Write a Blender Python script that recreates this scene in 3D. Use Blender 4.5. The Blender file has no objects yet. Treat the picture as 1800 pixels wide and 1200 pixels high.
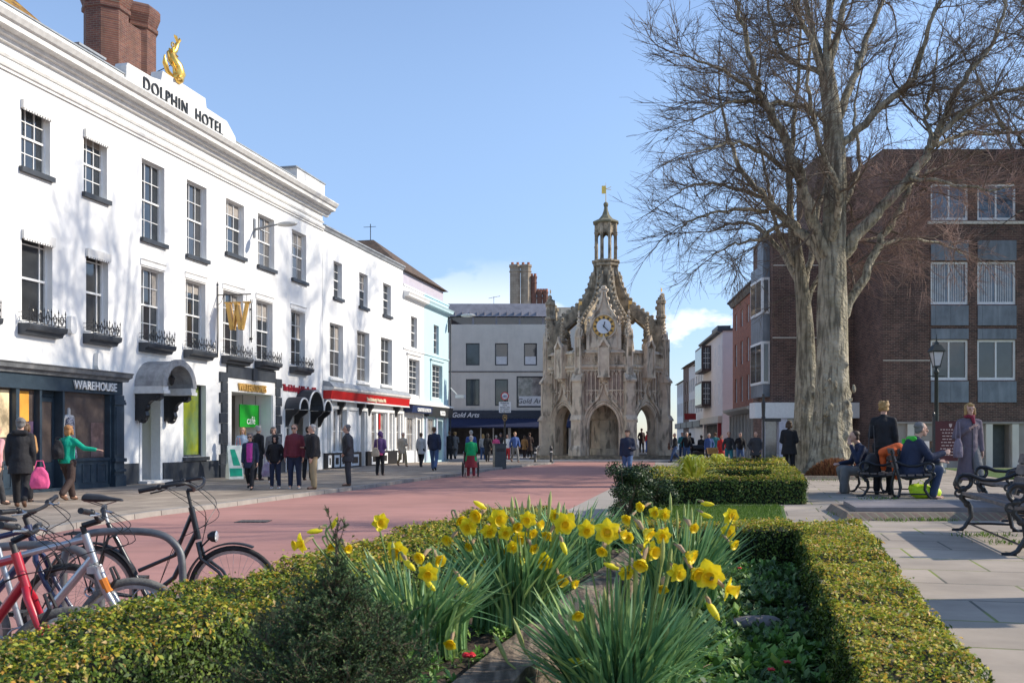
import bpy, math, random
import numpy as np
from mathutils import Vector, Matrix
random.seed(11)
rng = np.random.default_rng(11)
sc = bpy.context.scene
COL = sc.collection
R = math.radians
FPX, HOR, CAMZ = 1700.0, 768.0, 1.5
def P(px, py, Y):
    return Vector(((px-900)/FPX*Y, Y, CAMZ-(py-HOR)/FPX*Y))
def PX(px, Y):
    return (px-900)/FPX*Y
def terr(Y):
    return .45-.0095*max(0, min(Y, 44)-15)

# ---------- materials ----------
MATS = {}
def mat(name, col, rough=.7, metal=0, var=.15, scale=4, bump=.1, spec=.4, col2=None, kind='noise', **k):
    if name in MATS: return MATS[name]
    m = bpy.data.materials.new(name); m.use_nodes = True
    nt = m.node_tree; N = nt.nodes; L = nt.links
    b = N['Principled BSDF']
    b.inputs['Roughness'].default_value = rough
    b.inputs['Metallic'].default_value = metal
    b.inputs['Specular IOR Level'].default_value = spec
    tc = N.new('ShaderNodeTexCoord')
    def rgb(c): return (c[0], c[1], c[2], 1)
    c1 = [max(0, x*(1-var)) for x in col]; c2 = [min(1, x*(1+var)) for x in col]
    if kind == 'island':
        g = N.new('ShaderNodeNewGeometry'); cr = N.new('ShaderNodeValToRGB')
        L.new(g.outputs['Random Per Island'], cr.inputs['Fac'])
        stops = k['stops']; el = cr.color_ramp.elements
        el[0].position = stops[0][0]; el[0].color = rgb(stops[0][1])
        el[1].position = stops[-1][0]; el[1].color = rgb(stops[-1][1])
        for p, c in stops[1:-1]:
            e = el.new(p); e.color = rgb(c)
        L.new(cr.outputs[0], b.inputs['Base Color'])
        if k.get('trans'):
            t = N.new('ShaderNodeBsdfTranslucent'); mx = N.new('ShaderNodeMixShader'); mx.inputs[0].default_value = k['trans']
            L.new(cr.outputs[0], t.inputs['Color']); L.new(b.outputs[0], mx.inputs[1]); L.new(t.outputs[0], mx.inputs[2])
            L.new(mx.outputs[0], N['Material Output'].inputs['Surface'])
        MATS[name] = m; return m
    noi = N.new('ShaderNodeTexNoise'); noi.inputs['Scale'].default_value = scale
    noi.inputs['Detail'].default_value = 6; noi.inputs['Roughness'].default_value = .65
    L.new(tc.outputs['Object'], noi.inputs['Vector'])
    mix = N.new('ShaderNodeMix'); mix.data_type = 'RGBA'
    cr = N.new('ShaderNodeValToRGB'); cr.color_ramp.elements[0].position = k.get('lo', .33); cr.color_ramp.elements[1].position = k.get('hi', .67)
    L.new(noi.outputs['Fac'], cr.inputs['Fac']); L.new(cr.outputs[0], mix.inputs[0])
    mix.inputs[6].default_value = rgb(col2 if col2 else c1)
    mix.inputs[7].default_value = rgb(col if col2 else c2)
    out = mix.outputs[2]
    hsrc = noi.outputs['Fac']
    if kind in ('brick', 'slab'):
        br = N.new('ShaderNodeTexBrick'); sep = N.new('ShaderNodeSeparateXYZ'); cmb = N.new('ShaderNodeCombineXYZ')
        L.new(tc.outputs['Object'], sep.inputs[0])
        if kind == 'brick':
            ad = N.new('ShaderNodeMath'); L.new(sep.outputs[0], ad.inputs[0]); L.new(sep.outputs[1], ad.inputs[1])
            L.new(ad.outputs[0], cmb.inputs[0]); L.new(sep.outputs[2], cmb.inputs[1])
        else:
            mp = N.new('ShaderNodeMapping'); mp.inputs['Rotation'].default_value = (0, 0, k.get('rot', 0))
            L.new(tc.outputs['Object'], mp.inputs[0]); L.new(mp.outputs[0], sep.inputs[0])
            L.new(sep.outputs[0], cmb.inputs[0]); L.new(sep.outputs[1], cmb.inputs[1])
        dn = N.new('ShaderNodeTexNoise'); dn.inputs['Scale'].default_value = 3
        L.new(cmb.outputs[0], br.inputs['Vector'])
        br.inputs['Scale'].default_value = 1
        br.inputs['Brick Width'].default_value = k.get('bw', .225); br.inputs['Row Height'].default_value = k.get('bh', .075)
        br.inputs['Mortar Size'].default_value = k.get('ms', .008); br.inputs['Mortar Smooth'].default_value = .3
        br.inputs['Bias'].default_value = k.get('bias', 0)
        br.inputs['Color1'].default_value = rgb(col); br.inputs['Color2'].default_value = rgb(col2 or c1)
        br.inputs['Mortar'].default_value = rgb(k.get('mortar', (.3, .27, .23)))
        mul = N.new('ShaderNodeMix'); mul.data_type = 'RGBA'; mul.blend_type = 'MULTIPLY'; mul.inputs[0].default_value = 1
        L.new(br.outputs['Color'], mul.inputs[6])
        m2 = N.new('ShaderNodeMix'); m2.data_type = 'RGBA'; L.new(cr.outputs[0], m2.inputs[0])
        v = var
        m2.inputs[6].default_value = (1-v, 1-v, 1-v, 1); m2.inputs[7].default_value = (1, 1, 1, 1)
        L.new(m2.outputs[2], mul.inputs[7]); out = mul.outputs[2]
        mm = N.new('ShaderNodeMath'); mm.operation = 'MULTIPLY_ADD'; L.new(br.outputs['Fac'], mm.inputs[0]); mm.inputs[1].default_value = -1.0
        L.new(noi.outputs['Fac'], mm.inputs[2]); hsrc = mm.outputs[0]
        if k.get('moss'):
            n3 = N.new('ShaderNodeTexNoise'); n3.inputs['Scale'].default_value = .9; L.new(tc.outputs['Object'], n3.inputs['Vector'])
            r3 = N.new('ShaderNodeValToRGB'); r3.color_ramp.elements[0].position = .5; r3.color_ramp.elements[1].position = .6
            L.new(n3.outputs['Fac'], r3.inputs['Fac'])
            m3 = N.new('ShaderNodeMath'); m3.operation = 'MULTIPLY'; L.new(r3.outputs[0], m3.inputs[0]); L.new(br.outputs['Fac'], m3.inputs[1])
            m4 = N.new('ShaderNodeMix'); m4.data_type = 'RGBA'; L.new(m3.outputs[0], m4.inputs[0]); L.new(out, m4.inputs[6]); m4.inputs[7].default_value = (.22, .26, .05, 1)
            out = m4.outputs[2]
    if k.get('streak'):
        # second, stretched noise: weather streaks running down
        mp = N.new('ShaderNodeMapping'); mp.inputs['Scale'].default_value = k.get('sscale', (3, 3, .35))
        L.new(tc.outputs['Object'], mp.inputs[0]); n2 = N.new('ShaderNodeTexNoise'); n2.inputs['Scale'].default_value = 1.3; n2.inputs['Detail'].default_value = 8
        L.new(mp.outputs[0], n2.inputs['Vector'])
        c3 = N.new('ShaderNodeValToRGB'); c3.color_ramp.elements[0].position = k.get('slo', .5); c3.color_ramp.elements[1].position = k.get('shi', .75)
        L.new(n2.outputs['Fac'], c3.inputs['Fac'])
        ms = N.new('ShaderNodeMath'); ms.operation = 'MULTIPLY'; ms.inputs[1].default_value = k['streak']; L.new(c3.outputs[0], ms.inputs[0])
        m5 = N.new('ShaderNodeMix'); m5.data_type = 'RGBA'; L.new(ms.outputs[0], m5.inputs[0]); L.new(out, m5.inputs[6]); m5.inputs[7].default_value = rgb(k.get('scol', (.08, .07, .06)))
        out = m5.outputs[2]
    L.new(out, b.inputs['Base Color'])
    if bump:
        bp = N.new('ShaderNodeBump'); bp.inputs['Strength'].default_value = bump; bp.inputs['Distance'].default_value = k.get('bd', .02)
        if k.get('bscale'):
            n4 = N.new('ShaderNodeTexNoise'); n4.inputs['Scale'].default_value = k['bscale']; n4.inputs['Detail'].default_value = 5
            L.new(tc.outputs['Object'], n4.inputs['Vector']); hsrc = n4.outputs['Fac']
        L.new(hsrc, bp.inputs['Height']); L.new(bp.outputs[0], b.inputs['Normal'])
    if k.get('coat'): b.inputs['Coat Weight'].default_value = k['coat']
    MATS[name] = m
    return m

WHITE = mat('white_stucco', (.80, .80, .785), .75, var=.05, scale=1.2, bump=.2, bscale=9, streak=.28, scol=(.60, .58, .53), sscale=(2.2, 2.2, .25))
TRIM = mat('white_paint', (.78, .78, .76), .5, var=.05, scale=8, bump=.03)
CORN = mat('weathered_white', (.72, .71, .68), .7, var=.1, scale=5, bump=.1, streak=.25, scol=(.3, .29, .27))
DGREY = mat('dark_grey_paint', (.045, .052, .062), .5, var=.25, scale=3, bump=.06)
SLATEB = mat('blue_black_shopfront', (.035, .055, .075), .35, var=.2, scale=3, bump=.03)
GLASS = mat('window_glass', (.035, .042, .05), .04, var=.7, scale=.9, bump=.03, bscale=1.5, spec=.9, bd=.05)
def glassvar(m, a, b):
    nt = m.node_tree; oi = nt.nodes.new('ShaderNodeObjectInfo'); p_ = nt.nodes['Principled BSDF']; src = p_.inputs['Base Color'].links[0].from_socket
    cr_ = nt.nodes.new('ShaderNodeValToRGB'); cr_.color_ramp.elements[0].color = (*a, 1); cr_.color_ramp.elements[1].color = (*b, 1); cr_.color_ramp.elements[0].position = .45
    mm_ = nt.nodes.new('ShaderNodeMix'); mm_.data_type = 'RGBA'; mm_.inputs[0].default_value = .6
    nt.links.new(oi.outputs['Random'], cr_.inputs[0]); nt.links.new(src, mm_.inputs[6]); nt.links.new(cr_.outputs[0], mm_.inputs[7]); nt.links.new(mm_.outputs[2], p_.inputs['Base Color'])
glassvar(GLASS, (.03, .035, .04), (.20, .185, .17))
GLASSB = mat('curtained_glass', (.22, .20, .18), .06, var=.7, scale=2.2, bump=.02, bscale=1.5, spec=.9)
LEAD = mat('lead_flashing', (.30, .32, .34), .6, var=.2, scale=5, bump=.08)
ROOFT = mat('lichened_clay_tiles', (.30, .13, .05), .85, var=.4, scale=8, bump=.6, kind='brick', bw=.18, bh=.14, ms=.012, col2=(.16, .08, .04), mortar=(.05, .03, .02), streak=.7, scol=(.5, .30, .03), sscale=(4, 4, 4), slo=.42, shi=.6)
ROOFB = mat('brown_clay_tiles', (.22, .14, .09), .85, var=.4, scale=7, bump=.5, kind='brick', bw=.18, bh=.13, ms=.012, col2=(.12, .085, .06), mortar=(.05, .04, .03))
BRICKC = mat('chimney_brick', (.22, .085, .055), .85, var=.35, scale=3, bump=.4, kind='brick', col2=(.15, .06, .05), mortar=(.22, .18, .14), streak=.5, scol=(.05, .04, .03))
BRICKD = mat('dark_brown_brick', (.205, .108, .082), .85, var=.45, scale=.9, bump=.35, kind='brick', col2=(.085, .048, .042), streak=.35, scol=(.06, .04, .035), mortar=(.30, .24, .19))
BRICKR = mat('red_brick', (.52, .17, .09), .85, var=.25, scale=1.2, bump=.3, kind='brick', col2=(.38, .115, .07), mortar=(.33, .25, .2))
IRON = mat('black_iron', (.018, .018, .02), .35, var=.3, scale=20, bump=.1, spec=.5)
GOLD = mat('gilding', (.85, .52, .12), .28, metal=.85, var=.2, scale=6, bump=.2)
GOLDP = mat('gold_paint', (.72, .43, .12), .45, metal=.2, var=.1, scale=6, bump=.02)
STONE = mat('cross_limestone', (.80, .69, .53), .9, var=.25, scale=1.3, bump=.6, bscale=7, col2=(.55, .44, .33), streak=.7, scol=(.13, .11, .085), sscale=(2.2, 2.2, .7), slo=.52, shi=.64, bd=.05)
STONED = mat('lichened_limestone', (.54, .44, .31), .92, var=.3, scale=2.4, bump=.8, bscale=8, col2=(.20, .165, .12), streak=.6, scol=(.07, .065, .045), sscale=(2.5, 2.5, 2.0), slo=.45, shi=.65, bd=.06)
CONC = mat('grey_render', (.70, .645, .54), .85, var=.07, scale=.8, bump=.15, bscale=8, streak=.15, scol=(.3, .28, .25))
ZINC = mat('zinc_sheet', (.28, .27, .285), .5, var=.2, scale=1.5, bump=.05, metal=.2)
WOOD = mat('weathered_timber', (.16, .13, .115), .75, var=.4, scale=9, bump=.5, streak=.6, sscale=(30, 2, 30), scol=(.05, .04, .035))
SLEEP = mat('old_sleeper_wood', (.24, .18, .125), .9, var=.35, scale=5, bump=.9, streak=.75, sscale=(22, 1.6, 22), scol=(.03, .022, .015), slo=.42, shi=.58, bscale=26, bd=.03)
BARK = mat('lime_bark', (.50, .44, .33), .95, var=.4, scale=1.6, bump=1.0, bscale=11, col2=(.24, .215, .14), streak=.75, sscale=(9, 9, 1.1), scol=(.07, .06, .045), slo=.45, shi=.62, bd=.10)
TWIG = mat('twig_bark', (.15, .115, .085), .85, var=.35, scale=2, bump=0)
TWIGR = mat('reddish_twig_bark', (.31, .205, .17), .85, var=.35, scale=2, bump=0)

# ---------- mesh builder ----------
SPLIT = {'plinth', 'parapet', 'impost', 'pilaster', 'riser_panel', 'shop_window', 'mullion', 'column', 'pier', 'stall_riser', 'window_sign', 'bracket', 'fascia_moulding', 'lead_capping', 'quoin', 'string_course', 'lobby_opening', 'slate_panel', 'post', 'chimney', 'fascia', 'poster', 'cornice', 'pinnacle_vane', 'lobby_back', 'curtain', 'hanger', 'rib', 'stair_block'}
class MB:
    def __init__(s): s.v = []; s.f = []; s.mi = []; s.cur = 0; s.T = None
    def add(s, vs, fs):
        o = len(s.v)
        if s.T is not None: vs = [tuple(s.T @ Vector(v)) for v in vs]
        s.v.extend([tuple(v) for v in vs]); s.f.extend([tuple(i+o for i in f) for f in fs]); s.mi.extend([s.cur]*len(fs)); return s
    def box(s, x0, x1, y0, y1, z0, z1):
        return s.add([(x0,y0,z0),(x1,y0,z0),(x1,y1,z0),(x0,y1,z0),(x0,y0,z1),(x1,y0,z1),(x1,y1,z1),(x0,y1,z1)],
                     [(0,3,2,1),(4,5,6,7),(0,1,5,4),(1,2,6,5),(2,3,7,6),(3,0,4,7)])
    def hexa(s, pts): return s.add(pts, [(0,3,2,1),(4,5,6,7),(0,1,5,4),(1,2,6,5),(2,3,7,6),(3,0,4,7)])
    def quad(s, a, b, c, d): return s.add([a,b,c,d], [(0,1,2,3)])
    def extr(s, poly, a, b, ax='y'):
        # polygon in the two other axes, extruded along ax from a to b
        def m(p, t):
            return {'y': (p[0], t, p[1]), 'x': (t, p[0], p[1]), 'z': (p[0], p[1], t)}[ax]
        n = len(poly); vs = [m(p, a) for p in poly]+[m(p, b) for p in poly]
        fs = [tuple(range(n-1, -1, -1)), tuple(range(n, 2*n))]+[(i, (i+1) % n, n+(i+1) % n, n+i) for i in range(n)]
        return s.add(vs, fs)
    def tube(s, pts, rad, n=8, cap=True, sq=None):
        pts = [Vector(p) for p in pts]; m = len(pts)
        if not hasattr(rad, '__len__'): rad = [rad]*m
        vs = []; prev = None
        for i, p in enumerate(pts):
            t = (pts[min(i+1, m-1)]-pts[max(i-1, 0)])
            if t.length < 1e-9: t = Vector((0, 0, 1))
            t.normalize()
            if prev is None:
                a = Vector((0, 0, 1)) if abs(t.z) < .9 else Vector((1, 0, 0))
                u = t.cross(a).normalized()
            else:
                u = (prev-t*prev.dot(t))
                u = u.normalized() if u.length > 1e-6 else prev
            prev = u; w = t.cross(u)
            for k in range(n):
                an = 2*math.pi*k/n+(math.pi/4 if n == 4 else 0)
                vs.append(p+(u*math.cos(an)*(sq[0] if sq else 1)+w*math.sin(an)*(sq[1] if sq else 1))*rad[i])
        fs = [(i*n+k, i*n+(k+1) % n, (i+1)*n+(k+1) % n, (i+1)*n+k) for i in range(m-1) for k in range(n)]
        if cap: fs += [tuple(range(n-1, -1, -1)), tuple((m-1)*n+k for k in range(n))]
        return s.add(vs, fs)
    def lathe(s, prof, c=(0, 0, 0), n=12, rot=0, sx=1, sy=1):
        vs = []; m = len(prof)
        for r, z in prof:
            for k in range(n):
                a = 2*math.pi*k/n+rot
                vs.append((c[0]+r*sx*math.cos(a), c[1]+r*sy*math.sin(a), c[2]+z))
        fs = [(i*n+k, i*n+(k+1) % n, (i+1)*n+(k+1) % n, (i+1)*n+k) for i in range(m-1) for k in range(n)]
        fs += [tuple(range(n-1, -1, -1)), tuple((m-1)*n+k for k in range(n))]
        return s.add(vs, fs)
    def ball(s, c, r, n=8, m=6):
        if not hasattr(r, '__len__'): r = (r, r, r)
        vs = [(c[0], c[1], c[2]-r[2])]
        for i in range(1, m):
            ph = -math.pi/2+math.pi*i/m
            for k in range(n):
                a = 2*math.pi*k/n
                vs.append((c[0]+r[0]*math.cos(ph)*math.cos(a), c[1]+r[1]*math.cos(ph)*math.sin(a), c[2]+r[2]*math.sin(ph)))
        vs.append((c[0], c[1], c[2]+r[2])); L = len(vs)-1
        fs = [(0, 1+(k+1) % n, 1+k) for k in range(n)]
        for i in range(m-2):
            o = 1+i*n
            fs += [(o+k, o+(k+1) % n, o+n+(k+1) % n, o+n+k) for k in range(n)]
        o = 1+(m-2)*n
        fs += [(o+k, o+(k+1) % n, L) for k in range(n)]
        return s.add(vs, fs)
    def cap(s, a, b, ra, rb, n=10, sy=1.0):
        # closed tapered capsule
        a = Vector(a); b = Vector(b); d = (b-a); L = max(d.length, 1e-5); d = d/L
        pts = []; rr = []
        for t in (-1, -.8, -.45): pts.append(a+d*ra*t); rr.append(max(ra*math.sqrt(1-t*t), ra*.12))
        pts.append(a); rr.append(ra); pts.append(b); rr.append(rb)
        for t in (.45, .8, 1): pts.append(b+d*rb*t); rr.append(max(rb*math.sqrt(1-t*t), rb*.12))
        return s.tube(pts, rr, n)
    def ring(s, c, R_, r, n=32, m=8, axis='y'):
        vs = []
        for i in range(n):
            a = 2*math.pi*i/n
            for k in range(m):
                b = 2*math.pi*k/m
                q = R_+r*math.cos(b); h = r*math.sin(b)
                if axis == 'y': vs.append((c[0]+q*math.cos(a), c[1]+h, c[2]+q*math.sin(a)))
                elif axis == 'z': vs.append((c[0]+q*math.cos(a), c[1]+q*math.sin(a), c[2]+h))
                else: vs.append((c[0]+h, c[1]+q*math.cos(a), c[2]+q*math.sin(a)))
        return s.add(vs, [(i*m+k, i*m+(k+1) % m, ((i+1) % n)*m+(k+1) % m, ((i+1) % n)*m+k) for i in range(n) for k in range(m)])
    def mesh(s, name, mats, smooth=False):
        me = bpy.data.meshes.new(name); me.from_pydata(s.v, [], s.f)
        for m in (mats if isinstance(mats, (list, tuple)) else [mats]): me.materials.append(m)
        if isinstance(mats, (list, tuple)) and len(mats) > 1: me.polygons.foreach_set('material_index', s.mi)
        if smooth: me.polygons.foreach_set('use_smooth', [True]*len(s.f))
        me.update(); return me
    def groups(s):
        p = list(range(len(s.v)))
        def fd(i):
            while p[i] != i: p[i] = p[p[i]]; i = p[i]
            return i
        for f in s.f:
            a = fd(f[0])
            for k in f[1:]:
                b = fd(k)
                if b != a: p[b] = a
        comp = {}
        for fi, f in enumerate(s.f): comp.setdefault(fd(f[0]), []).append(fi)
        L_ = []
        for fs in comp.values():
            vs = [s.v[i] for fi in fs for i in s.f[fi]]
            L_.append([[min(v[k] for v in vs)-.008 for k in range(3)], [max(v[k] for v in vs)+.008 for k in range(3)], fs])
        ch = True
        while ch:
            ch = False
            for i in range(len(L_)):
                for j in range(i+1, len(L_)):
                    a, b = L_[i], L_[j]
                    if all(a[0][k] <= b[1][k] and b[0][k] <= a[1][k] for k in range(3)):
                        a[0] = [min(a[0][k], b[0][k]) for k in range(3)]; a[1] = [max(a[1][k], b[1][k]) for k in range(3)]; a[2] += b[2]; L_.pop(j); ch = True; break
                if ch: break
        return [x[2] for x in L_]
    def build(s, name, mats, parent=None, smooth=False, loc=None):
        if name in SPLIT and parent is not None:
            gs = s.groups()
            if len(gs) > 1:
                for fs in gs:
                    ids = sorted({i for fi in fs for i in s.f[fi]}); mp = {i: k for k, i in enumerate(ids)}
                    m2 = MB(); m2.v = [s.v[i] for i in ids]; m2.f = [tuple(mp[i] for i in s.f[fi]) for fi in fs]; m2.mi = [s.mi[fi] for fi in fs]
                    o = m2._build(name, mats, parent, smooth, loc)
                return o
        return s._build(name, mats, parent, smooth, loc)
    def _build(s, name, mats, parent=None, smooth=False, loc=None):
        me = s.mesh(name, mats, smooth)
        if smooth == 'auto' or smooth is True:
            try: me.set_sharp_from_angle(angle=R(45))
            except Exception: pass
        o = bpy.data.objects.new(name, me); COL.objects.link(o)
        if parent is not None: o.parent = parent
        if loc is not None: o.location = loc
        return o

def quads_mesh(name, V, mats, idx=None, parent=None, nv=4):
    """V: (n,nv,3) numpy array of separate faces."""
    n = len(V); me = bpy.data.meshes.new(name)
    me.vertices.add(n*nv); me.vertices.foreach_set('co', np.ascontiguousarray(V, dtype=np.float32).ravel())
    me.loops.add(n*nv); me.loops.foreach_set('vertex_index', np.arange(n*nv, dtype=np.int32))
    me.polygons.add(n); me.polygons.foreach_set('loop_start', np.arange(0, n*nv, nv, dtype=np.int32))
    for m in (mats if isinstance(mats, (list, tuple)) else [mats]): me.materials.append(m)
    if idx is not None: me.polygons.foreach_set('material_index', np.asarray(idx, dtype=np.int32))
    me.update(calc_edges=True); me.validate()
    o = bpy.data.objects.new(name, me); COL.objects.link(o)
    if parent is not None: o.parent = parent
    return o

def thing(name, label, cat, loc=(0, 0, 0), rz=0, group=None):
    o = bpy.data.objects.new(name, None); COL.objects.link(o); o.empty_display_size = .2
    o.location = loc; o.rotation_euler = (0, 0, rz); o['label'] = label; o['category'] = cat
    if group: o['group'] = group
    return o
def tag(o, label, cat, group=None, kind=None):
    o['label'] = label; o['category'] = cat
    if group: o['group'] = group
    if kind: o['kind'] = kind
    return o
def struct(o, label=None):
    o['kind'] = 'structure'
    if label: o['label'] = label
    return o
def copy_tree(o, parent=None):
    c = o.copy(); COL.objects.link(c)
    if parent is not None: c.parent = parent
    for ch in list(o.children): copy_tree(ch, c)
    return c

DG = None
def evaluate(obj):
    bpy.context.view_layer.update()
    dg = bpy.context.evaluated_depsgraph_get()
    return bpy.data.meshes.new_from_object(obj.evaluated_get(dg))
def text_part(s, size, mtl, parent, loc, rot=(R(90), 0, 0), ext=.02, xs=1.0, name='lettering', align='CENTER', off=0.0, sp=1.0, shear=0):
    cu = bpy.data.curves.new('txt', 'FONT'); cu.body = s; cu.size = size; cu.extrude = ext; cu.align_x = align
    cu.offset = off; cu.space_character = sp; cu.shear = shear; cu.resolution_u = 3
    t = bpy.data.objects.new('txt', cu); COL.objects.link(t)
    me = evaluate(t); bpy.data.objects.remove(t); bpy.data.curves.remove(cu)
    me.materials.clear(); me.materials.append(mtl); me.name = name
    o = bpy.data.objects.new(name, me); COL.objects.link(o); o.location = loc; o.rotation_euler = rot; o.scale = (xs, 1, 1)
    if parent is not None: o.parent = parent
    return o
def remesh(mb, voxel, smooth=2):
    me = mb.mesh('tmp', IRON); o = bpy.data.objects.new('tmp', me); COL.objects.link(o)
    m = o.modifiers.new('r', 'REMESH'); m.mode = 'VOXEL'; m.voxel_size = voxel; m.use_smooth_shade = True
    if smooth:
        sm = o.modifiers.new('s', 'SMOOTH'); sm.factor = .6; sm.iterations = smooth
    out = evaluate(o); bpy.data.objects.remove(o); bpy.data.meshes.remove(me)
    out.materials.clear(); out.materials.append(None)
    out.polygons.foreach_set('use_smooth', [True]*len(out.polygons))
    return out

# ---------- facade helpers: local frame x along the wall, y inward, z up ----------
def wall_skin(mb, x0, x1, z0, z1, ops, depth=.2, y=0.0):
    xs = sorted(set([x0, x1]+[a for o in ops for a in o[:2]])); zs = sorted(set([z0, z1]+[a for o in ops for a in o[2:4]]))
    xs = [a for a in xs if x0 <= a <= x1]; zs = [a for a in zs if z0 <= a <= z1]
    for i in range(len(xs)-1):
        for j in range(len(zs)-1):
            cx = (xs[i]+xs[i+1])/2; cz = (zs[j]+zs[j+1])/2
            if any(o[0] < cx < o[1] and o[2] < cz < o[3] for o in ops): continue
            mb.quad((xs[i], y, zs[j]), (xs[i+1], y, zs[j]), (xs[i+1], y, zs[j+1]), (xs[i], y, zs[j+1]))
    for o in ops:
        a, b, c, d = o[:4]; e = y+(o[4] if len(o) > 4 else depth)
        mb.quad((a, y, c), (a, y, d), (a, e, d), (a, e, c)); mb.quad((b, y, c), (b, e, c), (b, e, d), (b, y, d))
        mb.quad((a, y, d), (b, y, d), (b, e, d), (a, e, d)); mb.quad((a, y, c), (a, e, c), (b, e, c), (b, y, c))
def shell(mb, x0, x1, z0, z1, D, y=0.0, top=True):
    mb.quad((x0, y, z0), (x0, y, z1), (x0, y+D, z1), (x0, y+D, z0)); mb.quad((x1, y, z0), (x1, y+D, z0), (x1, y+D, z1), (x1, y, z1))
    mb.quad((x0, y+D, z0), (x0, y+D, z1), (x1, y+D, z1), (x1, y+D, z0))
    if top: mb.quad((x0, y, z1), (x1, y, z1), (x1, y+D, z1), (x0, y+D, z1))
CURT = mat('grey_beige_curtain', (.34, .31, .28), .8, var=.2, scale=12, bump=.1)
def sash(parent, x0, x1, z0, z1, d=.2, cols=3, rows=4, fw=.05, bw=.024, frame=None, glass=None, style='sash', sill=None, name='window', y=0.0):
    f = MB(); w = frame or TRIM; yy = y+d-.06
    f.box(x0, x0+fw, yy, yy+.09, z0, z1); f.box(x1-fw, x1, yy, yy+.09, z0, z1)
    f.box(x0+fw, x1-fw, yy, yy+.09, z1-fw, z1); f.box(x0+fw, x1-fw, yy, yy+.09, z0, z0+fw*1.3)
    a, b, c, e = x0+fw, x1-fw, z0+fw*1.3, z1-fw
    mid = (c+e)/2
    if style == 'sash':
        f.box(a, b, yy+.01, yy+.07, mid-.025, mid+.03)
        for k in range(1, cols):
            xx = a+(b-a)*k/cols
            f.box(xx-bw/2, xx+bw/2, yy+.02, yy+.055, mid+.03, e); f.box(xx-bw/2, xx+bw/2, yy+.04, yy+.068, c, mid-.025)
        r = rows//2
        for k in range(1, r):
            q = mid+.03+(e-mid-.03)*k/r; f.box(a, b, yy+.022, yy+.052, q-bw/2, q+bw/2)
            q = c+(mid-.025-c)*k/r; f.box(a, b, yy+.042, yy+.066, q-bw/2, q+bw/2)
    elif style == 'margin':
        f.box(a, b, yy+.01, yy+.07, mid-.03, mid+.03)
        f.box(b-.2, b-.17, yy+.02, yy+.055, c, e); f.box(a, b, yy+.022, yy+.052, e-.22, e-.19)
    elif style == 'grid':
        for k in range(1, cols):
            xx = a+(b-a)*k/cols; f.box(xx-bw/2, xx+bw/2, yy+.02, yy+.06, c, e)
        for k in range(1, rows):
            q = c+(e-c)*k/rows; f.box(a, b, yy+.022, yy+.058, q-bw/2, q+bw/2)
    fo = f.build(name, w, parent)
    g = MB(); g.box(a, b, yy+.06, yy+.075, c, e); g.build('pane', glass or GLASS, fo)
    if style == 'sash' and random.random() < .4:
        g = MB(); k_ = random.choice((.25, .45, .6)); g.box(a+.01, b-.01, yy+.0562, yy+.0595, mid+.03+(e-mid)*(1-k_)*.9, e) if random.random() < .5 else (g.box(a+.01, a+(b-a)*.22, yy+.0562, yy+.0595, mid+.03, e), g.box(b-(b-a)*.22, b-.01, yy+.0562, yy+.0595, mid+.03, e))
        g.build('curtain', CURT, fo)
    if sill:
        s_ = MB(); s_.box(x0-.08, x1+.08, y-.11, y+.02, z0-.13, z0-.004); s_.build('sill', sill, parent)
    return fo
# ================= camera, world, sun =================
cam = bpy.data.cameras.new('camera'); co = bpy.data.objects.new('camera', cam); COL.objects.link(co)
co.location = (0, 0, CAMZ); co.rotation_euler = (R(90), 0, 0)
cam.lens = 34; cam.sensor_width = 36; cam.shift_y = 168/1800; cam.clip_end = 3000; cam.clip_start = .05
cam.dof.use_dof = True; cam.dof.focus_distance = 22; cam.dof.aperture_fstop = 9
sc.camera = co
SUN_EL, SUN_AZ = 31.0, 84.0      # azimuth clockwise from +Y
sd = Vector((math.sin(R(SUN_AZ))*math.cos(R(SUN_EL)), math.cos(R(SUN_AZ))*math.cos(R(SUN_EL)), math.sin(R(SUN_EL))))
sl = bpy.data.lights.new('sun', 'SUN'); sl.energy = 3.1; sl.angle = R(.5); sl.color = (1, .91, .775)
so = bpy.data.objects.new('sun', sl); COL.objects.link(so); so.rotation_euler = (-sd).to_track_quat('-Z', 'Y').to_euler(); so.location = (30, 0, 40)
w = bpy.data.worlds.new('World'); sc.world = w; w.use_nodes = True
N = w.node_tree.nodes; L = w.node_tree.links; bg = N['Background']; bg.inputs[1].default_value = .15
sky = N.new('ShaderNodeTexSky'); sky.sky_type = 'NISHITA'; sky.sun_disc = False; sky.sun_elevation = R(SUN_EL); sky.sun_rotation = R(SUN_AZ)
sky.air_density = 1.0; sky.dust_density = .12; sky.ozone_density = 2.6; sky.altitude = 0
tc = N.new('ShaderNodeTexCoord'); mp = N.new('ShaderNodeMapping'); mp.inputs['Scale'].default_value = (1, 1, 2.2)
mp.inputs['Location'].default_value = (1.3, .7, .5)
L.new(tc.outputs['Generated'], mp.inputs[0])
nz = N.new('ShaderNodeTexNoise'); nz.inputs['Scale'].default_value = 6.0; nz.inputs['Detail'].default_value = 9; nz.inputs['Roughness'].default_value = .55
L.new(mp.outputs[0], nz.inputs['Vector'])
cr = N.new('ShaderNodeValToRGB'); cr.color_ramp.elements[0].position = .53; cr.color_ramp.elements[1].position = .58
L.new(nz.outputs['Fac'], cr.inputs['Fac'])
sx = N.new('ShaderNodeSeparateXYZ'); L.new(tc.outputs['Generated'], sx.inputs[0])
er = N.new('ShaderNodeMapRange'); er.inputs['From Min'].default_value = .10; er.inputs['From Max'].default_value = .185
er.inputs['To Min'].default_value = 1; er.inputs['To Max'].default_value = 0; L.new(sx.outputs[2], er.inputs[0])
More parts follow.
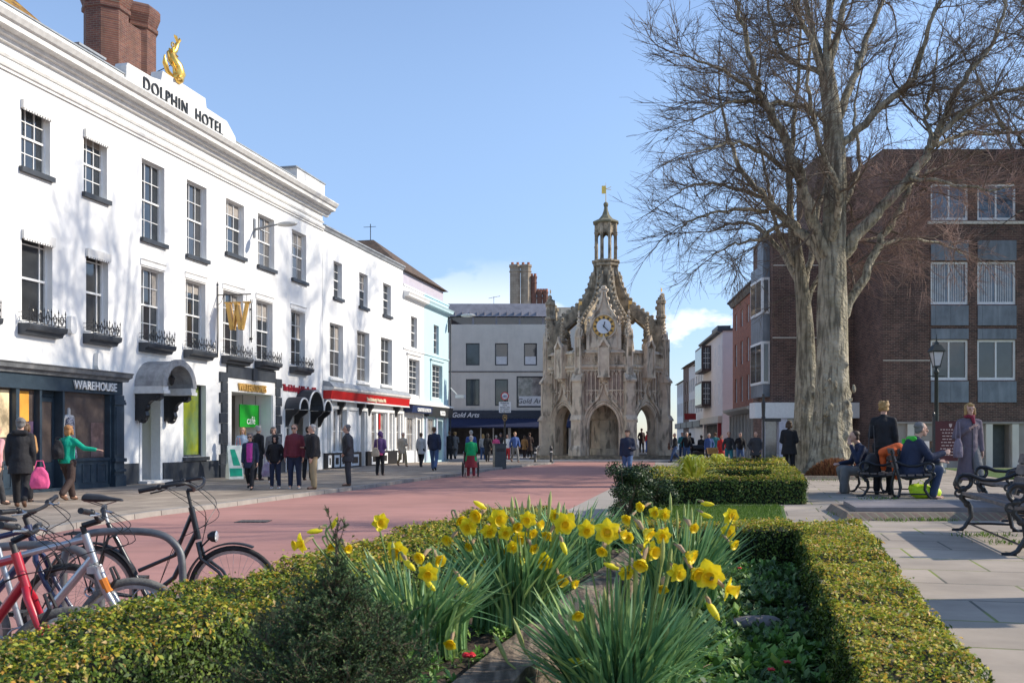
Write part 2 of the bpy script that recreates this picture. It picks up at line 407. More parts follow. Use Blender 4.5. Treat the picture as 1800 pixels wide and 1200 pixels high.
mu = N.new('ShaderNodeMath'); mu.operation = 'MULTIPLY'; L.new(cr.outputs[0], mu.inputs[0]); L.new(er.outputs[0], mu.inputs[1])
mu2 = N.new('ShaderNodeMath'); mu2.operation = 'MULTIPLY'; mu2.inputs[1].default_value = .9; L.new(mu.outputs[0], mu2.inputs[0])
mx = N.new('ShaderNodeMix'); mx.data_type = 'RGBA'; L.new(mu2.outputs[0], mx.inputs[0]); tn = N.new('ShaderNodeMix'); tn.data_type = 'RGBA'; tn.blend_type = 'MULTIPLY'; tn.inputs[0].default_value = 1; eg = N.new('ShaderNodeMapRange'); eg.interpolation_type = 'SMOOTHSTEP'; eg.inputs['From Min'].default_value = -.02; eg.inputs['From Max'].default_value = .38; L.new(sx.outputs[2], eg.inputs[0]); ec = N.new('ShaderNodeMix'); ec.data_type = 'RGBA'; ec.inputs[6].default_value = (.50, .53, .66, 1); ec.inputs[7].default_value = (1.03, .945, .925, 1); L.new(eg.outputs[0], ec.inputs[0]); L.new(ec.outputs[2], tn.inputs[7]); L.new(sky.outputs[0], tn.inputs[6]); L.new(tn.outputs[2], mx.inputs[6]); mx.inputs[7].default_value = (5.4, 5.5, 5.8, 1)
L.new(mx.outputs[2], bg.inputs[0])
sc.view_settings.view_transform = 'Standard'; sc.view_settings.look = 'None'; sc.view_settings.exposure = 0.78; sc.view_settings.gamma = 1

# ================= ground =================
ASPH = mat('grey_paving_far', (.30, .28, .26), .9, var=.2, scale=.6, bump=.2, kind='slab', bw=.6, bh=.45, ms=.01, mortar=(.16, .15, .13), col2=(.26, .245, .225), bscale=30)
ROADM = mat('red_road_surface', (.42, .21, .175), .9, var=.16, scale=.35, bump=.25, bscale=90, bd=.006, streak=.6, sscale=(.25, 2.6, 1), scol=(.29, .155, .135))
PAVL = mat('york_stone_pavement', (.47, .385, .30), .85, var=.3, scale=.8, bump=.25, kind='slab', bw=.75, bh=.6, ms=.012, mortar=(.12, .105, .09), col2=(.28, .23, .18), rot=R(-77), streak=.45, sscale=(.5, 2.6, 1), scol=(.17, .14, .11))
KERB = mat('kerb_granite', (.38, .345, .30), .85, var=.25, scale=3, bump=.2, kind='slab', bw=.9, bh=5, ms=.015, mortar=(.12, .1, .09), col2=(.32, .29, .26), rot=R(-80))
STRIP = mat('pale_concrete_strip', (.38, .34, .29), .9, var=.15, scale=.7, bump=.2, bscale=40)
TERR = mat('terrace_slabs', (.50, .415, .33), .88, var=.35, scale=.9, bump=.3, kind='slab', bw=.9, bh=.75, ms=.012, mortar=(.15, .14, .11), col2=(.40, .335, .265), rot=R(14), moss=True, streak=.35, sscale=(.8, 2.5, 1), scol=(.22, .19, .16))
SOIL = mat('dark_soil', (.055, .038, .026), .95, var=.5, scale=14, bump=1.0, bscale=30)
g = MB(); g.quad((-600, -80, -.004), (600, -80, -.004), (600, 900, -.004), (-600, 900, -.004)); struct(g.build('ground', ASPH))

def Zg(py, z=0): return FPX*(CAMZ-z)/(py-HOR)
kp = [(-60, -5), (-7.6, 8), (-7.15, 16), (-6.8, 18.3), (-6.15, 20.6), (-5.1, 25), (-4.2, 28.5), (-3.2, 33.2), (-2.07, 37.5), (-.95, 43.5), (.9, 50), (2.2, 54)]
kp[0] = (-7.9, -6)
# road sheet
rd = MB(); road_r = [(-3.2, -6), (-1.2, 8), (.2, 15.7), (1.02, 19.3), (3.1, 29.3), (6.6, 45), (8.6, 58.0)]
ply = kp+[(2.6, 58.0)]+road_r[::-1]
rd.add([(x, y, 0) for x, y in ply], [tuple(range(len(ply)-1, -1, -1))]); struct(rd.build('road', ROADM))
# pale strip between road and planters
st = MB(); a = road_r; b = [(x+7, y) for x, y in a]
for i in range(len(a)-1): st.quad((a[i][0]+.004, a[i][1], .003), (b[i][0], b[i][1], .003), (b[i+1][0], b[i+1][1], .003), (a[i+1][0]+.004, a[i+1][1], .003))
struct(st.build('path', STRIP))
# left pavement raised 0.10
pv = MB(); inner = [(-.16*(1 if i else 1), 0) for i in range(len(kp))]
off = []
for i, (x, y) in enumerate(kp):
    p0 = Vector(kp[max(i-1, 0)]); p1 = Vector(kp[min(i+1, len(kp)-1)]); t = (p1-p0).normalized(); n = Vector((-t.y, t.x))
    off.append((x+n.x*.16, y+n.y*.16))
left = [(-22, off[0][1])]+[(x-14, y) for x, y in off[1:]]
for i in range(len(off)-1):
    pv.quad((left[i][0], left[i][1], .1), (off[i][0], off[i][1], .1), (off[i+1][0], off[i+1][1], .1), (left[i+1][0], left[i+1][1], .1))
struct(pv.build('pavement', PAVL))
kb = MB()
for i in range(len(off)-1):
    kb.quad((off[i][0], off[i][1], .103), (kp[i][0], kp[i][1], .098), (kp[i+1][0], kp[i+1][1], .098), (off[i+1][0], off[i+1][1], .103))
    kb.quad((kp[i][0], kp[i][1], .098), (kp[i][0]+.01, kp[i][1], -.003), (kp[i+1][0]+.01, kp[i+1][1], -.003), (kp[i+1][0], kp[i+1][1], .098))
e = kp[-1]; o_ = off[-1]; kb.quad((o_[0], o_[1], .1), (e[0], e[1], .1), (e[0], e[1], -.003), (o_[0], o_[1], -.003))
l_ = left[-1]; kb.quad((l_[0], l_[1], .1), (o_[0], o_[1], .1), (o_[0], o_[1], -.003), (l_[0], l_[1], -.003))
struct(kb.build('kerb', KERB))
# light kerb and apron in front of the cross
ap = MB(); ap.box(-2, 13, 58.02, 59.0, -.02, .10); ap.box(-2, 13.5, 59.0, 59.9, -.02, .115)
struct(ap.build('kerb', mat('pale_kerb', (.55, .51, .45), .85, var=.12, scale=2, bump=.1)))
# terrace
def XL(Y): return -2.25+.26*Y
def XRr(Y): return XL(Y)+2.9
tr = MB(); ys = [-6, 0, 4, 8, 12, 15, 20, 25, 30, 36, 40, 44.2]
for i in range(len(ys)-1):
    y0, y1 = ys[i], ys[i+1]
    if y1 <= 8: xa, xb = 1.30+(y0-2.8)*.290, 1.30+(y1-2.8)*.290
    else: xa, xb = (XL(y0)+.1 if y0 >= 8 else 0), XL(y1)+.1
    tr.quad((xa, y0, terr(y0)), (60, y0, terr(y0)), (60, y1, terr(y1)), (xb, y1, terr(y1)))
    xl0, xl1 = XL(y0)+.06, XL(y1)+.06
    tr.quad((xl0, y0, -.01), (xl0, y0, terr(y0)), (xl1, y1, terr(y1)), (xl1, y1, -.01))
    if y1 > 8: tr.quad((xl0, y0, terr(y0)), (xa, y0, terr(y0)), (xb, y1, terr(y1)), (xl1, y1, terr(y1)))
tr.quad((XL(44.2), 44.2, terr(44.2)), (60, 44.2, terr(44.2)), (60, 44.2, -.01), (XL(44.2), 44.2, -.01))
struct(tr.build('terrace', TERR))
# flowerbed soil: upper strip left of the sleeper, lower strip right of it
def XS(Y): return .07+.27*(Y-4.2)
bd = MB()
def bumpy(xa, xb, y0, y1, z, n=30, m=60):
    vs = []; fs = []
    for j in range(m+1):
        Y = y0+(y1-y0)*j/m
        for i in range(n+1):
            t = i/n; x = xa(Y)*(1-t)+xb(Y)*t
            vs.append((x, Y, z+random.uniform(-.012, .014)))
    for j in range(m):
        for i in range(n):
            k = j*(n+1)+i; fs.append((k, k+1, k+n+2, k+n+1))
    bd.add(vs, fs)
bumpy(lambda Y: XL(Y)+.2, lambda Y: XS(Y)+.02, 1.0, 7.5, .63)
bumpy(lambda Y: XS(Y)+.2, lambda Y: 1.34+(Y-2.8)*.29, 1.0, 7.6, .48)
struct(bd.build('flowerbed', SOIL))
t = thing('drain_cover', 'dark cast drain cover set in the red road near the bicycles', 'drain cover', (-4.6, 17.2, .004)); q = MB()
q.box(-.28, .28, -.22, .22, -.02, .006); q.build('frame', IRON, t); q = MB()
for k in range(6): q.box(-.24+k*.085, -.19+k*.085, -.18, .18, .0065, .012)
q.build('grille', mat('worn_iron', (.10, .095, .09), .6, bump=.1), t)
t = thing('manhole_cover', 'round manhole cover in the red road ahead of the market cross', 'manhole cover', (.3, 33.5, .004)); q = MB(); q.lathe([(.34, -.01), (.34, .006)], (0, 0, 0), 24); q.build('cover', mat('worn_iron', (.10, .095, .09), .6, bump=.1), t)
# lawns
LAWN = mat('lawn_turf', (.075, .13, .025), .9, var=.35, scale=9, bump=.6, bscale=60, lo=.3, hi=.7)
lw = MB()
lw.quad((XL(8.1)+.25, 8.1, .456), (XRr(8.1)-.35, 8.1, .456), (XRr(14.8)-.35, 14.8, .456), (XL(14.8)+.25, 14.8, .456))
struct(lw.build('lawn', LAWN))
lw = MB(); lw.quad((13.6, 26.6, terr(26.6)+.006), (40, 26.6, terr(26.6)+.006), (40, 40.2, terr(40.2)+.006), (17.8, 40.2, terr(40.2)+.006)); lw.box(13.5, 40, 26.45, 26.6, .2, terr(26.5)+.06)
struct(lw.build('lawn', LAWN))

# ================= foliage generators =================
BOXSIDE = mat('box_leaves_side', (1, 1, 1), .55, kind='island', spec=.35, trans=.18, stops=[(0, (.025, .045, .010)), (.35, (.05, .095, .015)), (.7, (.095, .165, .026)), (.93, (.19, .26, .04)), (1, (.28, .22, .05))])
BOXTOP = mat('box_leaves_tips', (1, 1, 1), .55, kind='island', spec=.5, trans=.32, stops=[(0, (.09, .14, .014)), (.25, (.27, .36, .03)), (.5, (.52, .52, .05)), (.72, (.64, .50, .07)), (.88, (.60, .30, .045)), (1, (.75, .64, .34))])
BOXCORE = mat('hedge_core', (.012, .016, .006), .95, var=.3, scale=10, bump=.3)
def leaf_faces(C, Nn, size, tilt=.9):
    """C centres (n,3), Nn normals (n,3): rhombic leaves."""
    n = len(C); nr = Nn+rng.normal(0, tilt*.55, (n, 3)); nr /= np.linalg.norm(nr, axis=1)[:, None]+1e-9
    r = rng.normal(0, 1, (n, 3)); u = np.cross(nr, r); u /= np.linalg.norm(u, axis=1)[:, None]+1e-9
    v = np.cross(nr, u); s = (size*rng.uniform(.45, 1.45, n))[:, None]
    fold = nr*s*.18
    return np.stack([C-u*s*.5, C-v*s*.28+fold, C+u*s*.6, C+v*s*.28+fold], axis=1)
def hedge(name, label, quad, z0, z1, leaf, dens, sides=(1, 1, 1, 1), parent=None, wob=.013, topmix=.93, zfun=None, gap=None):
    """quad: 4 plan corners counter-clockwise."""
    q = [np.array(p, float) for p in quad]; Vs = []; Ix = []
    def wobble(x, y): return wob*(np.sin(x*7.3+y*3.1)+np.sin(y*9.7-x*2.2)+.6*np.sin(x*23+y*17))
    area = abs((q[2][0]-q[0][0])*(q[3][1]-q[1][1])-(q[2][1]-q[0][1])*(q[3][0]-q[1][0]))/2
    n = int(area*dens); a = rng.random(n); b = rng.random(n)
    gx_ = (q[0][0]*(1-a)+q[1][0]*a)*(1-b)+(q[3][0]*(1-a)+q[2][0]*a)*b; gy_ = (q[0][1]*(1-a)+q[1][1]*a)*(1-b)+(q[3][1]*(1-a)+q[2][1]*a)*b
    gp = np.sin(gx_*31+3*np.sin(gy_*17))*np.sin(gy_*27+2*np.sin(gx_*23)); keep = (gp > -.62) | (rng.random(n) < .35); a = a[keep]; b = b[keep]; n = len(a)
    XY = (q[0][None]*(1-a)[:, None]+q[1][None]*a[:, None])*(1-b)[:, None]+(q[3][None]*(1-a)[:, None]+q[2][None]*a[:, None])*b[:, None]
    z = z1+wobble(XY[:, 0], XY[:, 1])+rng.normal(0, leaf*.5, n)+(rng.random(n) < .03)*rng.uniform(0, leaf*2.2, n)
    edge = np.minimum(np.minimum(a, 1-a), np.minimum(b, 1-b)); z -= np.clip(.05-edge, 0, 1)*.5
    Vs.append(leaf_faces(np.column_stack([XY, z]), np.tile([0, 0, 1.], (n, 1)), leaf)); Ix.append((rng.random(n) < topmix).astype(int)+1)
    for k in range(4):
        if not sides[k]: continue
        p, r_ = q[k], q[(k+1) % 4]; d = r_-p; Ln = np.linalg.norm(d); nrm = np.array([d[1], -d[0]])/Ln
        n = int(Ln*(z1-z0)*dens*sides[k]); a = rng.random(n); h = rng.random(n)**.85
        XY = p[None]*(1-a)[:, None]+r_[None]*a[:, None]
        zz = z0+(z1-z0)*h+wobble(XY[:, 0], XY[:, 1])*h
        off = rng.normal(0, leaf*.5, n)+wob*1.2*np.sin(a*Ln*11+zz*9)+wob*np.sin(a*Ln*5-zz*14)-.05*(h > .9)*(h-.9)*10
        XY = XY+nrm[None]*off[:, None]
        Vs.append(leaf_faces(np.column_stack([XY, zz]), np.tile([nrm[0], nrm[1], .25], (n, 1)), leaf))
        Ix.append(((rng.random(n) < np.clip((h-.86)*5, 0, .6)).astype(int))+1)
    # core
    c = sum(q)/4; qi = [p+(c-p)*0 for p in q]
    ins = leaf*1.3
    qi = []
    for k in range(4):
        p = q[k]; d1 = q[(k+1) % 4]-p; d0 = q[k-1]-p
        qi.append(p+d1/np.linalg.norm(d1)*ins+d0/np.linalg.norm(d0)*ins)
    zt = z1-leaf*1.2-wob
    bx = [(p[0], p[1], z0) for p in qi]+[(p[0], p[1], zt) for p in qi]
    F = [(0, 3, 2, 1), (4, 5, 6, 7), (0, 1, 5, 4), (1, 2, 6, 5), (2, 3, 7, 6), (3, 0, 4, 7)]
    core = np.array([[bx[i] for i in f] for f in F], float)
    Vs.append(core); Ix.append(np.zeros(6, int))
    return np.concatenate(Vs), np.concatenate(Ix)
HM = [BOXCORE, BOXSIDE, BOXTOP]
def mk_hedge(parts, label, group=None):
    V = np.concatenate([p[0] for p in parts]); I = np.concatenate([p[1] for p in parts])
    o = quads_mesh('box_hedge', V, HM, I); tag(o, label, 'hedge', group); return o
# left near hedge (along the bikes)
A0, A1 = 1.5, 7.9
mk_hedge([hedge('h', '', [(XL(A0), A0), (XL(A0)+.5, A0), (XL(4)+.5, 4), (XL(4), 4)], .42, .92, .016, 15000, sides=(1, 1, 0, .4), topmix=.55),
          hedge('h', '', [(XL(4), 4), (XL(4)+.5, 4), (XL(A1)+.5, A1), (XL(A1), A1)], .42, .92, .019, 10000, sides=(0, 1, 1, .4), topmix=.7)],
         'low clipped box hedge running beside the parked bicycles in the foreground left', 'clipped box hedges')
# right near hedge
def HL(y): return 1.02+(y-2.8)*.256
def HR_(y): return 1.38+(y-2.8)*.290
def rh(y0, y1, leaf, dens, s): return hedge('h', '', [(HL(y0), y0), (HR_(y0), y0), (HR_(y1), y1), (HL(y1), y1)], .44, .80, leaf, dens, sides=s)
mk_hedge([rh(1.8, 3.6, .015, 16000, (1, 1, 0, 1)), rh(3.6, 5.5, .018, 11000, (0, 1, 0, 1)), rh(5.5, 8.0, .02, 8500, (0, 1, 1, 1))],
         'low box hedge with yellow-orange tips beside the paving in the foreground right', 'clipped box hedges')
# cross piece behind the flowers
mk_hedge([hedge('h', '', [(XL(7.55)+.52, 7.55), (HL(7.55)+.03, 7.55), (HL(8.05)+.03, 8.05), (XL(8.05)+.52, 8.05)], .44, .80, .02, 8500, sides=(1, 0, 1, 0))],
         'short box hedge closing the far end of the daffodil bed', 'clipped box hedges')
def ringhedge(Y0, Y1, z0, z1, leaf, dens, label, wdt=.55, wf=.32):
    ps = [hedge('h', '', [(XL(Y0), Y0), (XRr(Y0), Y0), (XRr(Y0+wf), Y0+wf), (XL(Y0+wf), Y0+wf)], z0, z1, leaf, dens),
          hedge('h', '', [(XL(Y1-wf), Y1-wf), (XRr(Y1-wf), Y1-wf), (XRr(Y1), Y1), (XL(Y1), Y1)], z0, z1, leaf, dens),
          hedge('h', '', [(XL(Y0+wf), Y0+wf), (XL(Y0+wf)+wdt, Y0+wf), (XL(Y1-wf)+wdt, Y1-wf), (XL(Y1-wf), Y1-wf)], z0, z1, leaf, dens, sides=(0, 1, 0, 1)),
          hedge('h', '', [(XRr(Y0+wf)-wdt*.8, Y0+wf), (XRr(Y0+wf), Y0+wf), (XRr(Y1-wf), Y1-wf), (XRr(Y1-wf)-wdt*.8, Y1-wf)], z0, z1, leaf, dens, sides=(0, 1, 0, 1))]
    return mk_hedge(ps, label, 'clipped box hedges')
ringhedge(15.1, 20.3, .38, .86, .035, 2600, 'square planter of clipped box hedge just beyond the small lawn', .6)
ringhedge(26.2, 30.5, .28, .80, .05, 1300, 'farthest square box-hedge planter near the market cross', .6)
# planter fill soil
for Y0, Y1 in ((15.7, 19.7), (26.8, 29.9)):
    m_ = MB(); z = terr(Y0)+.02; m_.quad((XL(Y0)+.5, Y0, z), (XRr(Y0)-.5, Y0, z), (XRr(Y1)-.5, Y1, z-.03), (XL(Y1)+.5, Y1, z-.03)); struct(m_.build('flowerbed', SOIL))

DARKLEAF = mat('dark_shrub_leaves', (1, 1, 1), .5, kind='island', spec=.4, trans=.12, stops=[(0, (.012, .028, .010)), (.5, (.03, .06, .02)), (.85, (.06, .11, .035)), (1, (.11, .16, .05))])
BROWNST = mat('shrub_stem', (.10, .07, .045), .9, var=.3, scale=10, bump=.2)
def bush(name, label, cat, c, r, h, n, leaf, mtl, group=None, clumps=14):
    """uneven mound of leaves spread over clumps."""
    t = thing(name, label, cat, c, group=group)
    Cs = []; Ns = []
    for k in range(clumps):
        a = random.uniform(0, 6.28); q = random.random()**.5; hh = random.uniform(.15, 1)
        rr = r*(1-hh*.55)
        cc = np.array([math.cos(a)*rr*q, math.sin(a)*rr*q, h*hh*.86]); cr_ = r*random.uniform(.25, .42)
        m = n//clumps; d = rng.normal(0, 1, (m, 3)); d /= np.linalg.norm(d, axis=1)[:, None]; rad = cr_*rng.random(m)**.35
        Cs.append(cc+d*rad[:, None]*np.array([1, 1, .9])); Ns.append(d)
    C = np.concatenate(Cs); C[:, 2] = np.clip(C[:, 2], .01, None)
    quads_mesh('foliage', leaf_faces(C, np.concatenate(Ns), leaf), mtl, parent=t)
    s_ = MB()
    for k in range(6):
        a = k*1.05; s_.tube([(0, 0, 0), (math.cos(a)*r*.3, math.sin(a)*r*.3, h*.4), (math.cos(a)*r*.5, math.sin(a)*r*.5, h*.8)], [.02, .012, .004], 5)
    s_.build('stem', BROWNST, t); return t
bush('evergreen_shrub', 'dark bushy evergreen with a pointed top at the road corner of the planter', 'shrub', (PX(1103, 12.6), 12.6, .42), .40, .80, 7000, .032, DARKLEAF, 'dark evergreen shrubs', 20)
bush('evergreen_shrub', 'rounded dark evergreen shrub between the pointed one and the planter hedge', 'shrub', (PX(1145, 14.2), 14.2, .42), .42, .66, 6000, .035, DARKLEAF, 'dark evergreen shrubs', 20)
bush('evergreen_shrub', 'tiny dark sprig shrub rising behind the far planter hedge', 'shrub', (PX(1236, 28.5), 28.5, .30), .16, .62, 500, .05, DARKLEAF, None, 6)
HEATH = mat('rust_heather', (1, 1, 1), .8, kind='island', trans=.1, stops=[(0, (.10, .035, .015)), (.5, (.24, .09, .035)), (.85, (.36, .15, .06)), (1, (.20, .16, .05))])
# heather mound: upright sprigs
t = thing('heather_shrub', 'low rust-brown heather mound at the foot of the big tree', 'shrub', (PX(1470, 27), 27, terr(27)+.02))
n = 5200; a = rng.random(n)*6.283; q = rng.random(n)**.5; bx = np.cos(a)*q*.80; by = np.sin(a)*q*.55; hh = .08+.44*(1-q**2.2)*rng.uniform(.75, 1.1, n)
base = np.column_stack([bx, by, hh*.2]); tip = base+np.column_stack([bx*.12+rng.normal(0, .03, n), by*.12+rng.normal(0, .03, n), hh*.85])
wv = rng.normal(0, 1, (n, 3)); wv[:, 2] = 0; wv /= np.linalg.norm(wv, axis=1)[:, None]; wv *= .011
quads_mesh('foliage', np.stack([base-wv, base+wv, tip+wv*.5, tip-wv*.5], axis=1), HEATH, parent=t)
# yellow-green arching perennials in planters
YLEAF = mat('yellow_green_blades', (1, 1, 1), .5, kind='island', spec=.3, trans=.3, stops=[(0, (.30, .36, .04)), (.4, (.60, .60, .08)), (.8, (.80, .74, .14)), (1, (.85, .82, .40))])
def spiky(label, c, r, h, n, w_=.035):
    t = thing('variegated_plant', label, 'plant', c, group='yellow-green plants inside the planters'); m = MB()
    for k in range(n):
        a = random.uniform(0, 6.283); el = random.uniform(.35, 1.35); Ln = r*random.uniform(.7, 1.15); d = Vector((math.cos(a), math.sin(a), 0)); s_ = Vector((-d.y, d.x, 0))
        pts = []
        for i in range(6):
            t_ = i/5; out = Ln*t_*math.cos(el)*1.2; up = h*math.sin(el)*(t_*1.9-1.25*t_*t_)*1.25
            pts.append(d*out+Vector((0, 0, max(up, .01))))
        for i in range(5):
            w0 = w_*math.sin(math.pi*min(.97, (i+.4)/5.4)); w1 = w_*math.sin(math.pi*min(1, (i+1.4)/6.4))*(1 if i < 4 else .1)
            m.quad(pts[i]-s_*w0, pts[i]+s_*w0, pts[i+1]+s_*w1, pts[i+1]-s_*w1)
    m.build('leaves', YLEAF, t); return t
spiky('bright yellow-green spiky plant inside the nearer hedge planter', (PX(1220, 16.7), 16.7, .45), .60, .86, 170, .026)
spiky('yellow-green spiky plant inside the farthest hedge planter', (PX(1262, 28.0), 28.0, .33), .55, .80, 110, .03)
# lawn grass blades (stuff)
GR = mat('grass_blades', (1, 1, 1), .7, kind='island', trans=.3, stops=[(0, (.05, .11, .012)), (.6, (.10, .20, .02)), (1, (.20, .27, .05))])
n = 26000; Yg = rng.uniform(8.2, 14.8, n); Xg = XL(Yg)+.3+rng.random(n)*(2.9-.7)
b0 = np.column_stack([Xg, Yg, np.full(n, .455)]); wv = rng.normal(0, 1, (n, 3)); wv[:, 2] = 0; wv /= np.linalg.norm(wv, axis=1)[:, None]
tp = b0+np.column_stack([rng.normal(0, .012, n), rng.normal(0, .012, n), rng.uniform(.02, .045, n)])
o = quads_mesh('grass', np.stack([b0-wv*.004, b0+wv*.004, tp+wv*.001, tp-wv*.001], axis=1), GR); tag(o, 'short green grass of the small lawn between the hedges', 'grass', kind='stuff')
# weeds in the paving joints
Cs = []
for (px, py, r_) in ((1568, 915, .12), (1621, 915, .08), (1653, 915, .10), (1490, 905, .12), (1480, 893, .1), (1755, 912, .12), (1730, 942, .16), (1785, 955, .14), (1545, 875, .2), (1450, 838, .4), (1560, 838, .3)):
    Y = 1.05*FPX/(py-HOR); n = 90; cx = PX(px, Y)
    Cs.append(np.column_stack([cx+rng.normal(0, r_, n), Y+rng.normal(0, r_*.6, n), np.full(n, terr(Y)+.003)]))
b0 = np.concatenate(Cs); n = len(b0); wv = rng.normal(0, 1, (n, 3)); wv[:, 2] = 0; wv /= np.linalg.norm(wv, axis=1)[:, None]
tp = b0+np.column_stack([rng.normal(0, .015, n), rng.normal(0, .015, n), rng.uniform(.015, .05, n)])
o = quads_mesh('weeds', np.stack([b0-wv*.006, b0+wv*.006, tp+wv*.003, tp-wv*.003], axis=1), GR); tag(o, 'small green weeds growing in the joints of the terrace paving', 'weeds', kind='stuff')
# sleeper
Ys = [2.2+.125*i for i in range(41)]
for (ya, yb, lab) in ((2.2, 4.45, 'nearer old cracked timber sleeper between two daffodil clumps'), (4.46, 7.2, 'farther old timber sleeper behind the largest daffodil clump')):
    sp = MB(); yy_ = [y for y in Ys if ya <= y <= yb]
    for i in range(len(yy_)-1):
        y0, y1 = yy_[i], yy_[i+1]; z0 = .40; zt = .690
        a0, a1 = XS(y0), XS(y1); jf = lambda y: .007*math.sin(y*9)+.004*math.sin(y*31+1); j0 = jf(y0); j1 = jf(y1)
        sp.hexa([(a0+j0, y0, z0), (a0+.21+j0, y0, z0), (a1+.21+j1, y1, z0), (a1+j1, y1, z0), (a0+j0, y0, zt+j0), (a0+.205-j0, y0, zt-j0*2), (a1+.205-j1, y1, zt-j1*2), (a1+j1, y1, zt+j1)])
    tag(sp.build('timber_sleeper', SLEEP), lab, 'sleeper')
# ================= left terrace =================
TH = math.atan2(.9752, .2215); DV = Vector((.2215, .9752, 0)); NV = Vector((.9752, -.2215, 0)); ORI = Vector((-17.86, 0, 0))
def hs(px): return 1700/(72-.056*px)/.9752
def hz(px, py): return 1.5-(py-768)/(72-.056*px)
def lp(s, out, z): v = ORI+DV*s+NV*out; return (v.x, v.y, z)
def bld(name, label, cat, pxs, ):
    s0 = hs(pxs); v = lp(s0, 0, 0); return thing(name, label, cat, v, TH), s0
def mould(mb, x0, x1, prof):
    """prof: list of (outward, z) closed polygon, extruded along x, outward is -y."""
    mb.extr([(-o, z) for o, z in prof], x0, x1, 'x')
# ---- hotel ----
H, S0 = bld('hotel_building', 'long white Georgian hotel with a lettered parapet block above shopfronts', 'hotel', -180)
X = lambda px: hs(px)-S0
XE = X(566.5)
topw = [(37, 88, 8.3), (147, 188, 8.25), (249, 289, 7.55), (328, 363, 7.5), (397, 429, 8.05), (453, 482, 8.0), (513, 538, 7.97)]
fstw = [(38, 92), (151, 190), (248, 288), (326, 361), (392, 427), (450, 479), (511, 536)]
ops = [(X(a), X(b), c, 9.95, .22) for a, b, c in topw]+[(X(a), X(b), 4.42, 6.68, .24) for a, b in fstw]
ops += [(X(-150), X(-110), 8.3, 9.95, .22), (X(-70), X(-26), 8.3, 9.95, .22), (X(-150), X(-108), 4.42, 6.68, .24), (X(-70), X(-24), 4.42, 6.68, .24)]
door = (X(244), X(283), .18, 3.0, .9); gwin = (X(322), X(362), .85, 3.25, .25); wst = (X(405), X(477), .03, 3.12, 1.6)
arch = (X(501), X(557), .05, 2.55, 1.3)
ops += [door, gwin, wst, arch, (X(-170), X(186), .05, 3.0, .5)]
m = MB(); wall_skin(m, 0, XE, 0, 12.1, ops); shell(m, 0, XE, 0, 12.1, 9.5); m.build('wall', WHITE, H)
for i, (a, b, c) in enumerate(topw+[(-150, -110, 8.3), (-70, -26, 8.3)]):
    sash(H, X(a), X(b), c, 9.95, .22, 3, 4, sill=DGREY)
BAL = MB()
for i, (a, b) in enumerate(fstw+[(-150, -108), (-70, -24)]):
    sash(H, X(a), X(b), 4.42, 6.68, .24, 3, 4, style='margin' if i < 2 or i > 6 else 'sash')
    x0, x1 = X(a)-.14, X(b)+.14
    # moulded ledge
    l = MB(); mould(l, x0, x1, [(0, 4.08), (.20, 4.10), (.24, 4.18), (.34, 4.22), (.36, 4.30), (.36, 4.35), (0, 4.36)]); l.build('balcony_ledge', DGREY, H)
    r = MB()
    yy = -.31
    r.box(x0+.03, x1-.03, yy-.01, yy+.01, 4.37, 4.39)
    nseg = 5; wseg = (x1-x0-.06)/nseg
    for k in range(nseg+1):
        xx = x0+.03+k*wseg
        r.tube([(xx, yy, 4.36), (xx, yy, 4.70)], .011, 5); r.lathe([(.0, 0), (.022, .03), (.012, .06), (.003, .12)], (xx, yy, 4.69), 6)
    for k in range(nseg):
        cx = x0+.03+(k+.5)*wseg; top_ = .14 if k != nseg//2 else .20
        for sgn in (-1, 1):
            pts = [(cx+sgn*wseg*(.46-.40*t)*math.cos(t*4.6), yy, 4.50+.115*math.sin(t*4.6)+.02*t) for t in [j/9 for j in range(10)]]
            r.tube(pts, .010, 4)
            pts = [(cx+sgn*wseg*.22*math.sin(j/6*3.1), yy, 4.40+j/6*(.12+top_)) for j in range(7)]
            r.tube(pts, .009, 4)
        r.lathe([(0, 0), (.02, .03), (.004, .08)], (cx, yy, 4.50+top_), 5)
        r.ring((cx, yy, 4.52), .05, .009, 10, 4)
    for xx in (x0+.03, x1-.03):
        for q in range(3): r.tube([(xx, yy, 4.40+q*.12), (xx, 0.01, 4.40+q*.12)], .009, 4)
        r.ring((xx, yy+.12, 4.52), .06, .009, 10, 4, axis='x')
    r.build('balcony_railing', IRON, H)
# blind boxes above the two left bays
for (a, b, z) in ((37, 88, 9.95), (147, 188, 9.95), (38, 92, 6.68), (151, 190, 6.68)):
    q = MB(); q.box(X(a)-.02, X(b)+.02, -.09, .02, z-.18, z+.04)
    n_ = int((X(b)-X(a))/.09)
    for k in range(n_): xx = X(a)+(X(b)-X(a))*(k+.5)/n_; q.box(xx-.028, xx+.028, -.085, -.05, z-.22, z-.18)
    q.build('blind_box', CORN, H)
for (a, b) in fstw[2:]:
    q = MB(); mould(q, X(a)-.05, X(b)+.05, [(0, 6.72), (.03, 6.72), (.03, 6.86), (.07, 6.90), (0, 6.92)]); q.build('lintel_moulding', WHITE, H)
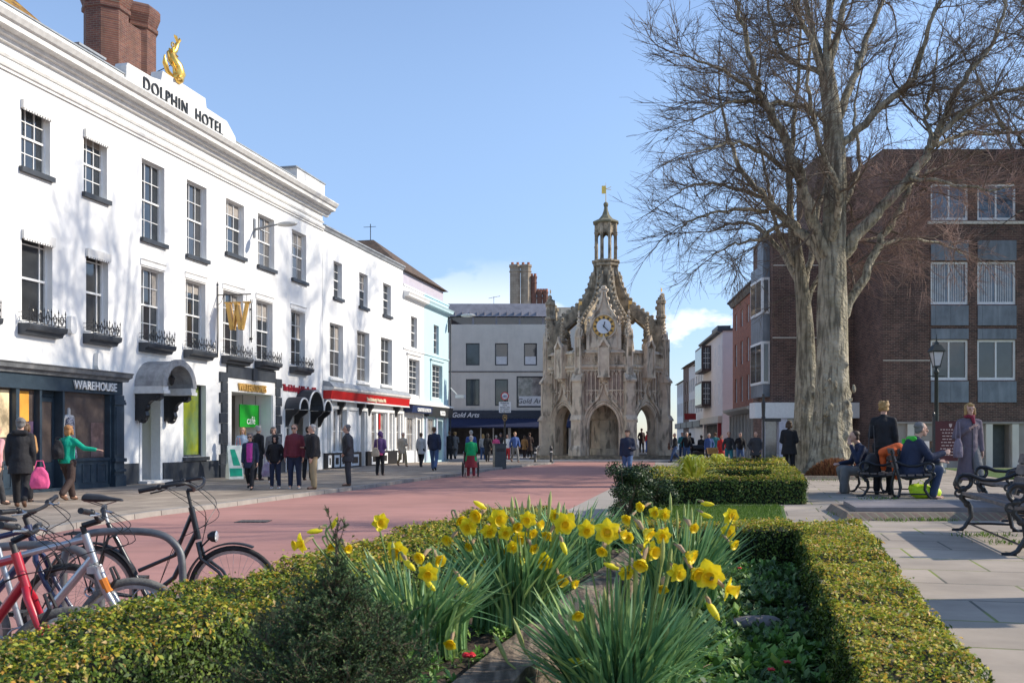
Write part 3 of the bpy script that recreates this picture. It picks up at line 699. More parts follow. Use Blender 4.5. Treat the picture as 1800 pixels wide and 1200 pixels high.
# entablature
c = MB()
mould(c, -.02, XE+.05, [(-.01, 10.50), (.05, 10.50), (.05, 10.56), (.09, 10.58), (.11, 10.64), (.11, 10.68), (-.01, 10.70)])
mould(c, -.02, XE+.05, [(-.01, 10.84), (.04, 10.84), (.07, 10.90), (-.01, 10.91)])
mould(c, -.02, XE+.40, [(-.01, 11.16), (.10, 11.17), (.13, 11.27), (.22, 11.29), (.24, 11.37), (.44, 11.40), (.45, 11.53), (.52, 11.56), (.60, 11.68), (.60, 11.72), (-.01, 11.82)])
c.build('cornice', CORN, H)
p = MB(); p.box(0, X(225), .02, .34, 12.1, 12.13); p.box(0, X(216), -.03, .0, 11.83, 12.12); p.box(X(410), X(520), -.03, .0, 11.83, 12.1); p.box(X(518), XE+.02, -.1, .9, 11.83, 12.5)
p.build('parapet', CORN, H)
q = MB(); q.box(0, X(217), -.06, .36, 12.135, 12.17); q.box(X(411), X(517), -.06, .36, 12.105, 12.14); q.box(X(515), XE+.06, -.14, .95, 12.5, 12.55); q.build('lead_capping', LEAD, H)
q = MB(); q.extr([(X(217), 11.83), (X(217), 12.40), (X(219), 12.5), (X(262), 12.52), (X(278), 12.60), (X(281), 12.92), (X(356), 12.92), (X(358), 12.62), (X(394), 12.60), (X(409), 12.22), (X(411), 11.83)], -.10, .30, 'y')
q.build('parapet_sign_block', CORN, H)
LETTER = mat('dark_sign_letters', (.03, .035, .04), .5, var=.1, bump=0)
text_part('DOLPHIN', .56, LETTER, H, (X(286), -.12, 11.99), xs=.92, ext=.03, sp=1.16, off=-.004)
text_part('HOTEL', .56, LETTER, H, (X(362), -.12, 11.99), xs=.92, ext=.03, sp=1.16, off=-.004)
# small roundel sign at first floor left edge
# roof + chimney
rf = MB(); xr = X(186)
rf.hexa([(0, .40, 12.05), (xr, .40, 12.05), (xr, .5, 12.0), (0, .5, 12.0), (0, 3.4, 14.62), (xr-.1, 3.4, 14.62), (xr-.1, 6.6, 12.0), (0, 6.6, 12.0)])
rf.build('roof', ROOFT, H)
q = MB(); q.box(X(163), X(206), .5, 1.4, 12.0, 12.50); q.box(X(161), X(208), .4, 1.5, 12.5, 12.56); q.build('roof_hatch', LEAD, H)
CH = MB()
s_c = (34.7)/.9752-S0-1.05; yb = 4.0
def shaft(cx, cy, r_, z0, z1):
    CH.lathe([(r_, z0), (r_, z1-.9), (r_*1.10, z1-.85), (r_*1.10, z1-.72), (r_*1.03, z1-.7), (r_*1.2, z1-.35), (r_*1.2, z1-.1), (r_*1.1, z1)], (cx, cy, 0), 8, R(22.5))
shaft(s_c-.62, yb, .75, 11.5, 17.2); shaft(s_c+1.05, yb, .75, 11.5, 17.2); CH.box(s_c-1.0, s_c+1.3, yb-.55, yb+.55, 11.5, 16.2)
CH.build('chimney', BRICKC, H)
# plinths
q = MB(); q.box(X(193), X(241.5), -.05, .01, 0, .72); q.box(X(285.5), X(382), -.05, .01, 0, .70); q.box(X(493), X(500.5), -.04, .01, 0, .8); q.build('plinth', DGREY, H)
# Warehouse shopfront
W1 = X(196); W0 = X(-172)
q = MB()
mould(q, W0-.1, W1+.18, [(.01, 3.08), (.42, 3.08), (.46, 3.16), (.55, 3.19), (.58, 3.28), (.62, 3.32), (.01, 3.40)])
q.build('shopfront_cornice', mat('bluegrey_weathered', (.16, .17, .18), .6, var=.3, scale=4, bump=.1, streak=.4, scol=(.35, .34, .32)), H)
q = MB(); q.box(W0, W1, -.36, -.001, 2.70, 3.079)
q.box(W0, W1, -.30, -.02, .05, .18)
for (a, b) in ((-172, -158), (-60, -50), (8, 14), (50, 54), (91, 94.5), (175, 178)):
    q.box(X(a), X(b), -.33, -.03, .18, 2.70)
for a, b in ((-158, -60), (-50, 8), (94.5, 175)):
    q.box(X(a)+.001, X(b)-.001, -.28, -.05, .18, .85); q.box(X(a)+.001, X(b)-.001, -.32, -.02, .85, .93)
    nn = 3 if b-a > 70 else 2
    for k in range(nn):
        w_ = (X(b)-X(a))/nn; xa = X(a)+w_*k+.12; xb = xa+w_-.24
        for (u0, u1, v0, v1) in ((xa, xb, .26, .29), (xa, xb, .74, .77), (xa, xa+.03, .29, .74), (xb-.03, xb, .29, .74)): q.box(u0, u1, -.30, -.279, v0, v1)
q.build('shopfront_frame', SLATEB, H)
for xa, xb in ((X(178.2), X(195.5)), (X(-188), X(-172.2))):
    q = MB(); q.box(xa, xb, -.42, -.001, .0, 2.69); q.box(xa-.03, xb+.03, -.47, -.0, .0, .42); q.box(xa-.03, xb+.03, -.47, -.0, .52, .60); q.box(xa-.04, xb+.04, -.48, -.0, .80, .90); q.box(xa-.03, xb+.04, -.46, 0, 2.42, 2.5); q.box(xa-.02, xb+.02, -.45, 0, 2.5, 2.56)
    q.box(xa+.05, xb-.05, -.44, -.419, 1.0, 2.35); q.build('pilaster', SLATEB, H)
SHOPI = mat('shop_interior_glass', (.11, .085, .075), .05, var=.5, scale=.7, bump=.02, bscale=1, spec=.8)
q = MB(); q.box(X(-158), X(8), -.16, -.14, .93, 2.70); q.box(X(94.5), X(175), -.16, -.14, .93, 2.70); q.box(X(14), X(50), -.16, -.14, .5, 2.70); q.build('shop_window', SHOPI, H)
q = MB(); q.box(X(54), X(91), -.06, -.0, .19, .85)
for a, b in ((54, 57), (88, 91)): q.box(X(a), X(b), -.061, .0, .85, 2.55)
q.box(X(57), X(88), -.0605, .0, 2.42, 2.55); q.box(X(54), X(91), -.062, .0, 2.56, 2.70)
dr = q.build('door', SLATEB, H)
q = MB(); q.box(X(57), X(88), -.04, -.02, .851, 2.42); q.build('pane', SHOPI, dr)
q = MB(); q.tube([(X(60), -.13, 1.0), (X(60), -.13, 1.7)], .018, 6); q.build('handle', mat('steel', (.6, .6, .6), .3, metal=1, bump=0), dr)
# poster panels inside
POSTER = [mat('poster_orange', (.75, .35, .05), .5, var=.1, bump=0), mat('poster_pink', (.55, .2, .35), .5, var=.3, scale=2, bump=0)]
q = MB(); q.box(X(22), X(40), -.175, -.161, 1.9, 2.65); q.build('poster', POSTER[0], H)
q = MB(); q.box(X(17), X(33), -.178, -.163, 1.2, 1.88); q.build('poster', POSTER[1], H)
for (pa, pb, z0, z1, cc) in ((-50, -20, 1.0, 2.6, (.35, .05, .12)), (-18, 5, 1.5, 2.65, (.65, .5, .3)), (100, 112, .95, 1.5, (.5, .48, .45)), (150, 172, .95, 1.9, (.16, .10, .09)), (40, 49, 1.0, 1.9, (.10, .06, .12))):
    q = MB(); q.box(X(pa), X(pb), -.172, -.1605, z0, z1); q.build('poster', mat('poster_%d' % pa, cc, .5, var=.5, scale=1.5, bump=0, lo=.4, hi=.6), H)
wl = mat('white_letters', (.8, .8, .78), .5, var=.02, bump=0)
text_part('WAREHOUSE', .32, wl, H, (X(146), -.40, 2.79), xs=.93, ext=.025, sp=1.02, off=.004)
# hooded doorway
hx0, hx1 = X(233)+.02, X(300); hr = (X(318)-X(248))/2; hx0 = X(240)-.12; hx1 = X(284)+.32; cx = (hx0+hx1)/2; rr = (hx1-hx0)/2
q = MB(); zc = 3.02
for k in range(16):
    a0 = math.pi*k/16; a1 = math.pi*(k+1)/16
    f = lambda a, r_, y: (cx+math.cos(a)*r_, y, zc+math.sin(a)*r_*.92)
    q.hexa([f(a0, rr, -.95), f(a1, rr, -.95), f(a1, rr, 0), f(a0, rr, 0), f(a0, rr-.10, -.95), f(a1, rr-.10, -.95), f(a1, rr-.10, 0), f(a0, rr-.10, 0)])
    q.hexa([f(a0, rr+.05, -1.0), f(a1, rr+.05, -1.0), f(a1, rr+.05, -.9), f(a0, rr+.05, -.9), f(a0, rr-.16, -1.0), f(a1, rr-.16, -1.0), f(a1, rr-.16, -.9), f(a0, rr-.16, -.9)])
hood = q.build('porch_hood', mat('lead_grey_hood', (.33, .33, .33), .75, var=.3, scale=3, bump=.1, streak=.4, scol=(.1, .1, .1)), H)
q = MB()
for sg in (-1, 1):
    xx = cx+sg*(rr-.12); q.box(xx-.16, xx+.16, -1.02, .0, 2.80, 2.90); q.box(xx-.13, xx+.13, -.98, .0, 2.90, 3.02)
q.build('impost', CORN, hood)
for sg in (-1, 1):
    xx = cx+sg*(rr-.12); q = MB()
    pr = [(0, 2.79), (.85, 2.79), (.86, 2.66), (.72, 2.58), (.55, 2.60), (.42, 2.5), (.34, 2.3), (.38, 2.15), (.3, 1.98), (.14, 1.93), (.1, 2.02), (0, 2.0)]
    q.extr([(-o, z) for o, z in pr], xx-.09, xx+.09, 'x'); q.ball((xx, -.74, 2.68), (.11, .1, .09)); q.ball((xx, -.22, 2.02), (.11, .13, .11)); q.ball((xx, -.36, 2.4), (.10, .09, .12)); q.build('bracket', IRON, H)
q = MB(); q.tube([(cx, -.7, 3.85), (cx, -.7, 3.4)], .01, 4); q.lathe([(.02, .28), (.09, .2), (.10, .19), (.06, 0), (.02, -.04)], (cx, -.7, 3.12), 6); q.build('porch_lantern', IRON, H)
q = MB(); a, b = X(244), X(283); q.box(a, a+.1, -.04, .3, .18, 3.0); q.box(b-.1, b, -.04, .3, .18, 3.0); q.box(a+.1, b-.1, -.039, .3, 2.88, 3.0); q.build('door_surround', TRIM, H)
q = MB(); q.box(a+.1, b-.1, .80, .86, .18, 1.15)
for k in (0, 1): xx = a+.2+k*(b-a-.3)/2; q.box(xx, xx+(b-a-.6)/2, .785, .80, .3, 1.0)
dr = q.build('door', IRON, H); q = MB(); q.box(a+.1, b-.1, .82, .84, 1.15, 2.88); q.build('pane', mat('lime_glass', (.22, .26, .06), .08, var=.6, scale=1.2, bump=0, spec=.8), dr)  # lime-coloured door glass with random tone
q = MB(); q.box(a-.1, b+.1, -.35, -.05, .1, .18); q.build('door_step', CORN, H)
a, b, c_, d_ = gwin[:4]
f = sash(H, a, b, c_, d_, .25, 1, 1, style='grid', frame=DGREY, glass=mat('green_display_glass', (.10, .20, .12), .05, var=.8, scale=1.0, bump=.02, spec=.8, col2=(.30, .34, .02)), name='shop_window')
q = MB(); q.box(a-.05, b+.05, -.12, .0, .72, .845); q.build('sill', DGREY, H)
# bookshop surround with quoins
q = MB(); q0, q1 = X(378), X(493)
for k in range(9):
    w_ = .50 if k % 2 == 0 else .38; z = .55+k*.36
    q.box(X(397.5)-w_, X(397.5), -.07, .0, z+.012, z+.35); q.box(X(482.5), X(482.5)+w_, -.07, .0, z+.012, z+.35)
q.box(X(397.5)-.55, X(397.5), -.10, .0, 0, .54); q.box(X(482.5), X(482.5)+.5, -.10, 0, 0, .54)
q.box(X(397.6), X(482.4), -.06, .0, 3.62, 4.06); q.box(X(441), X(449), -.10, -.059, 3.6, 4.06)
q.build('quoin', DGREY, H)
q = MB(); q.box(X(398), X(482), -.03, .0, 3.13, 3.60); q.box(X(398), X(404.5), -.05, .1, .1, 3.12); q.box(X(477.5), X(482), -.05, .1, .1, 3.12); q.build('door_surround', TRIM, H)
text_part('WATERSTONES', .38, GOLDP, H, (X(441), -.07, 3.19), xs=.80, ext=.03, sp=.98, off=.006)
DARKIN = mat('dark_interior', (.05, .045, .042), .8, var=.5, scale=2, bump=0)
q = MB(); q.box(wst[0], wst[1], 1.55, 1.59, .03, 3.12); q.build('lobby_back', mat('lobby_wall', (.20, .175, .16), .7, var=.2, scale=1, bump=0), H)
q = MB()
for k in range(3): xx = wst[0]+.35+k*.75; q.box(xx, xx+.5, 1.50, 1.549, .03, 2.7); 
q.build('lobby_opening', DARKIN, H)
# tripled arched hood
q = MB(); A0_, A1_ = X(501), X(558); w3 = (A1_-A0_)
for (t0, t1, zb, rz) in ((-.02, .30, 2.62, .5), (.26, .78, 2.62, .85), (.74, 1.04, 2.62, .5)):
    ca = A0_+w3*(t0+t1)/2; ra = w3*(t1-t0)/2
    for k in range(12):
        a0 = math.pi*k/12; a1 = math.pi*(k+1)/12
        f = lambda a, r_, y: (ca+math.cos(a)*(ra-r_), y, zb+math.sin(a)*(rz-r_))
        q.hexa([f(a0, 0, -.62), f(a1, 0, -.62), f(a1, 0, 0), f(a0, 0, 0), f(a0, .05, -.62), f(a1, .05, -.62), f(a1, .05, 0), f(a0, .05, 0)])
hd = q.build('porch_hood', DGREY, H)
q = MB()
for (t0, t1, zb, rz) in ((-.02, .30, 2.62, .5), (.26, .78, 2.62, .85), (.74, 1.04, 2.62, .5)):
    ca = A0_+w3*(t0+t1)/2; ra = w3*(t1-t0)/2
    q.tube([(ca+math.cos(math.pi*k/14)*(ra-.06), -.63, zb+math.sin(math.pi*k/14)*(rz-.06)) for k in range(15)], .035, 5)
q.build('trim', TRIM, hd)
q = MB()
for t_ in (.0, .28, .76, 1.0):
    xx = A0_+w3*t_; q.extr([(-o, z) for o, z in [(0, 2.6), (.6, 2.6), (.55, 2.48), (.3, 2.3), (.12, 1.95), (0, 1.9)]], xx-.05, xx+.05, 'x')
q.build('bracket', IRON, H)
q = MB()
for t_ in (.0, .30, .72, 1.0): xx = A0_+w3*t_; q.box(xx-.06, xx+.06, -.03, .25, .05, 2.6)
q.build('pilaster', TRIM, H)
q = MB(); q.box(A0_, A1_, 1.26, 1.29, .05, 2.55); q.build('lobby_back', DARKIN, H)
sash(H, A0_+.1, A0_+w3*.28, .9, 2.4, .25, 2, 3, style='grid'); sash(H, A0_+w3*.74, A1_-.08, .9, 2.4, .25, 2, 3, style='grid')
DRED = mat('dark_red_letters', (.33, .01, .025), .5, var=.05, bump=0)
text_part('The Edinburgh Woollen Mill', .36, DRED, H, (X(526), -.03, 3.36), xs=.80, ext=.02, sp=.95, off=.012)
# alarm boxes
for (px, py, z) in ((122, 0, 3.95+.5), (169, 0, 3.55)):
    q = MB(); q.extr([(X(px)-.13, z-.05), (X(px)-.10, z+.3), (X(px)+.10, z+.3), (X(px)+.13, z-.05), (X(px)+.08, z-.16), (X(px)-.08, z-.16)], -.14, .0, 'y'); q.build('alarm_box', TRIM, H)
# drain stains pipe on the right
# ---- street lamp on bracket ----
t = thing('wall_lamp', 'grey street lamp on a bracket arm fixed to the hotel front', 'wall lamp', lp(hs(446), 0, 9.3), TH)
q = MB(); q.box(-.06, .06, -.05, -.005, -.35, .35); q.tube([(0, -.05, -.05), (0, -.6, .05), (0, -1.0, .10)], [.05, .04, .03], 8); q.build('arm', mat('grey_metal', (.22, .23, .24), .45, metal=.4, bump=0), t)
q = MB(); q.ball((0, -1.35, .09), (.15, .42, .10), 12, 8); q.build('lamp_head', mat('lamp_grey', (.55, .55, .52), .4, bump=0), t)
# ---- hanging W ----
t = thing('hanging_sign', 'gold letter W hanging from a black iron bracket above the bookshop door', 'hanging sign', lp(hs(381), 0, 5.9), TH); t.scale = (1, .70, .86)
q = MB(); q.tube([(0, -.04, -1.9), (0, -.06, -.9), (0, -.05, .95)], .028, 6); q.lathe([(.0, 0), (.04, .05), (.005, .22)], (0, -.05, .95), 6); q.tube([(0, -.03, .60), (0, -1.85, .60)], .025, 6)
for yy in (-.62, -1.62): q.tube([(0, yy, .6), (0, yy, .33)], .012, 5)
q.tube([(0, -.05, .2), (0, -.25, .32), (0, -.35, .58)], .014, 5); q.build('bracket', IRON, t)
q = MB()
def bar2(a, b, wd, th=.09):
    a = Vector(a); b = Vector(b); q.extr([(a[0]-wd/2, a[1]), (b[0]-wd/2, b[1]), (b[0]+wd/2, b[1]), (a[0]+wd/2, a[1])], -th, th, 'x')
for (a, b, wd) in (((-.62, .30), (-.87, -.82), .20), ((-.90, -.82), (-1.12, .18), .10), ((-1.08, .30), (-1.33, -.82), .20), ((-1.36, -.82), (-1.66, .30), .10)):
    bar2(a, b, wd)
for a in (-.62, -1.08, -1.62): q.extr([(a-.19, .30), (a+.19, .30), (a+.12, .24), (a-.12, .24)], -.088, .088, 'x')
q.build('letter', GOLDP, t)
t = thing('iron_wall_anchor', 'slim black iron rod fixed upright on the white wall right of the W sign', 'iron rod', lp(hs(439), 0, 5.6), TH)
q = MB(); q.tube([(0, -.06, -.6), (0, -.06, .85)], .022, 6); q.ball((0, -.06, -.45), .05); q.tube([(-.06, -.06, 1.0), (-.05, -.06, .87), (.05, -.06, .87), (.06, -.06, 1.0)], .015, 5); q.box(-.04, .04, -.06, 0, -.5, -.42); q.box(-.04, .04, -.06, 0, .6, .66); q.build('rod', IRON, t)
# ---- gilded statue: dolphin and anchor ----
t = thing('gilded_statue', 'gilded dolphin twined round an anchor standing on the hotel parapet', 'statue', lp(hs(305), .0, 12.93), TH)
t.scale = (.82, .82, .80)
q = MB()
q.tube([(.05, 0, .10), (0, 0, .7), (-.05, 0, 1.25)], [.06, .05, .04], 8); q.ring((-.05, 0, 1.36), .10, .03, 12, 6)
q.tube([(-.62, 0, .75), (-.60, 0, .45), (-.42, 0, .18), (0, 0, .02), (.42, 0, .06), (.6, 0, .25), (.66, 0, .45)], [.03, .10, .09, .10, .09, .09, .03], 8)
q.tube([(-.30, 0, 1.12), (.28, 0, 1.02)], .04, 6)
q.build('anchor', GOLD, t, True)
q = MB(); q.tube([(.12, -.05, .02), (.22, -.12, .28), (.10, -.12, .55), (-.08, .02, .80), (.0, .12, 1.05), (.16, .05, 1.25), (.22, -.02, 1.5), (.30, -.03, 1.62)], [.22, .24, .20, .19, .17, .13, .09, .03], 12)
q.ball((.10, -.10, .06), (.30, .24, .20)); q.tube([(.02, -.2, .06), (-.16, -.34, .0)], [.14, .05], 8); q.tube([(-.1, .0, .62), (-.34, -.02, .72), (-.42, -.02, .95)], [.07, .06, .01], 6); q.tube([(.12, .12, 1.0), (.34, .12, 1.12)], [.07, .01], 6); q.tube([(.26, -.03, 1.55), (.14, 0, 1.78), (.05, .02, 1.82)], [.05, .07, .01], 6); q.tube([(.26, -.03, 1.55), (.42, 0, 1.74), (.44, .02, 1.85)], [.05, .07, .01], 6)
q.build('dolphin', GOLD, t, True)
q = MB(); q.tube([(0, .1, .6), (-.4, 1.6, -.2)], .018, 5); q.build('stay_rod', IRON, t)
# ---- second building ----
B2, S2 = bld('shop_building', 'white three-storey building with the red Edinburgh Woollen Mill fascia', 'shop building', 567)
X2 = lambda px: hs(px)-S2
E2 = X2(708)
t2 = [(586, 601), (631, 646), (673, 687)]; f2 = [(579, 603), (627, 649), (669, 689)]
ops = [(X2(a), X2(b), 7.8, 9.42, .22) for a, b in t2]+[(X2(a), X2(b), 4.18, 6.6, .24) for a, b in f2]
gw = [(571, 577, .8), (582, 593, .8), (595, 606, .8), (650, 661, .8), (664, 677, .8), (683, 689, .8), (695, 703, .8)]
dr2 = (X2(632), X2(641), .1, 2.75, .6)
ops += [(X2(a), X2(b), z, 2.72, .12) for a, b, z in gw]+[dr2]
m = MB(); wall_skin(m, 0, E2, 0, 10.6, ops); shell(m, 0, E2, 0, 10.6, 9); m.build('wall', WHITE, B2)
for a, b in t2: sash(B2, X2(a), X2(b), 7.8, 9.42, .22, 2, 4, sill=DGREY)
for a, b in f2: sash(B2, X2(a), X2(b), 4.18, 6.6, .24, 3, 4, sill=TRIM)
for a, b, z in gw: sash(B2, X2(a), X2(b), z, 2.72, .12, 2, 2, fw=.04, style='grid', glass=GLASSB, name='shop_window')
q = MB(); q.box(dr2[0], dr2[1], .5, .56, .1, 2.75); q.build('door', DARKIN, B2)
q = MB(); mould(q, 0, E2, [(0, 10.55), (.05, 10.55), (.10, 10.66), (.16, 10.70), (.16, 10.76), (0, 10.82)]); q.build('cornice', LEAD, B2)
q = MB(); mould(q, .02, E2-.02, [(0, 3.55), (.42, 3.55), (.50, 3.62), (.52, 3.70), (0, 3.74)]); q.build('shopfront_cornice', CORN, B2)
q = MB(); mould(q, .02, E2-.02, [(0, 3.745), (.5, 3.71), (.3, 3.92), (0, 3.98)]); q.build('canopy_roof', LEAD, B2)
REDF = mat('red_fascia', (.50, .012, .012), .4, var=.06, scale=3, bump=0)
q = MB(); mould(q, .04, E2-.04, [(0, 3.17), (.36, 3.17), (.42, 3.54), (0, 3.54)]); q.build('fascia', REDF, B2)
q = MB(); q.box(.04, E2-.04, -.40, -.0, 3.10, 3.165); q.box(.0, E2, -.10, 0, 2.76, 2.9); q.build('fascia_moulding', TRIM, B2)
text_part('The Edinburgh Woollen Mill', .27, mat('cream_letters', (.75, .66, .45), .5, bump=0), B2, (X2(648), -.41, 3.24), xs=.85, ext=.015, off=.008, rot=(R(81), 0, 0))
q = MB()
for px in (568.5, 580, 608, 628.5, 644, 647.5, 679.5, 692, 706):
    xx = X2(px); q.box(xx-.13, xx+.13, -.10, -.001, .82, 2.75)
q.build('pilaster', TRIM, B2)
for px in (569, 594, 628.5, 645, 692):
    xx = X2(px); q = MB(); q.extr([(-o, z) for o, z in [(0, 3.09), (.34, 3.09), (.33, 2.95), (.2, 2.8), (.12, 2.55), (0, 2.5)]], xx-.09, xx+.09, 'x'); q.build('bracket', IRON, B2)
q = MB()
for a, b in ((568, 631), (642, 707)): q.box(X2(a), X2(b), -.12, -.002, .0, .80)
q.build('stall_riser', IRON, B2)
q = MB()
for a, b in ((572, 578), (583, 592), (595, 606), (612, 626), (649, 660), (664, 677), (694, 703)):
    xa, xb = X2(a), X2(b); q.box(xa, xb, -.135, -.119, .16, .70); 
q.build('riser_panel', TRIM, B2)
q = MB()
for a, b in ((572, 578), (583, 592), (595, 606), (612, 626), (649, 660), (664, 677), (694, 703)):
    xa, xb = X2(a)+.12, X2(b)-.12; q.box(xa, xb, -.142, -.134, .28, .58)
q.build('riser_panel', IRON, B2)
q = MB(); q.box(X2(667.2), X2(670), .045, .058, 1.9, 2.7); q.build('poster', REDF, B2)
# gable, roof behind and chimney pots
q = MB(); g0 = X2(600); q.extr([(1.2, 10.55), (3.0, 12.25), (3.3, 12.25), (5.5, 10.55)], g0, g0+.35, 'x'); q.build('gable', WHITE, B2)
for k, dy in enumerate((2.2, 3.4)):
    q = MB(); q.lathe([(.17, 0), (.13, .5), (.16, .55), (.16, .6)], (g0+.2, dy, 12.0-.3*k), 8); q.build('chimney_pot', mat('terracotta', (.42, .16, .09), .8, bump=.1), B2)
q = MB(); q.hexa([(g0+2, .3, 10.7), (E2-.1, .3, 10.7), (E2-.1, .4, 10.6), (g0+2, .4, 10.6), (g0+2, 3.0, 11.7), (E2-1, 3.0, 11.7), (E2-.1, 6, 10.6), (g0+2, 6, 10.6)]); q.build('roof', mat('orange_clay_tiles', (.42, .17, .09), .85, var=.3, scale=8, bump=.4, kind='brick', bw=.18, bh=.13, ms=.012, col2=(.3, .12, .07), mortar=(.1, .05, .03)), B2)
# ---- third / fourth ----
BLUEW = mat('pale_blue_stucco', (.50, .68, .72), .75, var=.04, scale=1.2, bump=.08, bscale=9)
NAVY = mat('navy_fascia', (.02, .035, .10), .4, var=.1, bump=0); BLK = mat('charcoal_fascia', (.035, .038, .04), .4, var=.1, bump=0)
for (nm, lab, pa, pb, wm, tw, fw_, sh) in (
   ('shop_building', 'narrow white building with a navy shop sign left of the pale blue building', 708.2, 745, WHITE, (722, 733), (717, 736), 0),
   ('shop_building', 'pale blue painted building with a charcoal ecco sign at the end of the terrace', 745.2, 788, BLUEW, (762, 771), (758, 776), 1)):
    B, Sb = bld(nm, lab, 'shop building', pa); XX = lambda px: hs(px)-Sb; E = XX(pb)
    ops = [(XX(tw[0]), XX(tw[1]), 6.5, 8.25, .2), (XX(fw_[0]), XX(fw_[1]), 3.85, 5.85, .2)]
    sw = (XX(710), XX(727)) if sh == 0 else (XX(748), XX(763)); dw = (XX(730), XX(738)) if sh == 0 else (XX(767), XX(777))
    ops += [(sw[0], sw[1], .7, 2.6, .12), (dw[0], dw[1], .1, 2.5, .5)]
    m = MB(); wall_skin(m, 0, E, 0, 9.75, ops); shell(m, 0, E, 0, 9.75, 8); m.build('wall', wm, B)
    sash(B, XX(tw[0]), XX(tw[1]), 6.5, 8.25, .2, 2, 4); sash(B, XX(fw_[0]), XX(fw_[1]), 3.85, 5.85, .2, 3, 6)
    sash(B, sw[0], sw[1], .7, 2.6, .12, 4, 2, style='grid', glass=GLASSB, name='shop_window')
    q = MB(); q.box(dw[0], dw[1], .4, .45, .1, 2.5); q.build('door', DARKIN, B)
    q = MB(); fa, fb = XX(fw_[0]), XX(fw_[1]); q.box(fa-.22, fa-.001, -.05, 0, 3.7, 6.08); q.box(fb+.001, fb+.22, -.05, 0, 3.7, 6.08); q.box(fa, fb, -.05, 0, 5.86, 6.08); q.box(fa-.3, fb+.3, -.12, 0, 6.081, 6.16); q.build('window_surround', wm, B)
    q = MB(); mould(q, 0, E, [(0, 6.30), (.06, 6.31), (.06, 6.38), (0, 6.40)]); mould(q, 0, E, [(0, 9.05), (.06, 9.06), (.10, 9.16), (.32, 9.20), (.34, 9.30), (.40, 9.40), (0, 9.48)]); mould(q, 0, E, [(0, 9.752), (.06, 9.752), (.06, 9.85), (0, 9.87)]); q.build('cornice', wm, B)
    q = MB(); mould(q, .02, E-.02, [(0, 3.32), (.36, 3.30), (.36, 3.36), (0, 3.5)]); q.build('shopfront_cornice', CORN, B)
    q = MB(); mould(q, .03, E-.03, [(0, 2.72), (.28, 2.72), (.32, 3.28), (0, 3.29)] if sh else [(0, 2.85), (.50, 2.85), (.55, 3.22), (0, 3.29)]); q.build('fascia', BLK if sh else NAVY, B)
    for px in ((709, 728.5, 740) if sh == 0 else (746.5, 765, 780)):
        q = MB(); xx = XX(px)+.1; q.box(xx-.13, xx+.13, -.09, -.002, .1, 2.7); q.build('pilaster', TRIM if sh == 0 else mat('blue_grey_paint', (.42, .46, .55), .5, bump=0), B)
    if sh: text_part('ecco', .55, wl, B, (XX(769), -.33, 2.82), xs=1.0, ext=.015, off=.02, rot=(R(86), 0, 0))
    else: text_part('CRABTREE & EVELYN', .27, wl, B, (XX(729), -.56, 2.93), xs=.95, ext=.015, off=.008)
# roof of the hipped house behind
t = thing('hipped_house', 'house with a brown hipped tile roof and lilac-grey gable behind the white terrace', 'house', lp(hs(712), -1.0, 0), TH)
LIL = mat('lilac_render', (.50, .46, .52), .8, var=.06, scale=2, bump=.1)
u0 = hs(712)
q = MB(); q.box(62.75-u0, 71.6-u0, 2.1, 16.6, 0, 12.15); q.build('wall', LIL, t)
q = MB(); q.hexa([(62.3-u0, 1.8, 12.12), (72-u0, 1.8, 12.12), (72-u0, 17, 12.12), (62.3-u0, 17, 12.12), (66.9-u0, 5.7, 15.1), (67.1-u0, 5.7, 15.1), (67.1-u0, 14, 15.1), (66.9-u0, 14, 15.1)]); q.build('roof', ROOFB, t)
q = MB(); q.tube([(66.9-u0, 5.9, 15.0), (66.9-u0, 5.9, 16.2)], .03, 5); q.tube([(66.9-u0, 5.5, 16.0), (66.9-u0, 6.4, 16.0)], .02, 4); q.build('aerial', IRON, t)
q = MB(); q.tube([(62.68-u0, 2.3, 9.8), (62.68-u0, 2.3, 12.1)], .06, 6); q.build('drainpipe', IRON, t)
t = thing('wall_lamp', 'street lamp bracket at the corner of the pale blue house', 'wall lamp', lp(hs(787.5), 0, 9.0), TH)
q = MB(); q.box(-.06, .06, -.06, -.005, -.9, .4); q.tube([(0, -.05, 0), (0, -.9, .12)], .045, 6); q.build('arm', IRON, t)
q = MB(); q.ball((0, -1.3, .12), (.18, .5, .12), 10, 6); q.build('lamp_head', mat('lamp_grey', (.55, .55, .52), .4, bump=0), t)
t = thing('floodlight', 'weathered pipe and flood lamp on the corner of the ecco shop', 'floodlight', lp(hs(788.2), .02, 0), TH)
q = MB(); q.tube([(.06, -.08, .1), (.06, -.08, 8.9)], .05, 6); q.build('drainpipe', DGREY, t)
q = MB(); q.tube([(.06, -.1, 4.6), (.06, -.5, 4.2)], .04, 5); q.box(-.15, .35, -1.0, -.45, 3.95, 4.15); q.build('lamp_head', CORN, t)

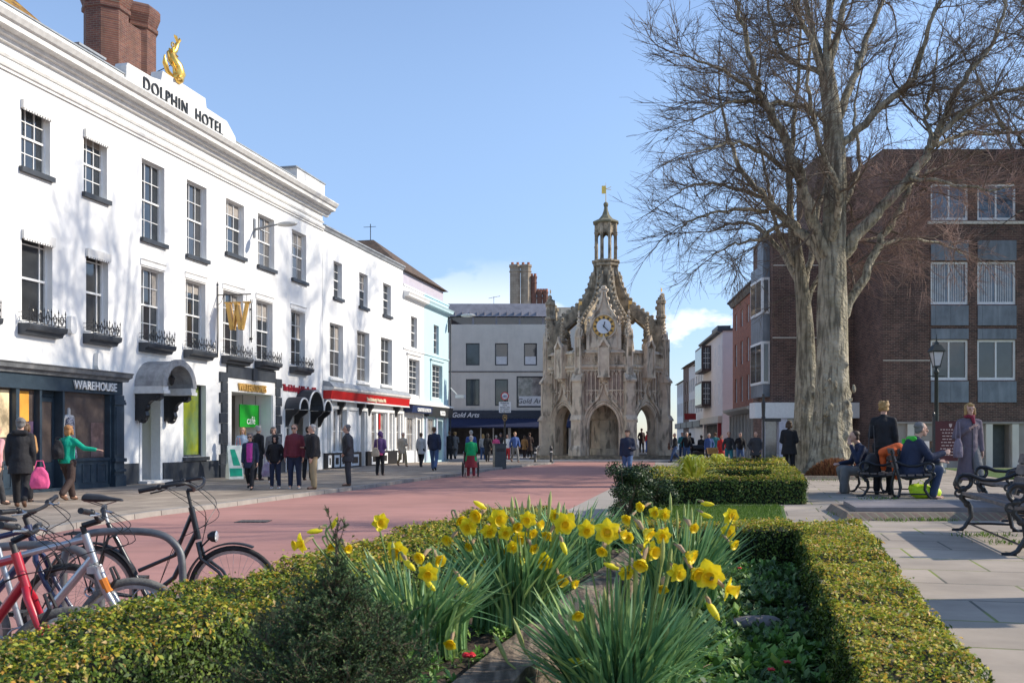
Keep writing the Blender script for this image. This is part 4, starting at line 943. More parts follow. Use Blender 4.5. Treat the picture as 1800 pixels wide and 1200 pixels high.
# ---- concrete shop building (jeweller) facing the camera ----
YB = 81.0; k81 = FPX/YB
G = thing('shop_building', 'grey rendered two-storey building with navy Gold Arts jeweller fascia and zinc attic', 'shop building', (PX(784, YB), YB, 0))
gx = lambda px: (px-784)/k81
gz = lambda py: 1.5-(py-768)/k81
ge = gx(1075)
ops = []
for a, b, c, d in ((819, 843, 603, 642), (870, 893, 603, 642), (921, 944, 603, 642), (972, 995, 603, 642), (819, 843, 666, 713), (870, 893, 666, 713)):
    ops.append((gx(a), gx(b), gz(d), gz(c), .15))
ops.append((gx(908), gx(960), gz(716), gz(661), .15))
m = MB(); wall_skin(m, 0, ge, 0, gz(570), ops+[(gx(786), gx(1000), .05, 2.3, 1.0)]); shell(m, 0, ge, 0, gz(570), 12); m.build('wall', CONC, G)
for o in ops[:-1]: sash(G, o[0], o[1], o[2], o[3], .15, 1, 1, fw=.07, style='grid', frame=DGREY)
o = ops[-1]; sash(G, o[0], o[1], o[2], o[3], .15, 1, 1, fw=.1, style='grid', frame=DGREY, glass=GLASSB)
q = MB(); q.box(o[0]+.2, o[1]-.2, .03, .06, o[2]+.15, o[2]+.95); sg = q.build('window_sign', CORN, G)
text_part('Gold Arts', .6, LETTER, G, (o[0]+1.25, .02, o[2]+.35), ext=.005, shear=.25)
for o in ops[1:3]:
    q = MB(); q.box(o[0]+.1, o[1]-.1, .06, .075, o[2]+.1, o[2]+.75); q.build('window_sign', CORN, G)
q = MB(); q.box(0, ge, -.04, 0, gz(653)-.04, gz(653)+.04); q.build('string_course', DGREY, G)
q = MB(); q.box(0, ge, .3, 8, gz(570), gz(555)); q.build('attic_window', GLASS, G)
q = MB(); q.extr([(-.1, gz(556)), (.9, gz(531)), (8, gz(531)), (8, gz(556))], 0, gx(960), 'x')
for k in range(13): q.box(gx(786)+k*.62, gx(786)+k*.62+.04, -.06, .3, gz(556), gz(548))
q.build('zinc_attic', ZINC, G)
q = MB()
for k in range(6): q.box(gx(789+k*41), gx(792+k*41), .18, .32, gz(570), gz(556))
q.build('mullion', ZINC, G)
q = MB(); q.box(gx(784), gx(1010), -.25, -.001, gz(735), gz(721)); q.build('fascia', mat('navy_shop', (.03, .04, .06), .4, bump=0), G)
q = MB(); q.extr([(-.0, gz(735.2)), (-.2, gz(735.2)), (-1.3, gz(750)), (-1.3, gz(752)), (0, gz(740))], gx(786), gx(1005), 'x'); q.build('awning', mat('navy_awning', (.02, .028, .07), .8, bump=0), G)
text_part('Gold Arts', .56, wl, G, (gx(818), -.27, gz(733)), ext=.01, shear=.3, off=.01)
q = MB(); q.box(gx(786), gx(1000), .95, .99, .05, 2.3); q.build('shop_window', DARKIN, G)
q = MB(); q.box(gx(844), gx(846), .3, .6, .05, 2.3); q.box(gx(893), gx(898), .3, .6, .05, 2.3); q.box(gx(866), gx(868), .3, .6, .05, 2.3); q.build('column', CORN, G)
# stone chimneys behind
HB = thing('chimney_house', 'stone house whose tall chimney stacks rise behind the jeweller building', 'house', (PX(893, 96), 96, 0)); kk = FPX/96
zz = lambda py: 1.5-(py-768)/kk
q = MB(); q.box(-2, 8, 0, 8, 0, zz(540)); q.build('wall', STONE, HB)
CHS = mat('chimney_stone', (.42, .35, .27), .9, var=.25, scale=1.5, bump=.4, kind='brick', bw=.5, bh=.25, col2=(.34, .27, .2), mortar=(.2, .16, .12))
def stack(px0, px1, top, name='chimney', lobes=2, m=CHS):
    q = MB(); a = (px0-893)/kk; b = (px1-893)/kk; r_ = (b-a)/2/lobes*1.05
    for i in range(lobes):
        cx = a+(b-a)*(i+.5)/lobes
        q.lathe([(r_*1.0, zz(545)), (r_*1.0, zz(top+16)), (r_*1.12, zz(top+15)), (r_*1.0, zz(top+12)), (r_*1.0, zz(top+8)), (r_*1.15, zz(top+6)), (r_*1.15, zz(top+3))], (cx, 1, 0), 8, R(22.5))
    o = q.build(name, m, HB)
    for i in range(lobes*2):
        q = MB(); q.lathe([(.16, zz(top+4)), (.13, zz(top-1)), (.15, zz(top-2))], (a+(b-a)*(i+.5)/(lobes*2), 1, 0), 8); q.build('chimney_pot', mat('terracotta', (.42, .16, .09), .8, bump=.1), o)
stack(896, 934, 460); stack(932, 944, 480, lobes=1, m=BRICKC); stack(944, 964, 507, lobes=2, m=BRICKC)
t = thing('roof_aerial', 'thin television aerial on the zinc roof left of the stone chimneys', 'aerial', (PX(868, 84), 84, gz(531)))
q = MB(); q.tube([(0, 0, 0), (0, 0, .9)], .025, 4); q.tube([(-.45, 0, .75), (.55, 0, .95)], .02, 4)
for k in range(5): q.tube([(-.4+k*.22, -.2, .76+k*.04), (-.4+k*.22, .2, .76+k*.04)], .014, 4)
q.build('mast', IRON, t)
# ================= market cross =================
CZ = 65.0
XC = thing('market_cross', 'ornate octagonal stone market cross with clock, flying ribs and lantern spire', 'monument', (PX(1065, CZ), CZ, 0), R(-7.5))
PANEL = mat('recess_shade_stone', (.42, .33, .27), .95, var=.3, scale=2, bump=.4, bscale=8, streak=.5, scol=(.12, .10, .085), slo=.5, shi=.68)  # pinkish-grey panel stone, darkened to paint shade into the tracery recesses
def rotz(k): return Matrix.Rotation(R(45*k), 4, 'Z')
q = MB()
q.lathe([(5.35, 0.02), (5.35, .16), (5.0, .16), (5.0, .32)], (0, 0, 0), 8, R(22.5)); q.build('base_step', STONED, XC)
AW = 3.72; HW = AW*math.tan(R(22.5)); T_ = .75
def archpts(w, zs, h, n=12):
    """four-centred pointed arch from (-w,zs) to (w,zs)."""
    L_ = []
    for i in range(n+1):
        t = i/n; x = -w*(1-t); z = zs+h*((1-(1-t)**2.3)**.62)*(.90)+h*.10*t**2
        L_.append((x, z))
    return L_+[(-x, z) for x, z in L_[:-1][::-1]]
ARCH = archpts(.93, 2.3, 1.25)
def face_wall(k):
    q = MB(); q.T = rotz(k); y0 = -AW; y1 = -AW+T_; zt = 6.9
    for (ya, flip) in ((y0, 0), (y1, 1)):
        q.quad((-HW, ya, .3), (-.93, ya, .3), (-.93, ya, zt), (-HW, ya, zt)); q.quad((.93, ya, .3), (HW, ya, .3), (HW, ya, zt), (.93, ya, zt))
        for i in range(len(ARCH)-1):
            a, b = ARCH[i], ARCH[i+1]; q.quad((a[0], ya, a[1]), (b[0], ya, b[1]), (b[0], ya, zt), (a[0], ya, zt))
    pts = [(-.93, .3)]+ARCH+[(.93, .3)]
    for i in range(len(pts)-1):
        a, b = pts[i], pts[i+1]; q.quad((a[0], y0, a[1]), (a[0], y1, a[1]), (b[0], y1, b[1]), (b[0], y0, b[1]))
    # arch mouldings
    for r_, o_, yy in ((.07, .10, -.06), (.06, .24, -.09)):
        q.tube([(x*(1+o_/.93), y0+yy+.05, (z-2.3)*(1+o_*.9)+2.3) for x, z in ARCH], r_, 5)
        for s_ in (-1, 1): q.tube([(s_*(.93+o_), y0+yy+.05, .35), (s_*(.93+o_), y0+yy+.05, 2.3)], r_, 5)
    # ogee hood to finial
    og = [(-1.28, 2.25), (-1.24, 2.7), (-1.05, 3.2), (-.72, 3.62), (-.42, 3.92), (-.20, 4.3), (-.09, 4.75), (-.02, 5.1)]
    q.tube([(x, y0-.10, z) for x, z in og], [.09]*6+[.07, .05], 5); q.tube([(-x, y0-.10, z) for x, z in og], [.09]*6+[.07, .05], 5)
    for x, z in og[2:7]:
        for s_ in (-1, 1): q.ball((s_*(x-.08), y0-.14, z+.06), .085, 6, 4)
    q.ball((0, y0-.14, 5.15), (.16, .13, .14), 6, 4); q.ball((0, y0-.14, 4.9), (.12, .1, .1), 6, 4)
    # blind tracery panelling
    for i in range(-5, 6):
        x = i*.265
        zb = 3.15+max(0, 1.25-abs(x)*1.25) if abs(x) < 1.3 else 2.4
        if i == 0: continue
        q.box(x-.028, x+.028, y0-.13, y0-.001, zb, 5.75)
        if abs(i) < 5:
            for s_ in (-1, 1): q.tube([(x+.132*s_, y0-.07, 5.66), (x+.07*s_, y0-.07, 5.58), (x+.02*s_, y0-.07, 5.38)], .032, 4); q.tube([(x+.132*s_, y0-.07, 4.36), (x+.07*s_, y0-.07, 4.28), (x+.02*s_, y0-.07, 4.10)], .028, 4) if abs(x) > .7 else None
    q.box(-1.4, -.35, y0-.11, y0-.002, 4.42, 4.50); q.box(.35, 1.4, y0-.11, y0-.002, 4.42, 4.50); q.box(-1.45, 1.45, y0-.15, y0-.002, 5.70, 5.78)
    o = q.build('arch_wall', STONE, XC)
    q = MB(); q.T = rotz(k)
    for s_ in (-1, 1): q.extr([(s_*1.40, 3.5), (s_*1.40, 5.69), (s_*.30, 5.69), (s_*.30, 4.55), (s_*.75, 4.0), (s_*1.15, 3.5)], y0-.012, y0-.001, 'y')
    q.build('tracery_panel', PANEL, o)
for k in range(8): face_wall(k)
for k in range(8):
    q = MB(); q.T = rotz(k); y0 = -AW
    q.extr([(y0+.2, 5.78), (y0-.08, 5.78), (y0-.22, 5.92), (y0-.22, 6.02), (y0-.10, 6.08), (y0+.2, 6.08)], -HW, HW, 'x')
    q.box(-HW, HW, y0-.05, y0+.22, 6.08, 6.82)
    q.extr([(y0+.3, 6.82), (y0-.20, 6.82), (y0-.20, 6.90), (y0-.05, 7.04), (y0+.3, 7.04)], -HW-.05, HW+.05, 'x')
    for s_ in (-1, 1):
        for j in (0, 1):
            cx = s_*(.55+j*.52)
            for a in range(4):
                an = a*math.pi/2+.785; q.ring((cx+.09*math.cos(an), y0-.07, 6.45+.09*math.sin(an)), .095, .03, 8, 4)
            for (u0, u1, v0, v1) in ((-.25, .25, -.27, -.23), (-.25, .25, .23, .27), (-.26, -.22, -.23, .23), (.22, .26, -.23, .23)): q.box(cx+u0, cx+u1, y0-.11, y0-.051, 6.45+v0, 6.45+v1)
    for j in range(9): q.ball((-1.3+j*.325, y0-.16, 5.66), .07, 5, 4)
    q.build('parapet', STONE, XC)
    # niche (blank canopied panel)
    q = MB(); q.T = rotz(k)
    q.box(-.30, .30, y0-.42, y0-.05, 5.35, 7.15); q.extr([(y0-.05, 5.35), (y0-.42, 5.35), (y0-.30, 5.1), (y0-.05, 4.95)], -.22, .22, 'x')
    q.box(-.36, -.27, y0-.50, y0-.05, 5.30, 7.3); q.box(.27, .36, y0-.50, y0-.05, 5.30, 7.3)
    q.extr([(-.38, 7.14), (-.20, 7.26), (0, 7.62), (.20, 7.26), (.38, 7.14), (.38, 7.3), (.16, 7.6), (0, 8.0), (-.16, 7.6), (-.38, 7.3)], y0-.52, y0-.30, 'y')
    q.box(-.34, .34, y0-.30, y0+.02, 7.14, 7.45); q.box(-.40, .40, y0-.54, y0-.04, 5.26, 5.36)
    q.build('niche', STONE, XC)
# buttresses + pinnacles
def crockets(q, x, y, r0, z0, r1, z1, n, m=4, s_=.07, rot=0):
    for j in range(n):
        t = (j+.5)/n; r_ = r0+(r1-r0)*t; z = z0+(z1-z0)*t
        for a in range(m):
            an = a*2*math.pi/m+rot; q.ball((x+(r_+s_*.35)*math.cos(an), y+(r_+s_*.35)*math.sin(an), z), (s_, s_, s_*.8), 5, 4)
for k in range(8):
    q = MB(); q.T = Matrix.Rotation(R(45*k+22.5), 4, 'Z'); rc = AW/math.cos(R(22.5))
    yo = -(rc+.45)
    q.box(-.42, .42, yo-.32, yo+.8, .3, .75); q.extr([(yo+.8, .75), (yo-.32, .75), (yo-.18, .95), (yo+.8, .95)], -.39, .39, 'x')
    q.box(-.33, .33, yo-.12, yo+.8, .95, 2.55); q.extr([(yo+.8, 2.55), (yo-.20, 2.55), (yo-.20, 2.62), (yo-.02, 2.9), (yo+.8, 2.9)], -.37, .37, 'x')
    q.box(-.29, .29, yo-.0, yo+.8, 2.9, 5.0); q.extr([(yo+.8, 5.0), (yo-.10, 5.0), (yo-.12, 5.1), (yo+.22, 5.55), (yo+.8, 5.55)], -.36, .36, 'x')
    q.box(-.22, .22, yo+.25, yo+.8, 5.55, 7.3)
    q.build('buttress', STONE, XC)
    q = MB(); q.T = Matrix.Rotation(R(45*k+22.5), 4, 'Z'); yp = yo+.36
    q.lathe([(.34, 5.5), (.30, 5.7), (.20, 5.9), (.20, 7.7), (.30, 7.8), (.30, 7.9), (.20, 7.95), (.04, 9.35)], (0, yp, 0), 4, R(45))
    for s_ in (-1, 1): q.box(s_*.17-.035, s_*.17+.035, yp-.22, yp-.15, 5.6, 7.75); q.box(s_*.17-.035, s_*.17+.035, yp+.15, yp+.22, 5.6, 7.75)
    for a in range(4):
        an = a*math.pi/2; cx, cy = .2*math.cos(an), .2*math.sin(an)
        q.tube([(cx*1.1+cy*.8, yp+cy*1.1-cx*.8, 7.75), (cx*1.15, yp+cy*1.15, 8.3), (cx*1.1-cy*.8, yp+cy*1.1+cx*.8, 7.75)], .04, 4)
    crockets(q, 0, yp, .17, 8.0, .05, 9.2, 5, 4, .06, 0)
    q.ball((0, yp, 9.35), .10, 6, 5); q.ball((0, yp, 9.5), .05, 5, 4)
    q.build('pinnacle', STONE, XC)
    # tall inner shaft
    q = MB(); q.T = Matrix.Rotation(R(45*k+22.5), 4, 'Z'); yi = -(rc-.10)
    tall = 10.6 if k in (1, 2, 5, 6) else 8.3
    q.lathe([(.36, 6.6), (.36, 7.2), (.28, 7.4), (.26, tall-1.4), (.34, tall-1.35), (.34, tall-1.2), (.24, tall-1.1), (.23, tall-.45), (.33, tall-.4), (.33, tall-.2), (.22, tall-.15), (.2, tall)], (0, yi, 0), 8, R(22.5))
    q.ball((0, yi, tall+.05), (.12, .12, .14), 6, 5); crockets(q, 0, yi, .28, 7.5, .25, tall-1.5, 3, 4, .07, .78)
    q.build('shaft', STONED, XC)
    if k in (0, 3, 6, 7, 1):
        q = MB(); q.T = Matrix.Rotation(R(45*k+22.5), 4, 'Z'); yv, zv = (yp, 9.5) if tall < 9 else (yi, tall)
        q.tube([(0, yv, zv), (0, yv, zv+.65)], .018, 4); q.box(0, .20, yv-.01, yv+.01, zv+.38, zv+.6); q.build('pinnacle_vane', GOLDP, XC)
# ribs
OUT = [(4.05, 7.9), (3.75, 8.65), (3.25, 9.25), (2.6, 9.75), (2.0, 10.2), (1.5, 10.8), (1.12, 11.6), (.9, 12.5)]
INN = [(.3, 12.5), (.3, 9.7), (.85, 9.75), (1.35, 9.55), (2.0, 9.05), (2.65, 8.5), (3.1, 7.9), (3.4, 7.2), (3.5, 6.9), (4.05, 6.9)]
for k in range(8):
    q = MB(); q.T = Matrix.Rotation(R(45*k+22.5), 4, 'Z')
    def prof(a, h): return [(-r_, z) for r_, z in a]
    # built as quads strip to stay clean
    O2 = OUT; I2 = [(3.6, 6.9), (3.38, 8.15), (2.95, 8.72), (2.32, 9.22), (1.72, 9.68), (1.2, 10.2), (.8, 10.6), (.5, 11.2)]
    for i in range(7):
        a, b, c, d = O2[i], O2[i+1], I2[i+1], I2[i]; w_ = .23
        q.hexa([(-w_, -d[0], d[1]), (w_, -d[0], d[1]), (w_, -c[0], c[1]), (-w_, -c[0], c[1]), (-w_, -a[0], a[1]), (w_, -a[0], a[1]), (w_, -b[0], b[1]), (-w_, -b[0], b[1])])
    for (off, rr_) in ((.0, .10), (-.34, .05)):
        for sx in ((-.15, .15) if off else (-.13, .13)):
            q.tube([(sx, -(r_+off*.6), z+off*.6+.02) for r_, z in O2], rr_, 5)
    for i in range(7):
        for t in (.0, .5):
            a, b = O2[i], O2[i+1]; r_ = a[0]+(b[0]-a[0])*t; z = a[1]+(b[1]-a[1])*t; q.ball((0, -r_-.06, z+.12), (.15, .14, .13), 6, 4)
    for (r_, z) in ((2.9, 8.6), (1.9, 9.5)): q.ball((0, -r_, z-.15), (.16, .22, .24), 6, 5)
    q.build('flying_rib', STONED, XC)
# clock gables on alternate faces
CLK = mat('clock_dial', (.72, .78, .84), .4, var=.04, bump=0)
for k in (0, 2, 4, 6):
    q = MB(); q.T = rotz(k); y0 = -AW
    g_ = [(-.92, 7.0), (-.92, 8.0), (-.80, 8.55), (-.74, 9.0), (-.50, 9.4), (-.28, 9.75), (-.15, 10.2), (-.08, 10.75)]
    q.extr(g_+[(-x, z) for x, z in g_[::-1]], y0-.10, y0+.28, 'y')
    for s_ in (-1, 1):
        q.tube([(s_*x*1.04, y0-.14, z) for x, z in g_[1:]], .085, 5)
        for x, z in g_[1:]: q.ball((s_*(abs(x)+.12), y0-.08, z+.05), .12, 6, 4)
        q.box(s_*1.0-.09, s_*1.0+.09, y0-.2, y0+.1, 7.0, 8.4); q.lathe([(.12, 8.4), (.02, 9.2)], (s_*1.0, y0-.05, 0), 4, R(45)); crockets(q, s_*1.0, y0-.05, .10, 8.45, .04, 9.1, 3, 4, .045)
    q.ring((0, y0-.12, 8.5), .76, .07, 28, 6); q.ball((0, y0-.05, 10.95), (.2, .16, .16), 6, 5); q.ball((0, y0-.05, 10.7), (.28, .14, .1), 6, 5)
    for s_ in (-1, 1): q.box(s_*.58-.26, s_*.58+.26, y0-.14, y0-.101, 7.15, 7.7)
    q.build('clock_gable', STONED if k else STONE, XC)
    c_ = MB(); c_.T = rotz(k); c_.extr([(.68*math.cos(a*math.pi/16), 8.5+.68*math.sin(a*math.pi/16)) for a in range(32)], y0-.15, y0-.101, 'y')
    clk = c_.build('clock', GOLDP, XC)
    c_ = MB(); c_.T = rotz(k); c_.extr([(.46*math.cos(a*math.pi/16), 8.5+.46*math.sin(a*math.pi/16)) for a in range(32)], y0-.17, y0-.151, 'y'); c_.build('dial', CLK, clk)
    c_ = MB()
    for h in range(12):
        a = h*math.pi/6; c_.T = rotz(k) @ Matrix.Translation((0, 0, 8.5)) @ Matrix.Rotation(-a, 4, 'Y'); c_.box(-.0, .001, y0-.1505, y0-.1502, 0, .5); c_.box(-.055, -.012, y0-.165, y0-.151, .47, .64); c_.box(.012, .055, y0-.165, y0-.151, .47, .64)
        c_.box(-.07, .07, y0-.166, y0-.152, .52, .56)
    c_.build('numerals', IRON, clk)
    c_ = MB()
    for a, l in ((12, .30), (138, .42)):
        c_.T = rotz(k) @ Matrix.Translation((0, 0, 8.5)) @ Matrix.Rotation(R(a), 4, 'Y'); c_.box(-.028, .028, y0-.19, y0-.175-.0005*a, -.08, l)
    c_.build('clock_hands', IRON, clk)
for k in (1, 3, 5, 7):
    q = MB(); q.T = rotz(k); y0 = -AW-.12
    q.lathe([(.26, 7.0), (.26, 7.6), (.34, 7.65), (.34, 7.75), (.22, 7.8), (.05, 9.1)], (0, y0, 0), 4, R(45)); crockets(q, 0, y0, .18, 7.9, .06, 8.95, 5, 4, .07); q.ball((0, y0, 9.12), .11, 6, 5); q.build('pinnacle', STONED, XC)
# roof under the ribs, central column
q = MB(); q.lathe([(3.75, 6.7), (2.4, 7.1), (1.1, 7.7), (.9, 7.8)], (0, 0, 0), 8, R(22.5)); q.build('vault_roof', STONED, XC)
q = MB(); q.lathe([(1.7, 7.4), (1.35, 8.6), (1.12, 9.6), (.98, 10.5), (.84, 11.6), (.74, 12.3), (.72, 12.85), (.90, 12.95), (.92, 13.05), (.86, 13.12), (1.0, 13.2), (1.0, 13.3), (.78, 13.36)], (0, 0, 0), 8, R(22.5))
for a in range(8):
    an = R(45*a+22.5)
    q.tube([(.98*math.cos(an), .98*math.sin(an), 10.6), (.88*math.cos(an), .88*math.sin(an), 11.8), (.80*math.cos(an), .80*math.sin(an), 12.9)], [.13, .09, .07], 5)
    for z in (11.3, 11.9, 12.5): q.ball((1.0*math.cos(an)*(1-(z-11.3)*.1), 1.0*math.sin(an)*(1-(z-11.3)*.1), z), .09, 5, 4)
q.build('spire_column', STONED, XC)
LN = MB()
for a in range(8):
    an = R(45*a+22.5); x, y = .68*math.cos(an), .68*math.sin(an)
    LN.lathe([(.13, 13.34), (.10, 13.5), (.095, 15.0), (.13, 15.1), (.12, 15.8)], (x, y, 0), 6); LN.tube([(x*1.14, y*1.14, 13.34), (x*1.14, y*1.14, 15.4), (x*1.05, y*1.05, 15.7)], [.04, .035, .02], 4)
    for z in (14.2, 15.15): LN.ball((x*1.17, y*1.17, z), .06, 5, 4)
    b = R(45*(a+1)+22.5); x2, y2 = .68*math.cos(b), .68*math.sin(b)
    for j in range(6):
        t0, t1 = j/6, (j+1)/6; f = lambda t: (x+(x2-x)*t, y+(y2-y)*t); h = lambda t: 14.75+.42*(1-abs(2*t-1)**1.8)
        p0, p1 = f(t0), f(t1)
        LN.hexa([(p0[0]*.93, p0[1]*.93, h(t0)), (p0[0]*1.03, p0[1]*1.03, h(t0)), (p1[0]*1.03, p1[1]*1.03, h(t1)), (p1[0]*.93, p1[1]*.93, h(t1)), (p0[0]*.93, p0[1]*.93, 15.78), (p0[0]*1.03, p0[1]*1.03, 15.78), (p1[0]*1.03, p1[1]*1.03, 15.78), (p1[0]*.93, p1[1]*.93, 15.78)])
LN.build('lantern', STONED, XC)
q = MB(); q.lathe([(.80, 15.78), (.92, 15.84), (.92, 15.92), (.80, 15.98), (.50, 16.12), (.28, 16.38), (.16, 16.7), (.12, 16.95), (.16, 17.0)], (0, 0, 0), 8, R(22.5)); q.ball((0, 0, 17.12), .17, 10, 8)
q.build('lantern_roof', mat('mossy_lead_roof', (.20, .185, .12), .8, var=.3, scale=4, bump=.3), XC)
q = MB(); q.tube([(0, 0, 17.2), (0, 0, 18.6)], [.035, .012], 5); q.box(-.28, -.02, -.012, .012, 17.85, 18.38)
for a in (-.1, .3): q.tube([(0, 0, 18.15), (.36, 0, 18.15+a*.5)], .02, 4)
q.build('weather_vane', GOLD, XC)
# central pier + bench
q = MB(); q.lathe([(1.5, .3), (1.5, .75), (1.0, .75), (.95, 2.6), (1.1, 2.7), (1.6, 4.2), (3.0, 5.2)], (0, 0, 0), 16); q.build('central_pier', STONE, XC)
q = MB(); q.lathe([(3.3, 5.1), (1.6, 5.5), (.5, 5.6)], (0, 0, 0), 16)
for a in range(16):
    an = R(22.5*a); q.tube([(1.0*math.cos(an), 1.0*math.sin(an), 2.7), (1.5*math.cos(an), 1.5*math.sin(an), 3.9), (2.9*math.cos(an), 2.9*math.sin(an), 4.9)], .07, 5)
q.build('vault', STONED, XC)

# ================= buildings right of the cross =================
def Zr(px): return 10.63/((px-900)/1700-.08)
TR = math.atan2(-1, -.08)
def rbld(name, label, px_far, px_near, top_px=None, dx=0):
    Za, Zb = Zr(px_far), Zr(px_near); t = thing(name, label, 'house' if 'house' in name else 'shop building', (10.63+.08*Za+dx, Za, 0), TR); return t, Za, (Za-Zb)*1.0032
PALE = mat('pale_pink_stucco', (.66, .60, .58), .8, var=.05, scale=1, bump=.08)
FARW = mat('far_white_stucco', (.66, .67, .68), .8, var=.06, scale=1, bump=.05)
CREAM = mat('cream_shopfront', (.50, .46, .40), .7, var=.08, scale=2, bump=.05)
def rows(Bd, m, E, z_top, D, cols, rws, wm, wx=.9, frame=None, y=0, extra=[]):
    ops = []
    for c in cols:
        for (z0, z1) in rws: ops.append((c-wx/2, c+wx/2, z0, z1, .15))
    wall_skin(m, 0, E, 0, z_top, ops+extra); shell(m, 0, E, 0, z_top, D); m.build('wall', wm, Bd)
    for o in ops: sash(Bd, o[0], o[1], o[2], o[3], .15, 2, 4, fw=.05, frame=frame)
# red brick house
Bd, Za, E = rbld('brick_house', 'tall red brick town house with white shop cornice on the right of the street', 1288, 1334)
rows(Bd, MB(), E, 11.4, 9, [E*.14, E*.38, E*.62, E*.86], [(4.0, 5.7), (6.6, 8.2), (9.2, 10.4)], BRICKR, 1.0)
q = MB(); mould(q, -.1, E+.1, [(0, 11.0), (.1, 11.0), (.3, 11.3), (.42, 11.35), (.42, 11.45), (0, 11.5)]); q.build('cornice', DGREY, Bd)
q = MB(); mould(q, 0, E, [(0, 3.05), (.35, 3.1), (.7, 3.3), (.75, 3.45), (0, 3.6)]); 
for k in range(9): xx = E*k/8; q.box(xx-.12, xx+.12, -.25, -.001, .1, 3.05)
q.box(0, E, -.2, -.002, .1, .6); q.build('shopfront', CREAM, Bd)
q = MB()
for k in range(8): xx = E*k/8; q.box(xx+.2, xx+E/8-.2, -.1, -.003, .7, 2.7)
q.build('shop_window', GLASS, Bd)
q = MB()
for k in range(4): q.box(.9*k+.6, .9*k+1.3, 1.2, 2.2, 11.4, 12.5+.12*(k % 2)); q.lathe([(.15, 12.5), (.12, 13.1)], (.9*k+.95, 1.7, 0), 6)
q.build('chimney', BRICKC, Bd)
q = MB(); xx = E*.985; q.tube([(xx, -.1, 3.6), (xx, -.1, 10.9)], .06, 6); q.build('drainpipe', TRIM, Bd)
# pale building with dark framed bays
Bd, Za, E = rbld('shop_building', 'pale pink stuccoed building with dark-framed corner bay windows and shop below', 1236, 1270)
E2_ = E
m = MB(); wall_skin(m, 0, E, 0, 10.0, [(.6, E-.8, .2, 2.6, .4)]); shell(m, 0, E, 0, 10.0, 1.6); m.build('wall', PALE, Bd)
for z0 in (4.2, 7.3):
    q = MB(); a, b = .6, E*.45
    q.box(a, b, -.8, .0, z0, z0+2.2)
    o = q.build('bay_window', mat('dark_brown_paint', (.06, .035, .03), .5, bump=0), Bd); q = MB(); q.box(a+.15, b-.15, -.83, -.801, z0+.2, z0+2.0); q.build('pane', GLASS, o)
    q = MB(); q.box(b+.001, b+.02, -.68, -.1, z0+.2, z0+2.0); q.build('pane', GLASS, o)
    q = MB()
    for k in range(1, 3): q.box(b+.02, b+.035, -.69+.2*k, -.67+.2*k, z0+.2, z0+2.0)
    for k in range(1, 4): q.box(b+.021, b+.034, -.68, -.1, z0+.2+.45*k-.015, z0+.2+.45*k+.015)
    q.build('glazing_bars', TRIM, o)
    sash(Bd, E*.62, E*.62+.7, z0, z0+1.8, .1, 2, 4, y=-.06); sash(Bd, E*.82, E*.82+.7, z0, z0+1.8, .1, 2, 4, y=-.06)
q = MB(); mould(q, -.1, E+.12, [(0, 9.9), (.4, 9.95), (.45, 10.1), (0, 10.15)]); q.box(-.1, E+.12, 0, 1.7, 10.001, 10.12); q.build('cornice', DGREY, Bd)
q = MB(); q.box(.5, E-.1, -.35, -.001, 2.65, 3.2); q.build('fascia', CREAM, Bd)
q = MB(); q.box(E-.9, E-.55, -.3, -.002, .1, 2.64); q.build('pilaster', mat('deep_red_paint', (.22, .015, .02), .5, bump=0), Bd)
q = MB(); q.box(.6, E-.9, .3, .34, .2, 2.6); q.build('shop_window', DARKIN, Bd)
q = MB(); q.box(E*.3, E*.6, .3, 1.4, 10.1, 11.0); q.build('roof_plant', DGREY, Bd)
# distant houses
for (a, b, top, mt, lab, nm) in ((1222, 1236, 8.6, FARW, 'off-white far house with a dark red projecting shop sign', 'shop_building'), (1211, 1222, 8.9, mat('far_bluewhite', (.55, .58, .62), .8, bump=0), 'bluish white gabled house farther down the street', 'shop_building'),
    (1201, 1211, 9.2, BRICKD, 'brown brick house near the far end of the street', 'shop_building'), (1190, 1201, 7.8, FARW, 'farthest small white house closing the street on the right', 'shop_building')):
    Bd, Za, E = rbld(nm, lab, a, b)
    rows(Bd, MB(), E, top, 8, [E*.2, E*.5, E*.8], [(3.9, 5.4), (6.2, 7.5)], mt, min(1.2, E*.2))
    q = MB(); q.extr([(-.3, top), (3.5, top+2.2), (4.5, top+2.2), (8.3, top)], -.05, E+.05, 'x'); q.build('roof', ROOFB, Bd)
    q = MB(); q.box(.3, E-.3, -.3, -.001, 2.5, 3.1); q.build('fascia', DGREY, Bd)
    if a == 1222: q = MB(); q.box(E*.5, E*.5+.12, -1.4, -.3, 3.2, 3.8); q.build('projecting_sign', mat('deep_red_paint', (.22, .015, .02), .5, bump=0), Bd)
    q = MB(); q.box(E*.4, E*.4+1, 2.6, 3.6, top+1, top+3.4); q.build('chimney', BRICKC, Bd)
# white low shop between red house and modern block
Bd, Za, E = rbld('shop_building', 'cream single-storey shopfront wing below the modern oriel', 1334.5, 1352)
rows(Bd, MB(), E, 3.9, 6, [], [], CREAM, extra=[(E*.1, E*.9, .5, 2.7, .3)])
q = MB(); mould(q, 0, E, [(0, 2.9), (.3, 2.95), (.6, 3.2), (.6, 3.35), (0, 3.5)])
for k in range(7): xx = E*(.02+.16*k); q.box(xx, xx+.12, -.15, -.001, .1, 2.9)
q.build('shopfront_cornice', CREAM, Bd); q = MB(); q.box(E*.1, E*.9, .26, .29, .5, 2.7); q.build('shop_window', GLASS, Bd)

